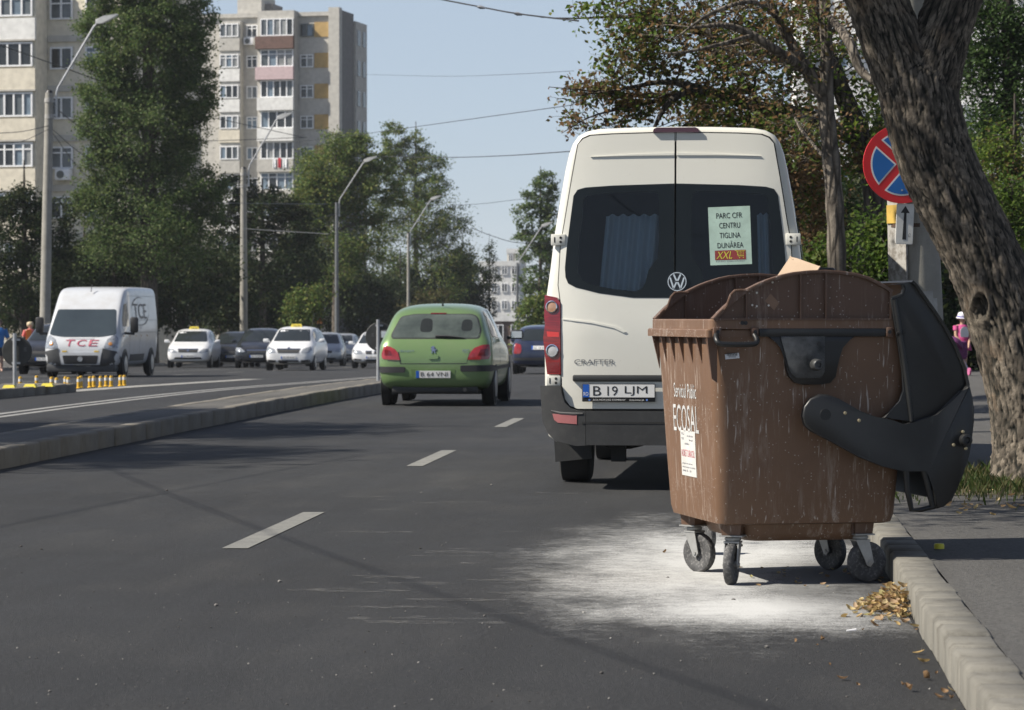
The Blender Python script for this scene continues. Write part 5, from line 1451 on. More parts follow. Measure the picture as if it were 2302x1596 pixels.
        if ML:
            ML.set(**{'Base Color': ML.mix(ML.ramp(ML.noise(1, 2, .5, vec=ML.mapped((8, 8, 90))), [(.4, 0), (.6, 1)]), (.13, .003, .005), (.20, .006, .008)), 'Roughness': .12, 'Coat Weight': 1.0, 'IOR': 1.5}); _mats['lamp_red'] = ML.m
        b = MB(); b.patch(cv(out, sg), None, surf, .06, .022, .05); lp = b.build('tail_lamp', _mats['lamp_red'], root, smooth=40)
        for px, py, r, m in ((1240.5, 690, .047, 'amber'), (1242, 789, .050, 'clear')):
            p, n = surf(sg * X(px), Z(py)); p = p + n * .022
            q = MB(); q.lathe([(r, -.004), (r, .010), (r * .86, .012), (r * .80, .004)], p, n, 28, caps=False); q.build('lens_ring', mat('chrome', (.75, .76, .78), .12, 1.0, var=.03), lp)
            q = MB(); q.lathe([(r * .82, -.004), (r * .82, .003), (r * .5, .007), (0.004, .008)], p, n, 28)
            q.build('lens', mat('lens_' + m, (.34, .20, .13) if m == 'amber' else (.34, .35, .36), .15, coat=.8), lp)
        b = MB(); b.patch(cv([(1229, 745), (1257, 747), (1257, 758), (1231, 757)], sg), None, surf, .05, .0235, .004); b.build('lamp_segment', mat('lamp_glint_red', (.50, .02, .02), .12, coat=1.0), lp)  # brighter red strip paints the sun's reflection on the lamp
        b = MB(); b.patch(cv([(1229, 815), (1257, 815), (1257, 838), (1232, 838)], sg), None, surf, .05, .0235, .004); b.build('lamp_segment', mat('lamp_dark_red', (.13, .003, .006), .12, coat=1.0), lp)
        # bumper corner + mud flap + wheel
        b = MB(); b.patch(cv([(1219, 868), (1262, 868), (1266, 886), (1272, 905), (1284, 918), (1300, 923.5), (1318, 924), (1318, 1002), (1296, 1003), (1252, 992), (1236, 975), (1224, 948)], sg), None, surf, .06, .055, .10); bc = b.build('bumper_corner', MBK, root, smooth=40)
        b = MB(); b.patch(cv([(1246, 931), (1299, 933), (1299, 954), (1258, 951), (1250, 945)], sg), None, surf, .06, .0585, .006); b.build('reflector', mat('faded_reflector', (.36, .13, .13), .35), bc)
        b = MB(); b.tube([tuple(surf(sg * X(px), Z(py))[0] + surf(sg * X(px), Z(py))[1] * .056) for px, py in ((1243, 924), (1262, 929), (1290, 930.5), (1312, 930))], [.004, .009, .009, .006], n=6); b.build('bumper_edge', mat('bumper_edge', (.10, .10, .10), .45), bc)  # ridge in paler grey, its highlight put into the colour
        b = MB(); b.prism([(.68, .20), (.965, .17), (.985, .52), (.70, .52)], .82, .835, lambda a, z, t: (sg * a, t + .03 * (z - .3), z)); b.build('mud_flap', MBK, root, smooth=0)
        for wy in (1.22, 4.9):
            b = MB(); b.lathe([(.20, -.10), (.26, -.118), (.32, -.12), (.345, -.105), (.352, -.05), (.352, .05), (.345, .105), (.32, .12), (.26, .118), (.20, .10)], (sg * .83, wy, .352), (1, 0, 0), 40); w_ = b.build('wheel', mat('tyre_black', (.022, .022, .022), .8, var=.3), root, smooth=40)
            b = MB(); b.lathe([(.205, -.09), (.205, .09), (.10, .07)], (sg * .83, wy, .352), (sg, 0, 0), 24); b.build('rim', M_GALV, w_)
        # side glass
        b = MB()
        for y0, y1 in ((.45, 1.75), (1.9, 3.2), (3.9, 4.75)):
            b.prism(fillet(rect(y0, 1.5, y1, 2.05 if y0 < 3.5 else 1.95), .08), 0, .012, lambda y, z, t: (sg * (float(np.interp(z, [q[0] for q in HALF], [q[1] for q in HALF])) + .004 - .008 + t), y, z))
        b.build('side_window', MG, root, smooth=30)
    # centre: bumper, strip, plate
    b = MB(); b.patch([(X(1319), Z(924)), (-X(1319), Z(924)), (-X(1319), Z(1001)), (X(1319), Z(1001))], None, surf, .15, .058, .12); bm_ = b.build('bumper', MBK, root, smooth=40)
    b = MB(); b.patch([(X(1310), Z(948)), (-X(1310), Z(948)), (-X(1310), Z(953)), (X(1310), Z(953))], None, surf, .2, .0605, .004); b.build('bumper_groove', MSEAL, bm_, smooth=40)
    b = MB(); b.box((0, .055, Z(850.5)), (-2 * X(1287), .17, Z(843) - Z(858)), bev=.012); b.build('plate_strip', mat('strip_black', (.022, .023, .023), .45), root)
    # number plate
    def plate(parent, x0, x1, z0, z1, y, code, ro=True, frame_h=0.0, foot=None, gap=.5):
        b = MB(); b.box(((x0 + x1) / 2, y + .006, (z0 + z1 - frame_h) / 2), (x1 - x0, .014, z1 - z0 + frame_h), bev=.004); f = b.build('number_plate', M_BLACK, parent)
        m = .006
        b = MB(); b.box(((x0 + x1) / 2, y - .002, (z0 + z1) / 2), (x1 - x0 - 2 * m, .003, z1 - z0 - 2 * m)); b.build('plate_face', mat('plate_reflective', (.66, .66, .65), .4, var=.04), f, smooth=0)
        wb = (x1 - x0) * .085
        b = MB(); b.box((x0 + m + wb / 2, y - .0045, (z0 + z1) / 2), (wb, .002, z1 - z0 - 2 * m)); b.build('euro_band', mat('plate_blue', (.01, .09, .42), .4, var=.04), f, smooth=0)
        h = z1 - z0
        b = MB(); b.text('RO', lambda x, yy: (x0 + m + wb * .12 + x, y - .0062, z0 + h * .16 + yy), width=wb * .76, height=h * .26, bold=.02); b.build('country_code', mat('sign_white', (.72, .72, .70), .4), f, smooth=0)
        xs = x0 + m + wb + (x1 - x0) * .055; tw = (x1 - x0) * .74
        b = MB(); tot = sum(q[1] for q in code); x = xs
        for tx, wd in code:
            if tx.strip(): b.text(tx, lambda a, yy, x=x: (x + a, y - .0050, z0 + h * .17 + yy), width=tw * wd, height=h * .66, bold=.012)
            x += tw * wd
        b.build('plate_number', mat('sign_black', (.015, .015, .016), .5), f, smooth=0)
        if foot:
            b = MB(); b.text(foot[0], lambda a, yy: (x0 + (x1 - x0) * .145 + a, y - .0018, z0 - frame_h * .72 + yy), width=(x1 - x0) * .45, height=frame_h * .46, bold=.03)
            b.text(foot[1], lambda a, yy: (x0 + (x1 - x0) * .645 + a, y - .0018, z0 - frame_h * .72 + yy), width=(x1 - x0) * .20, height=frame_h * .36, bold=.02)
            b.build('dealer_text', mat('sign_white', (.72, .72, .70), .4), f, smooth=0)
            b = MB()
            for q in (.10, .885): b.lathe([(.0075, 0), (.0075, .001)], (x0 + (x1 - x0) * q, y - .0012, z0 - frame_h * .5), (0, -1, 0), 12)
            b.build('blue_screw', mat('blue_dot', (.12, .22, .55), .4), f)
        return f
    globals()['number_plate'] = plate
    plate(root, X(1309), X(1474), Z(895), Z(862.5), -.042, (('B', .148), (' ', .115), ('19', .19), (' ', .13), ('LJM', .417)), frame_h=.027, foot=('ADA MOTORS COMPANY', '0236/44.00.00'))
    # badges
    MC = mat('chrome', (.75, .76, .78), .12, 1.0, var=.03)
    c = surf(X(1522), Z(633))[0]; cx, cz = X(1522), Z(633)
    b = MB(); b.lathe([(.074, 0), (.074, .012), (.070, .018), (.064, .018), (.061, .010)], (cx, c.y - .012, cz), (0, -1, 0), 40, caps=False); em = b.build('emblem', MC, root)
    b = MB(); b.lathe([(.062, 0), (.062, .009)], (cx, c.y - .012, cz), (0, -1, 0), 36); b.build('emblem_ground', mat('emblem_dark', (.03, .034, .04), .2), em)
    b = MB()
    def bar(p, q, wd=.0115):
        p = Vector(p); q = Vector(q); t = (q - p).normalized(); nn = Vector((-t.y, t.x)) * wd / 2
        b.prism([tuple(p - nn), tuple(q - nn), tuple(q + nn), tuple(p + nn)], 0, .006, lambda a, z, tt: (cx + a, c.y - .0215 - tt, cz + z))
    for sx in (-1, 1):
        bar((sx * .026, .054), (sx * .004, .006)); bar((sx * .052, .030), (sx * .026, -.050)); bar((sx * .026, -.050), (sx * .004, -.004))
    b.build('emblem_letters', MC, em, smooth=0)
    sC = lambda x0, z0: (lambda a, yy: tuple(surf(x0 + a, z0 + yy)[0] + surf(x0 + a, z0 + yy)[1] * .0165))
    b = MB(); b.text('CRAFTER', sC(X(1291), Z(819.5)), width=X(1382) - X(1291), height=Z(808) - Z(819.5), bold=.035); b.build('model_lettering', mat('chrome_grey', (.22, .225, .24), .3, 1.0), root, smooth=0)
    b = MB(); b.patch([(X(1466), Z(297)), (X(1468), Z(289)), (X(1475), Z(286)), (X(1562), Z(286)), (X(1569), Z(289)), (X(1571), Z(297))], None, surf, .1, .035, .06); b.build('brake_lamp', mat('lamp_maroon', (.055, .006, .010), .15, coat=1.0), root, smooth=40)
    # curtains and the route paper behind the glass
    kc = NT('blue_curtain'); kc.set(**{'Base Color': kc.mix(kc.noise(4, 3), (.52, .62, .72), (.64, .72, .80)), 'Roughness': .9}); tl = kc.n('BsdfTranslucent')
    def curtain(px0, px1, py0, py1, folds, lean, lab):
        b = MB()
        def f(u, v):
            x = X(px0 + (px1 - px0) * u) + lean * (1 - v); z = Z(py1) + (Z(py0 + 2.5 * math.sin(u * folds * 6.28 + 1)) - Z(py1)) * v
            return (x, ry(x, z) + .055 + .030 * math.sin(u * folds * 2 * math.pi) * (.6 + .4 * (1 - v)), z)
        b.grid(f, 90, 14); return b.build('curtain', kc.m, root, smooth=180)
    curtain(1360, 1484, 482, 690, 5.2, -.06, '')
    curtain(1700, 1726, 480, 690, 2.0, .02, '')
    b = MB(); pc = [(1590.5, 466.5), (1684.5, 463), (1689.5, 594), (1596.5, 597)]
    def PP(u, v, off):
        x = (1 - v) * ((1 - u) * pc[3][0] + u * pc[2][0]) + v * ((1 - u) * pc[0][0] + u * pc[1][0]); y = (1 - v) * ((1 - u) * pc[3][1] + u * pc[2][1]) + v * ((1 - u) * pc[0][1] + u * pc[1][1])
        p, n = surf(X(x), Z(y)); return tuple(p + n * off)
    b.grid(lambda u, v: PP(u, v, .0165), 4, 4); pp = b.build('route_paper', mat('paper_green', (.37, .50, .44), .7, var=.12, scale=9, dirt=(.28, .38, .33, .4)), root, smooth=0)
    b = MB()
    for i, (tx, w_, z0) in enumerate((('PARC CFR', .62, .80), ('CENTRU', .50, .63), ('TIGLINA', .50, .46), ('DUNĂREA', .62, .29))):
        b.text(tx, lambda a, yy, w_=w_, z0=z0: PP(.5 - w_ / 2 + a, z0 + yy, .0178), width=w_, height=.095 if i < 3 else .125, bold=.015)
    b.build('route_text', mat('sign_black', (.015, .015, .016), .5), pp, smooth=0)
    b = MB(); b.grid(lambda u, v: PP(.12 + .74 * u, .085 + v * .165, .0178), 2, 2); rp = b.build('red_panel', mat('print_deep_red', (.22, .03, .03), .6), pp, smooth=0)
    b = MB(); b.text('XXL', lambda a, yy: PP(.15 + a + yy * .35, .105 + yy, .0188), width=.38, height=.125, bold=.05)
    for q in range(5): b.add([PP(.66 + q * .035 + t * .010 + .004 * q * 0, .155 + h_, .0188) for t, h_ in ((0, 0), (.7, 0), (.9, .075), (.2, .075))], [(0, 1, 2, 3)])
    b.add([PP(*q, .0188) for q in ((.60, .235), (.64, .235), (.68, .14), (.82, .14), (.82, .15), (.69, .15), (.65, .243), (.60, .243))], [tuple(range(8))])
    b.add([PP(*q, .0189) for q in ((.64, .228), (.85, .228), (.85, .236), (.64, .236))], [(0, 1, 2, 3)])
    for q in (.71, .80): b.add([PP(q + .014 * math.cos(t * 1.05), .115 + .009 * math.sin(t * 1.05), .0188) for t in range(6)], [tuple(range(6))])
    b.build('yellow_print', mat('print_yellow', (.50, .47, .05), .6), rp, smooth=0)
    b = MB(); b.text('HARD DISCOUNT', lambda a, yy: PP(.14 + a, .052 + yy, .0178), width=.70, height=.022, bold=.01); b.build('small_print', mat('print_grey', (.14, .14, .17), .7), pp, smooth=0)
    # underbody
    MU = mat('underbody', (.016, .016, .016), .8)
    b = MB(); b.box((0, 1.9, .45), (1.5, 3.6, .16)); b.tube([(-.8, 1.22, .36), (.8, 1.22, .36)], .055, n=10); b.lathe([(.01, -.12), (.13, -.10), (.15, 0), (.13, .10), (.01, .12)], (0, 1.22, .36), (0, 1, 0), 16)
    b.box((X(1385), .30, Z(1012)), (.11, .10, .20)); b.tube([(X(1345), .35, Z(1003)), (X(1365), .32, Z(1010)), (X(1410), .32, Z(1010)), (X(1440), .34, Z(1003))], .014, n=6)
    b.box((.1, .6, .40), (.85, .7, .14)); b.tube([(-.55, .5, .42), (-.55, 2.5, .42)], .05, n=8); b.box((-.62, 1.2, .40), (.08, 1.3, .08)); b.box((.62, 1.2, .40), (.08, 1.3, .08))
    b.build('chassis', MU, root)
    # mirror
    for sg in (-1, 1):
        b = MB(); b.box((sg * 1.12, 4.75, 1.55), (.2, .1, .38), bev=.03); b.tube([(sg * .95, 4.7, 1.45), (sg * 1.1, 4.75, 1.5)], .03, n=6); b.build('mirror', M_BLACK, root)
cream_van()
# ------------------------------------------------------------------ cars
HATCH = [(-2.10, .42, .50, .54, .48, .60, .40, .66), (-2.07, .31, .74, .52, .73, .70, .64, .78), (-2.00, .27, .83, .56, .80, .84, .70, .93), (-1.93, .25, .86, .60, .83, .915, .69, 1.01), (-1.80, .23, .872, .62, .845, .95, .67, 1.15),
         (-1.58, .21, .88, .62, .85, .955, .67, 1.38), (-1.35, .20, .88, .62, .85, .955, .665, 1.475), (-.6, .20, .88, .6, .85, .945, .66, 1.515), (.1, .20, .88, .6, .85, .93, .65, 1.50), (.55, .20, .88, .6, .845, .92, .59, 1.43),
         (.95, .20, .88, .6, .84, .91, .60, 1.20), (1.28, .20, .875, .6, .825, .88, .66, .985), (1.6, .22, .865, .58, .79, .83, .64, .91), (1.88, .24, .83, .55, .74, .76, .60, .82), (2.03, .26, .75, .5, .68, .68, .54, .74), (2.10, .32, .58, .48, .54, .58, .44, .62)]
SEDAN = [(-2.22, .42, .55, .54, .52, .66, .45, .72), (-2.18, .31, .76, .55, .74, .82, .66, .90), (-2.05, .26, .84, .6, .82, .90, .70, .98), (-1.6, .23, .87, .62, .84, .94, .68, 1.03), (-1.42, .22, .875, .62, .845, .945, .67, 1.08),
         (-1.0, .21, .88, .62, .85, .95, .61, 1.36), (-.7, .20, .88, .62, .85, .95, .60, 1.43)] + [q for q in HATCH if q[0] >= -.6]
VANS = [(-3.40, .42, .94, 1.0, .94, 1.5, .88, 2.40), (-3.37, .32, 1.0, 1.0, 1.0, 1.5, .93, 2.48), (-3.1, .30, 1.02, 1.0, 1.02, 1.5, .93, 2.50), (-1.0, .28, 1.03, 1.0, 1.025, 1.5, .94, 2.50), (.6, .28, 1.03, 1.0, 1.025, 1.48, .93, 2.49), (1.05, .28, 1.03, 1.0, 1.02, 1.45, .91, 2.40),
        (1.25, .28, 1.03, 1.0, 1.015, 1.42, .90, 2.28), (1.7, .28, 1.03, .95, 1.01, 1.32, .90, 1.92), (2.1, .28, 1.03, .9, 1.0, 1.2, .90, 1.52), (2.3, .28, 1.02, .85, .98, 1.08, .90, 1.25), (2.5, .28, 1.0, .75, .93, .98, .82, 1.10), (2.63, .30, .95, .62, .86, .86, .74, .96), (2.70, .36, .80, .5, .72, .70, .62, .76)]

def car_body(stations, sx, sy, sz, m, parent, sub=2, box=False):
    rings = []
    for y, zb, w_, zm, wb, zt, wr, zr in stations:
        h = zr - zt
        half = [(0, zb), (.80 * w_, zb), (.96 * w_, zb + .06 * min(1, (zm - zb) / .2)), (w_, zm), (.5 * w_ + .5 * wb, zm + (zt - zm) * .72), (wb, zt), (wb + (wr - wb) * .78, zt + h * .74), (wr * (.975 if box else .93), zr - (.02 if box else .05) * min(1, h / .4)), (wr * (.8 if box else .55), zr - .006), (0, zr)]
        full = half + [(-x, z) for x, z in half[-2:0:-1]]
        rings.append([(x * sx, y * sy, z * sz) for x, z in full])
    b = MB(); b.loft(rings, caps=(True, True))
    o = b.build('body', m, parent, smooth=180, fixn=True)
    bake(o, [('SUBSURF', {'levels': sub, 'render_levels': sub})])
    me = o.data
    me.polygons.foreach_set('use_smooth', [True] * len(me.polygons))
    bvh = BVHTree.FromPolygons([q.co[:] for q in me.vertices], [p.vertices[:] for p in me.polygons])
    return o, bvh

def caster(bvh, axis, sg):
    """surface seen along an axis: front (+y), rear (-y), sides (+x / -x)"""
    def f(a, c):
        if axis == 'y': o, d = Vector((a, 9 * sg, c)), Vector((0, -sg, 0))
        else: o, d = Vector((9 * sg, a, c)), Vector((-sg, 0, 0))
        p, n, i, _ = bvh.ray_cast(o, d)
        if p is None:
            p, n, i, _ = bvh.find_nearest(Vector((a, (2.0 if sg > 0 else -2.0), c)) if axis == 'y' else Vector((.8 * sg, a, c)))
        if n.dot(d) > 0: n = -n
        return p, n
    return f

M_CGLASS = glass_dark('car_glass', (.018, .022, .024)); M_TYRE = mat('tyre_black', (.022, .022, .022), .8, var=.3)
M_ALLOY = mat('alloy_rim', (.30, .31, .32), .35, .7); M_HLAMP = mat('headlamp_glass', (.34, .36, .38), .08, .3, var=.5, scale=14, coat=1.0)
M_CHROME = mat('chrome', (.75, .76, .78), .12, 1.0, var=.03)
def wheels(root, tr, yf, yr, r, wd=.20, hub=True):
    for sg in (-1, 1):
        for y in (yf, yr):
            b = MB(); b.lathe([(r * 1.16, -.12), (r * 1.16, .0)], (sg * (tr + .107), y, r * 1.02), (sg, 0, 0), 28); b.build('wheel_arch', M_BLACK, root, smooth=30)
            b = MB(); q = wd / 2; b.lathe([(r * .62, -q * .8), (r * .9, -q), (r * .985, -q * .8), (r, -q * .3), (r, q * .3), (r * .985, q * .8), (r * .9, q), (r * .66, q * .94)], (sg * (tr + .02), y, r), (sg, 0, 0), 32)
            w_ = b.build('wheel', M_TYRE, root, smooth=40)
            b = MB(); b.lathe([(r * .64, 0), (r * .60, .012), (r * .2, .006), (r * .12, .014)], (sg * (tr + .02 + q * .9), y, r), (sg, 0, 0), 24)
            b.build('rim', M_ALLOY, w_)
def mirror_poly(L): return [(-a, c) for a, c in L]

def small_plate(root, surf, x0, x1, z0, z1, txt):
    b = MB(); b.patch(rect(min(x0, x1), z0, max(x0, x1), z1), None, surf, .2, .018, .02); f = b.build('number_plate', mat('plate_reflective', (.66, .66, .65), .4), root, smooth=30)
    b = MB(); b.patch(rect(min(x0, x0 + (x1 - x0) * .09), z0, max(x0, x0 + (x1 - x0) * .09), z1), None, surf, .2, .020, .003); b.build('euro_band', mat('plate_blue', (.01, .09, .42), .4), f, smooth=0)
    sg = 1 if surf(0, .5)[1].y < 0 else -1
    b = MB(); b.text(txt, lambda a, q: tuple(surf(sg * (-abs(x1 - x0) * .36 + a) + (x0 + x1) / 2, z0 + (z1 - z0) * .2 + q)[0] + Vector((0, -sg * .0205, 0))), width=abs(x1 - x0) * .78, height=(z1 - z0) * .6)
    b.build('plate_number', mat('sign_black', (.015, .015, .016), .5), f, smooth=0)

def green_car():
    D = 43.4; s = FPX / D; k = .27748 / s
    p0 = at(975.3, D, 0)
    root = empty('hatchback_car', 'light green metallic hatchback driving away on the left lane, seen from behind', 'car', p0 + Vector((0, 2.10, 0)), 0)
    X = lambda cx: (cx - 925) * k
    Z = lambda cy: EYE + (HOR - 608.4 - .27748 * cy) / s
    kk = NT('green_metallic')
    d = kk.noise(1.6, 5, .65)
    kk.set(**{'Base Color': kk.mix(kk.math('MULTIPLY', kk.ramp(d, [(.4, 0), (.75, 1)]), .18), (.150, .245, .095), (.30, .30, .20)), 'Metallic': .35, 'Roughness': .36, 'Coat Weight': .7, 'Coat Roughness': .07})
    MG_ = kk.m
    body, bvh = car_body(HATCH, .965, 1.0, 1.0, MG_, root)
    rs = caster(bvh, 'y', -1); fs = caster(bvh, 'y', 1); rt = caster(bvh, 'x', 1); lt = caster(bvh, 'x', -1)
    bk = mat('trim_black', (.022, .023, .025), .55); red = mat('tail_red', (.26, .022, .025), .12, coat=1.0, var=.3, scale=16)
    P = lambda L: [(X(a), Z(c)) for a, c in L]
    glass = fillet(P([(636, 380), (745, 357), (1208, 357), (1250, 380), (1286, 480), (1278, 546), (582, 546), (574, 520)]), [.04, .06, .06, .04, .03, .04, .04, .03])
    kg = NT('rear_glass'); kg.set(**{'Base Color': kg.mix(kg.ramp(kg.noise(2.2, 4, .6), [(.35, 0), (.7, 1)]), (.045, .056, .050), (.105, .125, .110)), 'Roughness': .06, 'IOR': 1.6, 'Specular IOR Level': .7})
    b = MB(); b.patch(glass, None, rs, .10, .006, .012); gl = b.build('rear_window', kg.m, root, smooth=60)
    b = MB(); b.patch(fillet(P([(626, 372), (742, 350), (1212, 350), (1260, 374), (1298, 480), (1290, 554), (572, 554), (562, 520)]), .05), None, rs, .10, .003, .010); b.build('window_seal', bk, root, smooth=60)
    # head rests glimpsed through the glass
    b = MB()
    for a, c, wx, hz in ((848, 445, .095, .10), (1178, 445, .085, .085)):
        b.patch(fillet([(X(a) - wx, Z(c) - hz), (X(a) + wx, Z(c) - hz), (X(a) + wx * .85, Z(c) + hz), (X(a) - wx * .85, Z(c) + hz)], .06), None, rs, .1, .0068, .0)
    b.build('head_rest', mat('head_rest_dark', (.02, .023, .022), .25), gl, smooth=60)
    for sd, L in (('l', [(515, 608), (560, 616), (608, 640), (632, 672), (650, 726), (560, 722), (502, 716), (495, 680)]), ('r', [(1366, 598), (1310, 604), (1250, 628), (1222, 660), (1196, 722), (1290, 722), (1366, 716), (1378, 680)])):
        b = MB(); b.patch(fillet(P(L), .02), None, rs, .05, .010, .03); t = b.build('tail_lamp', red, root, smooth=60)
        q = P([(520, 640), (570, 650), (585, 690), (520, 690)] if sd == 'l' else [(1360, 632), (1300, 640), (1280, 690), (1360, 690)])
        b = MB(); b.patch(fillet(q, .02), None, rs, .05, .0115, .002); b.build('lamp_segment', mat('tail_dark', (.12, .008, .012), .15, coat=1.0), t, smooth=60)
    for L in ([(480, 778), (690, 780), (690, 826), (484, 828)], [(1140, 768), (1392, 764), (1390, 816), (1142, 818)]):
        b = MB(); b.patch(fillet(P(L), .02), None, rs, .06, .018, .03); b.build('bumper_strip', bk, root, smooth=60)
    b = MB(); b.patch(fillet(P([(736, 797), (1100, 795), (1086, 874), (752, 876)]), .02), None, rs, .08, .004, .006); b.build('plate_recess', mat('recess_shade_green', (.10, .17, .06), .4), root, smooth=60)  # darker green paints the shade of the recess on a flat patch
    small_plate(root, rs, X(780), X(1060), Z(868), Z(811), 'B 64 VNI')
    b = MB()
    for L in ([(655, 752), (1192, 749), (1192, 754), (655, 757)], [(628, 660), (640, 660), (660, 755), (655, 755)], [(1218, 655), (1212, 655), (1188, 752), (1193, 752)], [(500, 726), (650, 734), (655, 757), (650, 757), (646, 738), (500, 731)]):
        b.patch(P(L), None, rs, .1, .0025, .003)
    tag(b.build('panel_gap', bk, root, smooth=0), kind='stuff')
    b = MB(); b.patch(fillet(P([(875, 688), (962, 686), (958, 716), (880, 718)]), .015), None, rs, .05, .016, .02); b.build('boot_handle', MG_, root, smooth=50)
    e = rs(X(918), Z(640))[0]
    b = MB()
    for L in ([(-.030, .040), (-.012, .052), (.010, .050), (.022, .036), (.012, .024), (.020, .006), (.034, .004), (.036, .018), (.044, .018), (.044, -.006), (.022, -.012), (.030, -.040), (.034, -.050), (.020, -.050), (.008, -.022), (-.006, -.020), (-.014, -.050), (-.030, -.050), (-.020, -.028), (-.018, .000), (-.034, -.010), (-.042, -.004), (-.022, .014), (-.034, .020), (-.042, .030)],):
        b.prism(L, .008, .016, lambda a, c, t: (e.x + a, rs(e.x + a, e.z + c)[0].y - t, e.z + c))
    b.build('emblem', M_CHROME, root, smooth=0)
    tx = lambda x0, z0: (lambda a, q: tuple(rs(x0 + a, z0 + q)[0] + Vector((0, -.012, 0))))
    b = MB(); b.text('PEUGEOT', tx(X(645), Z(660)), width=.215, height=.028); b.build('maker_lettering', M_CHROME, root, smooth=0)
    b = MB(); b.text('307', tx(X(1152), Z(654)), width=.105, height=.032); b.text('HDi', tx(X(1165), Z(668)), width=.07, height=.014); b.build('model_lettering', M_CHROME, root, smooth=0)
    b = MB(); w0 = rs(X(930), Z(534))[0]; w1 = rs(X(1165), Z(545))[0]
    b.tube([w0 + Vector((0, -.02, 0)), w0.lerp(w1, .4) + Vector((0, -.03, .012)), w1 + Vector((0, -.02, 0))], [.022, .016, .008], n=6); b.build('wiper', bk, root)
    r0 = Vector((X(958), -1.36, 1.47)); b = MB(); b.tube([r0, r0 + Vector((0, -.02, .03)), r0 + Vector((0, -.16, .12))], [.02, .008, .004], n=6); b.build('aerial', bk, root)
    b = MB(); b.patch(P([(872, 346), (1000, 346), (1000, 354), (872, 354)]), None, rs, .1, .012, .012); b.build('brake_lamp', mat('tail_dark', (.12, .008, .012), .15), root, smooth=60)
    b = MB(); b.box((0, -1.75, .24), (1.25, .5, .10), bev=.02); b.tube([(.45, -2.06, .24), (.45, -1.6, .25)], .03, n=8); b.box((0, -.3, .2), (1.3, 3, .06)); b.build('underbody', bk, root)
    for sg, sf in ((1, rt), (-1, lt)):
        for L in ([(-1.45, 1.02), (-1.25, 1.36), (-.62, 1.42), (-.55, .99)], [(-.48, .99), (-.54, 1.42), (.12, 1.41), (.62, 1.24), (.78, .98)]):
            b = MB(); b.patch(fillet(L, .05), None, sf, .15, .006, .012); b.build('side_window', M_CGLASS, root, smooth=60)
        b = MB(); b.patch([(-.50, .3), (-.49, .3), (-.49, .97), (-.50, .97)], None, sf, .2, .002, .003); b.patch([(.88, .3), (.89, .3), (.86, .95), (.85, .95)], None, sf, .2, .002, .003)
        b.patch([(-1.85, .52), (1.9, .52), (1.9, .57), (-1.85, .57)], None, sf, .2, .010, .012); tag(b.build('side_trim', bk, root, smooth=40), kind='stuff')
        b = MB(); b.box((sg * 1.01, .62, 1.03), (.20, .09, .14), bev=.035); b.tube([(sg * .86, .66, .98), (sg * .96, .63, 1.0)], .03, n=6); mr = b.build('wing_mirror', bk, root)
        b = MB(); b.box((sg * 1.01, .573, 1.03), (.16, .004, .10)); b.build('mirror_glass', mat('mirror_silver', (.6, .62, .64), .05, 1.0), mr)
    b = MB(); b.patch(fillet([(-.62, 1.0), (.62, 1.0), (.54, 1.38), (-.54, 1.38)], .06), None, fs, .12, .006, .01); b.build('windscreen', M_CGLASS, root, smooth=60)
    wheels(root, .725, 1.36, -1.26, .315)
green_car()

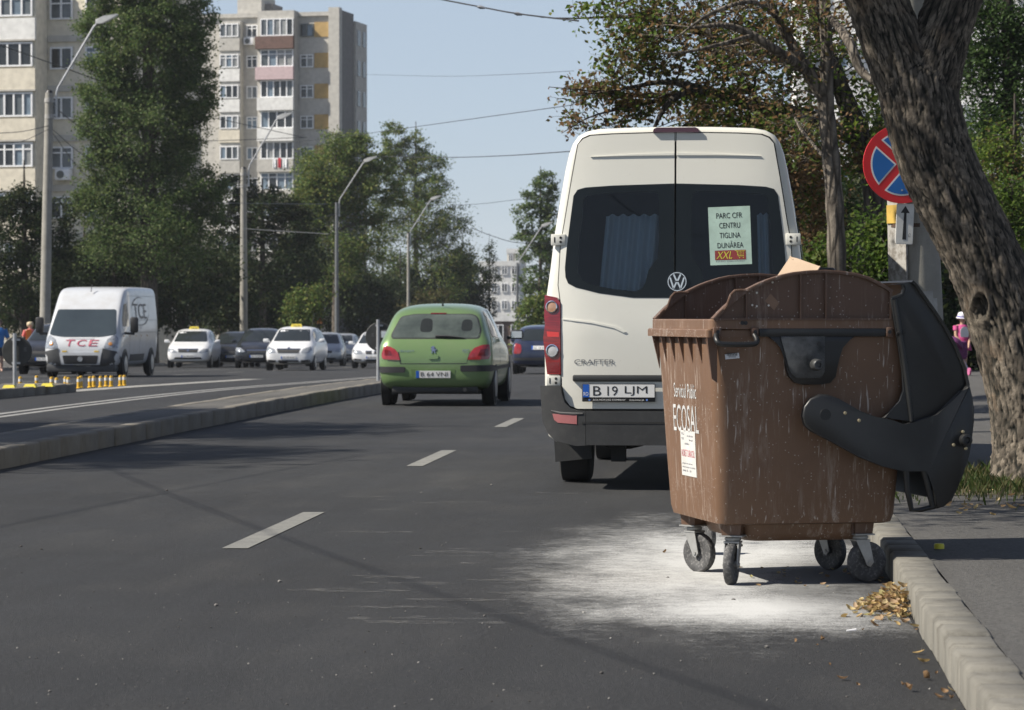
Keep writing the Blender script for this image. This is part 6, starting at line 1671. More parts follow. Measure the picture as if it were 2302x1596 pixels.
def front_car(name, label, cat, px, d, st, sc, m, lamps=None, grille=None, intake=None, plate='', taxi=False, rz=math.pi, chrome_bar=False, bumper=None, lamp_m=None, emblem=None, group=None, kidney=False):
    """oncoming or parked car seen from the front; outlines given in the car's own width / height"""
    sx, sy, sz = sc
    root = empty(name, label, cat, at(px, d, gz(d)), rz, group)
    body, bvh = car_body(st, sx, sy, sz, m, root)
    fs = caster(bvh, 'y', 1); rs = caster(bvh, 'y', -1)
    ymax = max(q[0] for q in st) * sy
    root.location = root.location + Vector((0, ymax, 0)) if abs(rz) > 1 else root.location
    S = lambda L: [(a * sx, c * sz) for a, c in L]
    b = MB(); b.patch(fillet(S([(-.66, 1.0), (.66, 1.0), (.535, 1.40), (-.535, 1.40)]), .05), None, fs, .12, .006, .012); b.build('windscreen', M_CGLASS, root, smooth=60)
    b = MB(); b.patch(fillet(S([(-.5, 1.08), (.5, 1.08), (.44, 1.38), (-.44, 1.38)]), .05), None, rs, .12, .006, .012); b.build('rear_window', M_CGLASS, root, smooth=60)
    lamps = lamps or [(.44, .60), (.72, .62), (.80, .72), (.76, .79), (.50, .72)]
    for L in (lamps, mirror_poly(lamps)):
        b = MB(); b.patch(fillet(S(L), .02), None, fs, .06, .008, .03); b.build('headlight', lamp_m or M_HLAMP, root, smooth=60)
    bk = mat('trim_black', (.022, .023, .025), .55)
    grille = grille or [[(-.33, .58), (.33, .58), (.36, .68), (-.36, .68)]]
    for L in grille:
        b = MB(); b.patch(fillet(S(L), .015), None, fs, .1, .007, .02); g = b.build('grille', bk, root, smooth=60)
        if chrome_bar:
            xs = [a for a, _ in S(L)]; zs = [c for _, c in S(L)]
            b = MB(); b.patch(rect(min(xs), max(zs) - .015, max(xs), max(zs) + .012), None, fs, .1, .012, .012); b.build('chrome_bar', M_CHROME, g, smooth=60)
    for L in (intake or [[(-.5, .30), (.5, .30), (.52, .38), (-.52, .38)]]):
        b = MB(); b.patch(fillet(S(L), .015), None, fs, .1, .007, .02); b.build('air_intake', bk, root, smooth=60)
    if bumper:
        b = MB(); b.patch(fillet(S(bumper), .02), None, fs, .1, .012, .02); b.build('bumper_strip', bk, root, smooth=60)
    if emblem:
        p, n = fs(0, emblem * sz); b = MB(); b.lathe([(.05, 0), (.045, .015)], p, n, 16); b.build('emblem', M_CHROME, root)
    small_plate(root, fs, .26, -.26, .41 * sz, .50 * sz, plate or 'GL 10 ABC')
    for sg in (1, -1):
        sf = caster(bvh, 'x', sg); sed = st is SEDAN
        wins = ([[(-1.25, 1.0), (-.95, 1.28), (-.52, 1.36), (-.45, .985)], [(-.38, .985), (-.44, 1.37), (.12, 1.38), (.62, 1.2), (.78, .97)]] if sed else [[(-1.5, 1.0), (-1.3, 1.33), (-.60, 1.41), (-.53, .985)], [(-.46, .985), (-.52, 1.41), (.12, 1.40), (.62, 1.22), (.78, .97)]])
        for L in wins:
            b = MB(); b.patch(fillet([(y * sy, z * sz) for y, z in L], .04), None, sf, .2, .006, .012); b.build('side_window', M_CGLASS, root, smooth=60)
        b = MB(); b.box((sg * 1.0 * sx, .66 * sy, 1.02 * sz), (.20, .09, .13), bev=.035); b.tube([(sg * .86 * sx, .68 * sy, .98 * sz), (sg * .95 * sx, .66 * sy, 1.0 * sz)], .025, n=6); b.build('wing_mirror', m, root)
    if taxi:
        b = MB(); b.loft([[(-.21, -.08, 1.47 * sz), (.21, -.08, 1.47 * sz), (.21, .10, 1.47 * sz), (-.21, .10, 1.47 * sz)], [(-.17, -.03, 1.585 * sz), (.17, -.03, 1.585 * sz), (.17, .05, 1.585 * sz), (-.17, .05, 1.585 * sz)]]); tx = b.build('taxi_sign', mat('taxi_yellow', (.62, .50, .06), .4), root, smooth=0)
        b = MB(); b.text('TAXI', lambda a, q: (.13 - a, .101 - q * .40, 1.485 * sz + q), width=.26, height=.07); b.build('taxi_text', mat('sign_black', (.015, .015, .016), .5), tx, smooth=0)
        b = MB(); b.tube([(-.5, -.3, 1.47 * sz), (-.56, -.55, 1.95 * sz)], .006, n=5); b.build('aerial', M_BLACK, root)
    wheels(root, .76 * sx / 1.025, 1.32 * sy, -1.30 * sy, .31)
    return root
WHITE = paint('white_paint', (.66, .67, .68), .3, .12); BLACKP = paint('black_paint', (.012, .013, .015), .25, .08); NAVY = paint('navy_paint', (.016, .024, .055), .25, .08); SILVER = paint('silver_paint', (.40, .41, .42), .32, .1, flake=.5); DKBLUE = paint('blue_black_paint', (.014, .017, .024), .25, .1)
front_car('taxi_car', 'white saloon taxi parked just right of the white delivery van', 'taxi', 415, 118, SEDAN, (1.02, 1.0, 1.04), WHITE, taxi=True, plate='GL 07 TXI', lamps=[(.40, .60), (.66, .60), (.80, .64), (.80, .74), (.60, .74)], grille=[[(-.36, .60), (.36, .60), (.40, .73), (-.40, .73)]], chrome_bar=True, intake=[[(-.56, .34), (.56, .34), (.5, .42), (-.5, .42)]], emblem=.67, rz=math.pi + .06)
front_car('saloon_car', 'black low saloon parked between the two white taxis', 'car', 512, 122, SEDAN, (1.02, 1.0, .99), BLACKP, plate='B 27 KLD', kidney=True, rz=math.pi + .08)
front_car('saloon_car', 'dark blue saloon with silver headlights parked left of the taxi with the black grille', 'car', 570, 116, SEDAN, (1.04, 1.0, 1.05), DKBLUE, plate='GL 12 SDR', lamps=[(.40, .62), (.68, .60), (.82, .68), (.80, .78), (.60, .76)], chrome_bar=True, rz=math.pi + .05)
front_car('taxi_car', 'white hatchback taxi with a black grille driving towards the camera', 'taxi', 648, 104, HATCH, (1.0, .95, 1.03), WHITE, taxi=True, plate='GL 09 KFG', lamps=[(.44, .62), (.70, .60), (.80, .70), (.74, .82), (.50, .74)], grille=[[(-.36, .60), (.36, .60), (.42, .74), (-.42, .74)]], intake=[[(-.36, .26), (.36, .26), (.36, .36), (-.36, .36)], [(.44, .28), (.74, .30), (.74, .38), (.44, .36)], [(-.44, .28), (-.74, .30), (-.74, .38), (-.44, .36)]], chrome_bar=True, emblem=.77)
front_car('saloon_car', 'silver saloon half hidden behind the white hatchback taxi', 'car', 718, 132, SEDAN, (1.0, 1.0, 1.0), SILVER, plate='GL 05 MNO', rz=math.pi + .1)
front_car('saloon_car', 'small silver saloon in the queue between the hatchback taxi and the round sign', 'car', 758, 150, SEDAN, (1.0, 1.0, 1.03), SILVER, plate='GL 03 RTE', bumper=[(-.72, .40), (.72, .40), (.72, .47), (-.72, .47)])
front_car('dark_car', 'dark car last in the queue behind the small silver saloon', 'car', 792, 168, HATCH, (1.0, 1.0, 1.0), BLACKP, plate='GL 16 UVW')
front_car('saloon_car', 'bright white saloon driving towards the camera behind the round sign of the median', 'car', 838, 116, SEDAN, (1.04, 1.02, .97), WHITE, plate='B 88 XNP', lamps=[(.38, .60), (.66, .58), (.80, .66), (.78, .75), (.46, .72)], grille=[[(.03, .58), (.26, .58), (.28, .70), (.06, .70)], [(-.03, .58), (-.26, .58), (-.28, .70), (-.06, .70)]], chrome_bar=True, intake=[[(-.34, .28), (.34, .28), (.34, .36), (-.34, .36)], [(.44, .32), (.74, .34), (.74, .40), (.44, .38)], [(-.44, .32), (-.74, .34), (-.74, .40), (-.44, .38)]])
front_car('dark_car', 'dark car half hidden behind the white delivery van at the left edge', 'car', 98, 88, HATCH, (1.02, 1.0, 1.02), BLACKP, plate='GL 21 HJK', rz=math.pi)

def navy_car():
    d = 90.0
    root = empty('hatchback_car', 'dark navy hatchback ahead, half hidden by the cream van', 'car', at(1214, d, gz(d)) + Vector((0, 2.1, 0)), 0)
    body, bvh = car_body(HATCH, 1.0, 1.0, .99, NAVY, root)
    rs = caster(bvh, 'y', -1)
    b = MB(); b.patch(fillet([(-.60, 1.01), (.60, 1.01), (.50, 1.36), (-.50, 1.36)], .06), None, rs, .12, .006, .012); b.build('rear_window', M_CGLASS, root, smooth=60)
    for sg in (1, -1):
        L = [(sg * a, c) for a, c in ((.80, .62), (.60, .62), (.56, .74), (.60, .90), (.76, .93))]
        b = MB(); b.patch(fillet(L, .03), None, rs, .06, .01, .03); b.build('tail_lamp', mat('tail_red', (.26, .022, .025), .12, coat=1.0), root, smooth=60)
        b = MB(); b.box((sg * 1.0, .66, 1.02), (.20, .09, .13), bev=.035); b.build('wing_mirror', NAVY, root)
        sf = caster(bvh, 'x', sg)
        for L in ([(-1.5, 1.0), (-1.3, 1.33), (-.60, 1.41), (-.53, .985)], [(-.46, .985), (-.52, 1.41), (.12, 1.40), (.62, 1.22), (.78, .97)]):
            b = MB(); b.patch(fillet(L, .04), None, sf, .2, .006, .012); b.build('side_window', M_CGLASS, root, smooth=60)
    small_plate(root, rs, -.26, .26, .74, .85, 'GL 18 DEX')
    b = MB(); b.patch(fillet([(-.8, .42), (.8, .42), (.8, .50), (-.8, .50)], .02), None, rs, .1, .012, .02); b.build('bumper_strip', mat('trim_black', (.022, .023, .025), .55), root, smooth=60)
    wheels(root, .755, 1.30, -1.28, .31)
navy_car()

def delivery_van():
    D = 79.0
    root = empty('delivery_van', 'white delivery van with red letters on its bonnet parked at the left', 'van', at(176, D, gz(D)) + Vector((0, 2.7, 0)), math.pi + .02)
    m = paint('van_white', (.50, .52, .545), .38, .4)
    body, bvh = car_body(VANS, 1.0, 1.0, .98, m, root, box=True)
    fs = caster(bvh, 'y', 1); ls = caster(bvh, 'x', 1); rs_ = caster(bvh, 'x', -1)
    bk = mat('van_plastic', (.040, .042, .045), .6, var=.2)
    k = .002045
    P = lambda L: [(-(cx - 945) * k, 2.008 - k * cy) for cx, cy in L]
    kg = NT('van_windscreen'); kg.set(**{'Base Color': kg.mix(kg.noise(1.5, 4), (.022, .030, .036), (.05, .065, .075)), 'Roughness': .05, 'Specular IOR Level': .7})
    b = MB(); b.patch(fillet(P([(505, 425), (560, 95), (1330, 95), (1385, 425), (1200, 455), (690, 455)]), [.08, .06, .06, .08, .1, .1]), None, fs, .12, .008, .02); b.build('windscreen', kg.m, root, smooth=60)
    b = MB(); b.patch([(a_, max(.30, c_)) for a_, c_ in P([(486, 640), (655, 600), (690, 815), (1200, 815), (1235, 600), (1404, 640), (1430, 720), (1428, 800), (1330, 834), (560, 834), (462, 800), (460, 720)])], None, fs, .12, .02, .05); b.build('bumper', bk, root, smooth=50)
    for sg in (1, -1):
        L = [(470, 600), (480, 470), (520, 425), (600, 480), (635, 560), (640, 600)]
        L = L if sg > 0 else [(1890 - a, c) for a, c in L]
        b = MB(); b.patch(fillet(P(L), .03), None, fs, .08, .012, .03); h = b.build('headlight', M_HLAMP, root, smooth=60)
        c = P([(560 if sg > 0 else 1330, 545)])[0]; p, n = fs(*c)
        b = MB(); b.lathe([(.055, -.005), (.05, .012), (.03, .016)], p + n * .012, n, 14); b.build('indicator', mat('amber_lamp', (.55, .24, .06), .2, coat=1.0), h)
        L = [(705, 632), (765, 630), (765, 648), (705, 650)]; L = L if sg > 0 else [(1890 - a, c) for a, c in L]
        b = MB(); b.patch(P(L), None, fs, .1, .014, .014); b.build('yellow_marker', mat('marker_yellow', (.55, .38, .03), .5), root, smooth=0)
    b = MB(); b.patch(fillet(P([(668, 655), (1222, 655), (1195, 806), (700, 806)]), .04), None, fs, .1, .03, .03); b.build('grille_surround', m, root, smooth=60)
    b = MB(); b.patch(fillet(P([(712, 692), (1178, 692), (1160, 800), (735, 800)]), .03), None, fs, .1, .036, .02); g = b.build('grille', M_BLACK, root, smooth=60)
    c = P([(945, 738)])[0]; p, n = fs(*c); b = MB(); b.lathe([(.075, .03), (.07, .05), (.055, .05), (.05, .042)], p, Vector((0, 1, 0)), 22); b.build('emblem', M_CHROME, g)
    b = MB()
    for z in (2.008 - k * 715, 2.008 - k * 745, 2.008 - k * 775): b.patch(rect(-.42, z - .005, .42, z + .005), None, fs, .1, .040, .006)
    tag(b.build('grille_bar', bk, g, smooth=0), kind='stuff')
    small_plate(root, fs, .27, -.27, .315, .415, 'GL 10 NRC')
    b = MB(); b.box((0, 2.40, .26), (1.84, .50, .22), bev=.05); b.build('lower_bumper', bk, root)
    red = mat('van_red_letters', (.33, .03, .07), .5)
    b = MB()
    for i, ch in enumerate('TCE'):
        b.text(ch, lambda a, q, i=i: tuple(fs(.44 - i * .32 - a - q * .25, .835 + q)[0] + Vector((0, .012, .006))), width=.24, height=.165)
    b.build('bonnet_letters', red, root, smooth=0)
    b = MB(); b.patch(rect(-.34, 1.02, .34, 1.035), None, fs, .1, .01, .01); b.build('bonnet_line', mat('small_grey_print', (.3, .3, .33), .6), root, smooth=0)
    dk = mat('van_grey_letters', (.09, .085, .09), .5)
    for sf, sg in ((ls, 1), (rs_, -1)):
        S_ = lambda y, z, off: tuple(sf(y, z)[0] + sf(y, z)[1] * off)
        b = MB(); b.text('TCE', lambda a, q: S_(.35 + (a - 1.9 if sg > 0 else -a), 1.56 + q, .012), width=1.9, height=.42); lg = b.build('side_letters', dk, root, smooth=0)
        b = MB()
        for a0, a1 in ((-.5, 1.9), (2.6, 5.0)):
            for r0 in (0,):
                pts = [(-.65 + 1.25 * math.cos(a0 + (a1 - a0) * i / 14), 1.77 + .38 * math.sin(a0 + (a1 - a0) * i / 14)) for i in range(15)]
                for (y0, z0), (y1, z1), i in zip(pts, pts[1:], range(14)):
                    t = .014 * math.sin(math.pi * (i + .5) / 14) + .004
                    b.add([S_(y0, z0 - t, .009), S_(y1, z1 - t, .009), S_(y1, z1 + t, .009), S_(y0, z0 + t, .009)], [(0, 1, 2, 3)])
        b.build('swoosh', dk, lg, smooth=0)
        b = MB(); b.text('TCE', lambda a, q: S_(-.3 + (a - .4 if sg > 0 else -a), 1.28 + q, .008), width=.4, height=.13); b.build('small_letters', mat('van_faint_letters', (.3, .3, .31), .5), root, smooth=0)
        b = MB(); b.patch(fillet([(1.15, 1.36), (1.15, 1.98), (1.40, 1.96), (1.78, 1.55), (1.86, 1.36)], .05), None, sf, .12, .008, .02); b.build('side_window', M_CGLASS, root, smooth=60)
        b = MB(); b.patch([(-1.2, .42), (.9, .42), (.9, .60), (-1.2, .60)], None, sf, .2, .015, .02); b.build('side_strip', bk, root, smooth=50)
        b = MB()
        for L in ([(1.05, .4), (1.065, .4), (1.065, 2.2), (1.05, 2.2)], [(-.45, .4), (-.435, .4), (-.435, 2.25), (-.45, 2.25)], [(-3.2, 1.18), (1.9, 1.18), (1.9, 1.195), (-3.2, 1.195)], [(-3.2, 1.52), (.9, 1.52), (.9, 1.535), (-3.2, 1.535)], [(-3.2, 2.18), (.9, 2.18), (.9, 2.19), (-3.2, 2.19)]):
            b.patch(L, None, sf, .3, .003, .004)
        tag(b.build('panel_line', mat('panel_line_grey', (.25, .26, .26), .6), root, smooth=0), kind='stuff')
        b = MB()
        for i in range(5): b.box((sg * 1.032, 1.9 - i * .85, 1.10), (.01, .07, .035))
        tag(b.build('side_marker', mat('amber_lamp', (.55, .24, .06), .2), root, smooth=0), kind='stuff')
        b = MB(); b.box((sg * 1.28, 1.80, 1.40), (.22, .12, .42), bev=.05); b.tube([(sg * 1.0, 1.75, 1.18), (sg * 1.27, 1.80, 1.16), (sg * 1.28, 1.8, 1.3)], .035, n=6); b.build('wing_mirror', M_BLACK, root)
    b = MB(); b.tube([(0, 1.25, 2.3), (0, 1.12, 2.48)], .012, n=5); b.build('aerial', M_BLACK, root)
    wheels(root, .92, 1.75, -2.25, .35, .22)
    root_b = MB(); root_b.box((0, 0, .30), (1.5, 5.0, .12)); root_b.build('underbody', M_BLACK, root)
delivery_van()
# ------------------------------------------------------------------ people
def human(name, label, loc, rz, H, joints, skin, extra):
    """one continuous skinned body; joints {name: (x, y, z, r)} in units of the height, edges by name"""
    root = empty(name, label, 'person', loc, rz)
    E = [('pelvis', 'waist'), ('waist', 'chest'), ('chest', 'neck'), ('neck', 'chin'), ('chin', 'head'), ('head', 'crown')]
    for s in 'lr': E += [('chest', 'sh' + s), ('sh' + s, 'el' + s), ('el' + s, 'wr' + s), ('wr' + s, 'ha' + s), ('pelvis', 'hip' + s), ('hip' + s, 'kn' + s), ('kn' + s, 'an' + s), ('an' + s, 'to' + s)]
    for s in 'lr':
        h = joints['ha' + s]; w_ = joints['wr' + s]
        dr = Vector(h[:3]) - Vector(w_[:3])
        sd = dr.cross(Vector((1, 0, 0))); sd = sd.normalized() if sd.length > 1e-5 else Vector((0, 1, 0))
        for i, (o, L) in enumerate(((-.5, .75), (-.17, .95), (.17, 1.0), (.5, .85))):
            a = Vector(h[:3]) + sd * .012 * o * 2; t = a + dr.normalized() * .045 * L + Vector((0, -.006, -.004))
            joints[f'f{i}{s}'] = (*t, .0055); E.append(('ha' + s, f'f{i}{s}'))
        t = Vector(w_[:3]) + dr * .5 + sd * -.030; joints['th' + s] = (*t, .006); E.append(('wr' + s, 'th' + s))
    names = list(joints); idx = {n: i for i, n in enumerate(names)}
    me = bpy.data.meshes.new('body'); me.from_pydata([tuple(c * H for c in joints[n][:3]) for n in names], [(idx[a], idx[b]) for a, b in E], [])
    o = bpy.data.objects.new('body', me); COL.objects.link(o)
    m = o.modifiers.new('s', 'SKIN'); m.use_smooth_shade = True
    for n, sv in zip(names, o.data.skin_vertices[0].data): sv.radius = (joints[n][3] * H,) * 2; sv.use_root = (n == 'pelvis')
    o2 = o.modifiers.new('u', 'SUBSURF'); o2.levels = o2.render_levels = 2
    dg = bpy.context.evaluated_depsgraph_get(); dg.update()
    me2 = bpy.data.meshes.new_from_object(o.evaluated_get(dg), depsgraph=dg); o.modifiers.clear(); o.data = me2; bpy.data.meshes.remove(me)
    me2.materials.append(skin); o.parent = root
    me2.polygons.foreach_set('use_smooth', [True] * len(me2.polygons))
    extra(root, H, joints)
    return root
SKIN = mat('skin', (.42, .26, .18), .5, var=.08); SKIN2 = mat('skin_pale', (.46, .30, .23), .5, var=.08)
def pose(hand_l, hand_r, el_l, el_r, step=0.0, head_y=-.01, sh=.105, leg=.016):
    J = {'pelvis': (0, 0, .53, .075), 'waist': (0, 0, .60, .070), 'chest': (0, 0, .73, .080), 'neck': (0, 0, .835, .030), 'chin': (0, head_y, .875, .042), 'head': (0, head_y, .925, .062), 'crown': (0, head_y + .005, .965, .048)}
    for s, x in (('l', 1), ('r', -1)):
        st = step * x
        J['sh' + s] = (x * sh, 0, .80, .040); J['el' + s] = (x * (el_l if s == 'l' else el_r)[0], (el_l if s == 'l' else el_r)[1], (el_l if s == 'l' else el_r)[2], .028)
        h = hand_l if s == 'l' else hand_r
        J['wr' + s] = (x * h[0], h[1], h[2], .019); e = Vector(J['el' + s][:3]); w_ = Vector(J['wr' + s][:3]); q = w_ + (w_ - e).normalized() * .045
        J['ha' + s] = (*q, .017)
        J['hip' + s] = (x * .05, 0, .50, .062); J['kn' + s] = (x * .055, st * .5 - .012, .28, .042); J['an' + s] = (x * .055, st, .045, .026); J['to' + s] = (x * .06, st - .085, .016, leg)
    return J
def face(root, H, J, hair_m, hy):
    for s in (1, -1):
        b = MB(); b.lathe([(.010 * H, 0), (.006 * H, .006 * H)], (s * .024 * H, (hy - .058) * H, .927 * H), (0, -1, .05), 8); b.build('eye', mat('eye_dark', (.03, .025, .02), .3), root)
        b = MB(); b.lathe([(.012 * H, 0), (.014 * H, .008 * H), (.006 * H, .014 * H)], (s * .060 * H, hy * H, .922 * H), (s, .1, 0), 8); b.build('ear', SKIN, root)
    b = MB(); b.tube([(0, (hy - .058) * H, .925 * H), (0, (hy - .074) * H, .908 * H), (0, (hy - .060) * H, .902 * H)], [.006 * H, .009 * H, .004 * H], n=6); b.build('nose', SKIN, root)
    b = MB(); b.tube([(-.018 * H, (hy - .052) * H, .888 * H), (0, (hy - .058) * H, .886 * H), (.018 * H, (hy - .052) * H, .888 * H)], [.002 * H, .005 * H, .002 * H], n=6); b.build('mouth', mat('lips', (.36, .12, .11), .5), root)
def garment(root, name, m, prof, H, n=20, seed=0):
    """profile [(z, half width, half depth, x, y)] in units of height"""
    b = MB(); rings = []
    for z, rx, ry_, cx, cy in prof:
        rings.append([((cx + rx * math.cos(2 * math.pi * i / n)) * H, (cy + ry_ * math.sin(2 * math.pi * i / n)) * H, z * H) for i in range(n)])
    b.loft(rings, caps=(False, False)); return b.build(name, m, root, smooth=70)
def sleeve(root, m, J, a, b_, t, ra, rb, H, name='sleeve'):
    A = Vector(J[a][:3]); Bv = Vector(J[b_][:3]); b = MB()
    b.tube([A * H, A.lerp(Bv, t * .5) * H, A.lerp(Bv, t) * H], [ra * H, (ra + rb) / 2 * H, rb * H], n=12, cap=False); return b.build(name, m, root, smooth=70)

def child():
    D = 51.0; z0 = EYE + (HOR - 839) / (FPX / D)
    z0 = min(z0, side_z(4, 50) + .004) if False else side_z(4, 50)
    p = at(2163, D, z0)
    J = pose((.055, -.15, .50), (.055, -.15, .50), (.125, -.03, .63), (.125, -.03, .63), .05)
    def ex(root, H, J):
        pink = mat('pink_cloth', (.50, .07, .22), .8); dpink = mat('dark_pink_cloth', (.34, .03, .13), .8); wh = mat('white_cloth', (.62, .62, .62), .8)
        face(root, H, J, None, -.01)
        garment(root, 'dress', pink, [(.50, .135, .115, 0, 0), (.56, .120, .10, 0, 0), (.62, .108, .088, 0, 0), (.72, .112, .090, 0, 0), (.79, .115, .085, 0, 0), (.825, .075, .06, 0, 0)], H)
        garment(root, 'skirt', dpink, [(.40, .16, .14, 0, 0), (.50, .140, .12, 0, 0), (.60, .114, .094, 0, 0)], H)
        b = MB(); b.prism(fillet([(-.07, .62), (.07, .62), (.075, .74), (.03, .79), (-.03, .79), (-.075, .74)], .02), 0, .006, lambda a, c, t: (a * H, (-.098 - t + .25 * a * a * 2) * H, c * H)); b.build('bib', wh, root, smooth=0)
        for s in 'lr': sleeve(root, pink, J, 'sh' + s, 'el' + s, .42, .055, .048, H)
        b = MB(); b.lathe([(.066, .0), (.078, .015), (.080, .05), (.070, .09), (.03, .11)], (0, .012 * H, .90 * H), (0, .25, 1), 16); hr = None
        b.v = [tuple(c * (H if i < 0 else 1) for i, c in enumerate(q)) for q in b.v]; b.build('hair', mat('brown_hair', (.06, .035, .02), .7), root, smooth=70)
        b = MB(); b.lathe([(.105 * H, 0), (.10 * H, .008 * H), (.082 * H, .012 * H), (.080 * H, .05 * H), (.066 * H, .085 * H), (.02 * H, .10 * H)], (0, -.005 * H, .935 * H), (0, -.12, 1), 20); ht = b.build('hat', mat('white_hat', (.62, .60, .66), .8), root, smooth=60)
        b = MB(); b.lathe([(.0835 * H, 0), (.0835 * H, .018 * H)], (0, -.006 * H, .948 * H), (0, -.12, 1), 20); b.build('hat_band', mat('blue_band', (.05, .05, .35), .7), ht, smooth=60)
        for s in 'lr':
            a = J['an' + s]; b = MB(); b.box((a[0] * H, (a[1] - .04) * H, .012 * H), (.07 * H, .15 * H, .024 * H), bev=.01); b.build('sandal', mat('sandal_pink', (.5, .25, .22), .7), root)
    human('person', 'small child in a pink dress and white hat pushing a toy pushchair on the pavement', p, YAW + .25, 1.04, J, SKIN, ex)
    # the toy pushchair
    q = at(2150, D - .45, z0)
    root = empty('toy_pushchair', 'purple toy pushchair with pink wheels pushed by the small child', 'pushchair', q, YAW + .25)
    pur = mat('purple_cloth', (.10, .02, .09), .8, var=.4, scale=20); tub = mat('pushchair_tube', (.55, .50, .58), .35, .4); pk = mat('pink_plastic', (.45, .12, .25), .5)
    b = MB(); b.lathe([(.02, 0), (.10, .01), (.17, .06), (.19, .13)], (-.06, -.10, .62), (-.5, -.2, -.85), 18); b.build('hood', pur, root, smooth=60)
    b = MB(); b.prism(fillet([(-.16, .28), (.12, .25), (.14, .32), (-.04, .36), (-.10, .58), (-.17, .58)], .03), -.13, .13, lambda a, c, t: (t, a * 1.0, c), bev=.02); b.build('seat', pur, root, smooth=40)
    b = MB()
    for s in (-.14, .14):
        b.tube([(s, .34, .54), (s, .1, .34), (s, -.22, .07)], .010, n=8); b.tube([(s, -.12, .50), (s, .0, .32), (s, .22, .07)], .010, n=8)
    b.tube([(-.14, .34, .54), (.14, .34, .54)], .012, n=8); b.build('frame', tub, root)
    for s in (-.14, .14):
        for y in (-.22, .22):
            b = MB(); b.lathe([(.03, -.012), (.062, -.014), (.065, 0), (.062, .014), (.03, .012)], (s, y, .065), (1, 0, 0), 18); b.build('wheel', pk, root)
child()

def woman():
    D = 112.0; p = at(68, D, gz(D) + .1)
    J = pose((.16, -.10, .50), (.13, -.14, .52), (.17, .02, .63), (.16, .02, .64), .09)
    def ex(root, H, J):
        red = mat('coral_shirt', (.55, .13, .12), .8); org = mat('orange_vest', (.75, .20, .03), .7)
        face(root, H, J, None, -.01)
        garment(root, 'shirt', red, [(.48, .10, .085, 0, 0), (.60, .098, .08, 0, 0), (.72, .115, .088, 0, 0), (.80, .118, .075, 0, 0), (.84, .045, .042, 0, 0)], H)
        b = MB(); b.prism(fillet(rect(-.12, .50, .0, .82), .03), 0, .01, lambda a, c, t: ((a) * H, (-.092 - t) * H, c * H)); b.build('vest_panel', org, root, smooth=0)
        garment(root, 'trousers', mat('dark_trousers', (.03, .03, .035), .8), [(.30, .085, .07, 0, 0), (.44, .105, .085, 0, 0), (.54, .100, .08, 0, 0)], H)
        for s in 'lr': sleeve(root, red, J, 'sh' + s, 'el' + s, .8, .048, .040, H); sleeve(root, mat('dark_trousers', (.03, .03, .035), .8), J, 'kn' + s, 'an' + s, .9, .05, .042, H, 'trouser_leg'); sleeve(root, mat('dark_trousers', (.03, .03, .035), .8), J, 'hip' + s, 'kn' + s, 1, .068, .05, H, 'trouser_leg')
        b = MB(); b.lathe([(.055 * H, -.02 * H), (.072 * H, .0), (.076 * H, .04 * H), (.062 * H, .075 * H), (.02 * H, .088 * H)], (0, .008 * H, .905 * H), (0, .2, 1), 16); b.build('hair', mat('blond_hair', (.50, .42, .28), .7), root, smooth=70)
    human('person', 'blond person in a coral shirt and orange vest standing left of the white delivery van', p, .5, 1.7, J, SKIN2, ex)
    p = at(-3, 96, gz(96) + .02)
    def ex2(root, H, J):
        blu = mat('blue_shirt', (.03, .16, .42), .8); face(root, H, J, None, -.01)
        garment(root, 'shirt', blu, [(.46, .10, .085, 0, 0), (.60, .10, .08, 0, 0), (.72, .12, .09, 0, 0), (.80, .12, .075, 0, 0), (.84, .045, .042, 0, 0)], H)
        for s in 'lr': sleeve(root, blu, J, 'sh' + s, 'el' + s, .9, .05, .042, H)
        garment(root, 'shorts', mat('dark_trousers', (.03, .03, .035), .8), [(.30, .11, .08, 0, 0), (.44, .108, .085, 0, 0), (.50, .102, .08, 0, 0)], H)
        b = MB(); b.lathe([(.055 * H, -.02 * H), (.068 * H, .0), (.070 * H, .04 * H), (.055 * H, .07 * H), (.02 * H, .08 * H)], (0, .008 * H, .91 * H), (0, .2, 1), 14); b.build('hair', mat('brown_hair', (.06, .035, .02), .7), root, smooth=70)
    human('person', 'person in a blue shirt cut off by the left edge of the picture', p, .3, 1.72, pose((.17, -.08, .50), (.15, -.10, .52), (.17, .02, .63), (.16, .02, .64), .06), SKIN2, ex2)
woman()

# ------------------------------------------------------------------ small things on the road
MY = mat('bollard_yellow', (.62, .36, .02), .5, var=.2, dirt=(.3, .2, .05, .4)); MBW = mat('bollard_white', (.6, .6, .58), .5)
def bollard(label, group):
    root = empty('bollard', label, 'bollard', (0, 0, 0), 0, group)
    b = MB(); b.lathe([(.055, 0), (.055, .02), (.038, .03), (.036, .2), (.03, .225), (.008, .23)], (0, 0, 0), n=14); b.build('post', MY, root, smooth=50)
    b = MB(); b.lathe([(.0385, .13), (.0385, .185)], (0, 0, 0), n=14); b.build('band', MBW, root, smooth=50)
    return root
b0 = None
for cx, cb in ((848, 1120), (885, 1130), (1020, 1115), (1048, 1102), (1165, 1100), (1215, 1088), (1305, 1092), (1375, 1075), (1440, 1080), (1560, 1065), (1610, 1060)):
    px, py = cx * .17343, 678.7 + cb * .17343
    d = FPX * (EYE - gz(56)) / (py - HOR)
    if b0 is None: b0 = bollard('low yellow plastic bollard in the row on the chalky strip before the white van', 'yellow bollards on the chalky strip'); c = b0
    else: c = copy_tree(b0)
    c.location = at(px, d, gz(d)); c.scale = (1, 1, 1.0 + .2 * ((cx * 7) % 5) / 5)
b1 = None
for cx, d in ((262, 58), (475, 60), (668, 57.5), (733, 56)):
    if b1 is None: b1 = c = bollard('low yellow plastic bollard on the far side of the small island', 'yellow bollards beyond the island')
    else: c = copy_tree(b1)
    c.location = at(cx * .17343, d, gz(d))
m0 = None
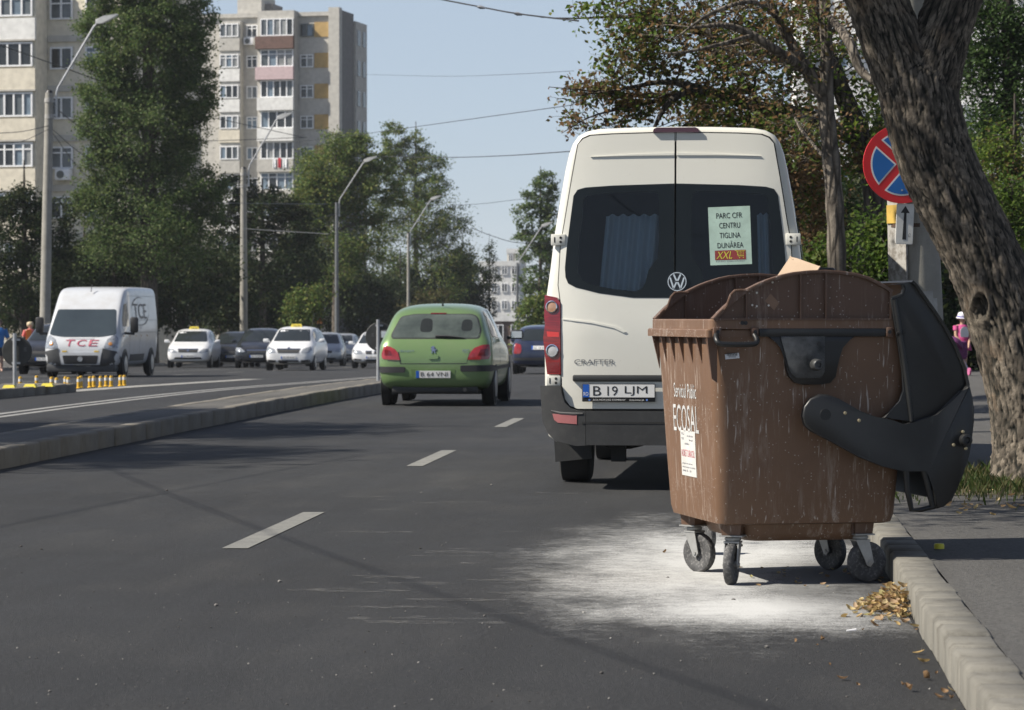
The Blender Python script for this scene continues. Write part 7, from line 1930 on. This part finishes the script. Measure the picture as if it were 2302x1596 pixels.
for cx, d in ((125, 49.5), (395, 50.4), (620, 51.2)):
    if m0 is None:
        b = MB(); b.loft([[(-.11, -.09, 0), (.11, -.09, 0), (.11, .09, 0), (-.11, .09, 0)], [(-.08, -.06, .055), (.08, -.06, .055), (.08, .06, .055), (-.08, .06, .055)]]); m0 = c = b.build('road_stud', mat('stud_yellow', (.62, .52, .04), .5), None, smooth=0)
        tag(c, 'yellow reflector block on top of the small island', 'reflector', 'yellow reflectors on the island')
    else: c = m0.copy(); COL.objects.link(c)
    c.location = at(cx * .17343, d, gz(d) + .14)

# dry leaves: the heap against the kerb and the single ones on the asphalt
LEAF_DRY = leaf_mat('leaf_dry', [(.42, .30, .13), (.34, .22, .10), (.50, .40, .20), (.24, .15, .08), (.45, .33, .21), (.34, .31, .14)], trans=.3)
def dry_leaf(b, c, L, wd, rg, curl=.35, up=None):
    ang = rg.uniform(0, 6.28); tilt = Matrix.Rotation(rg.uniform(-.6, .6), 3, 'X') @ Matrix.Rotation(rg.uniform(-.5, .5), 3, 'Y')
    m = Matrix.Rotation(ang, 3, 'Z') @ tilt
    n = 7; vs = []
    for i in range(n):
        t = i / (n - 1); h = math.sin(math.pi * min(1, t * .92 + .04)) ** .7
        for s in (-1, 0, 1): vs.append(Vector(((t - .5) * L, s * wd * h * .5, curl * L * ((t - .5) ** 2 * 1.6 + abs(s) * h * .28) + .002)))
    fs = [(i * 3 + k, i * 3 + k + 1, i * 3 + k + 4, i * 3 + k + 3) for i in range(n - 1) for k in (0, 1)]
    mn = 1e9; out = [m @ q for q in vs]; mn = min(q.z for q in out)
    b.add([q + Vector((c[0], c[1], c[2] - (mn if up is None else 0))) for q in out], fs)
rg = random.Random(8)
b = MB()
hc = at(1995, FPX * EYE / (1372 - HOR), 0)
for i in range(260):
    a = rg.gauss(0, 1); c2 = rg.gauss(0, 1)
    x = hc.x + a * .065; y = hc.y + c2 * .20
    x = min(x, .735 - abs(rg.gauss(0, .02)))
    h = max(0, .11 * math.exp(-((x - .69) / .12) ** 2 - ((y - hc.y) / .26) ** 2)) * rg.random()
    dry_leaf(b, (x, y, .003 + h), rg.uniform(.022, .062), rg.uniform(.014, .036), rg, rg.uniform(.1, .9), None if h < .012 else 1)
tag(b.build('leaf_heap', LEAF_DRY, None, smooth=180), 'heap of dry yellow leaves swept against the kerb by the bin', 'leaves', kind='stuff')
b = MB(); dry_leaf(b, (0, 0, 0), .058, .034, rg, .5)
lvar = []
for q in range(3):
    b2 = MB(); dry_leaf(b2, (0, 0, 0), .050, (.030, .022, .036)[q], rg, (.8, 1.1, .5)[q])
    t2 = bpy.data.meshes.new('fallen_leaf'); t2.from_pydata([tuple(v) for v in b2.v], [], b2.f); t2.polygons.foreach_set('use_smooth', [True] * len(t2.polygons)); t2.materials.append(LEAF_DRY); lvar.append(t2)
lf = b.build('fallen_leaf', LEAF_DRY, None, smooth=180); tag(lf, 'single dry leaf lying on the asphalt near the kerb', 'leaf', 'single dry leaves on the asphalt')
spots = [(1966, 1412, 1), (1845, 1443, .8), (1894, 1531, 1.0), (2078, 1530, 1.3), (2048, 1556, 1.0), (2112, 1573, .9), (2126, 1562, .7), (2140, 1576, .6), (1838, 1455, .5), (1792, 1446, .5), (1868, 1500, .45), (1962, 1382, .5), (1941, 1420, .35), (2030, 1545, .5), (2060, 1420, .45), (1495, 1245, .7), (1985, 1340, .8), (1900, 1290, .6), (1930, 1545, .4), (2105, 1520, .45)]
for i, (px, py, sc) in enumerate(spots):
    c = lf if i == 0 else lf.copy()
    if i: COL.objects.link(c); c.data = lvar[i % 3]
    d = FPX * EYE / (py - HOR); c.location = at(px, d, .006); c.rotation_euler = (rg.uniform(-.2, .2), rg.uniform(-.2, .2), rg.uniform(0, 6.28)); c.scale = (sc * .85, sc * .85 * rg.uniform(.6, 1.0), sc)
b = MB()
for i in range(60):
    x = rg.uniform(1.15, 2.9); y = rg.uniform(17.5, 20.2); dry_leaf(b, (x, y, side_z(x, y) + .006), rg.uniform(.03, .07), rg.uniform(.02, .04), rg, rg.uniform(.2, .7))
for i in range(50):
    y = rg.uniform(9, 30); dry_leaf(b, (.735 - abs(rg.gauss(0, .06)), y, .006), rg.uniform(.02, .05), rg.uniform(.012, .03), rg, rg.uniform(.2, .7))
for i in range(26):
    dry_leaf(b, (rg.uniform(.0, .7), rg.uniform(14.2, 15.4), .007), rg.uniform(.02, .04), rg.uniform(.012, .025), rg, rg.uniform(.2, .7))
tag(b.build('leaf_litter', LEAF_DRY, None, smooth=180), 'scattered bits of dry leaf along the kerb and under the tree', 'leaf litter', kind='stuff')
b = MB(); b.lathe([(.022, 0), (.022, .012), (.019, .016), (.004, .017)], (0, 0, 0), n=18); c = b.build('bottle_cap', mat('cap_yellow', (.62, .56, .05), .4), None)
d = FPX * (EYE - .12) / (1236 - HOR); c.location = at(2112, d, .125); c.scale = (1.2, 1.2, 1.6); tag(c, 'small yellow bottle cap lying on the pavement right of the kerb', 'bottle cap')
b = MB(); b.tube([(-.02, 0, .008), (.02, .005, .012)], [.004, .006], n=7); c = b.build('paper_scrap', mat('scrap_white', (.6, .6, .62), .6), None); c.location = at(1915, FPX * EYE / (1425 - HOR), .003); tag(c, 'tiny white scrap of paper on the asphalt below the leaf heap', 'scrap')
b = MB()
for i in range(420):
    px = rg.uniform(0, 2150); py = rg.uniform(1080, 1596); d = FPX * EYE / (py - HOR); p = at(px, d, 0)
    if p.x > .72: continue
    r = rg.uniform(.002, .005) if rg.random() < .95 else rg.uniform(.006, .012)
    bm = bmesh.new(); bmesh.ops.create_icosphere(bm, subdivisions=1, radius=r)
    for q in bm.verts: q.co = Vector((q.co.x * rg.uniform(.7, 1.3), q.co.y * rg.uniform(.7, 1.3), q.co.z * .7))
    b.addbm(bm, Matrix.Translation((p.x, p.y, r * .4)))
k = NT('pebble'); g = k.n('NewGeometry'); k.set(**{'Base Color': k.ramp(g.outputs['Random Per Island'], [(0, (.04, .038, .035)), (.6, (.10, .095, .09)), (1, (.28, .27, .25))]), 'Roughness': .9})
tag(b.build('pebbles', k.m, None, smooth=0), 'tiny pebbles and grit strewn over the asphalt', 'pebbles', kind='stuff')
# ------------------------------------------------------------------ thin summer haze over the street
b = MB(); b.box((0, 730, 20.5), (1840, 1590, 53))
hz = bpy.data.materials.new('haze'); hz.use_nodes = True
t_ = hz.node_tree; t_.nodes.remove(t_.nodes['Principled BSDF'])
v_ = t_.nodes.new('ShaderNodeVolumePrincipled'); v_.inputs['Density'].default_value = 0.00016; v_.inputs['Color'].default_value = (.86, .92, 1.0, 1); v_.inputs['Anisotropy'].default_value = 0.2
t_.links.new(v_.outputs[0], t_.nodes['Material Output'].inputs['Volume'])
tag(b.build('haze', hz, None, smooth=0), 'thin pale haze softening the far end of the street', 'haze', kind='stuff')
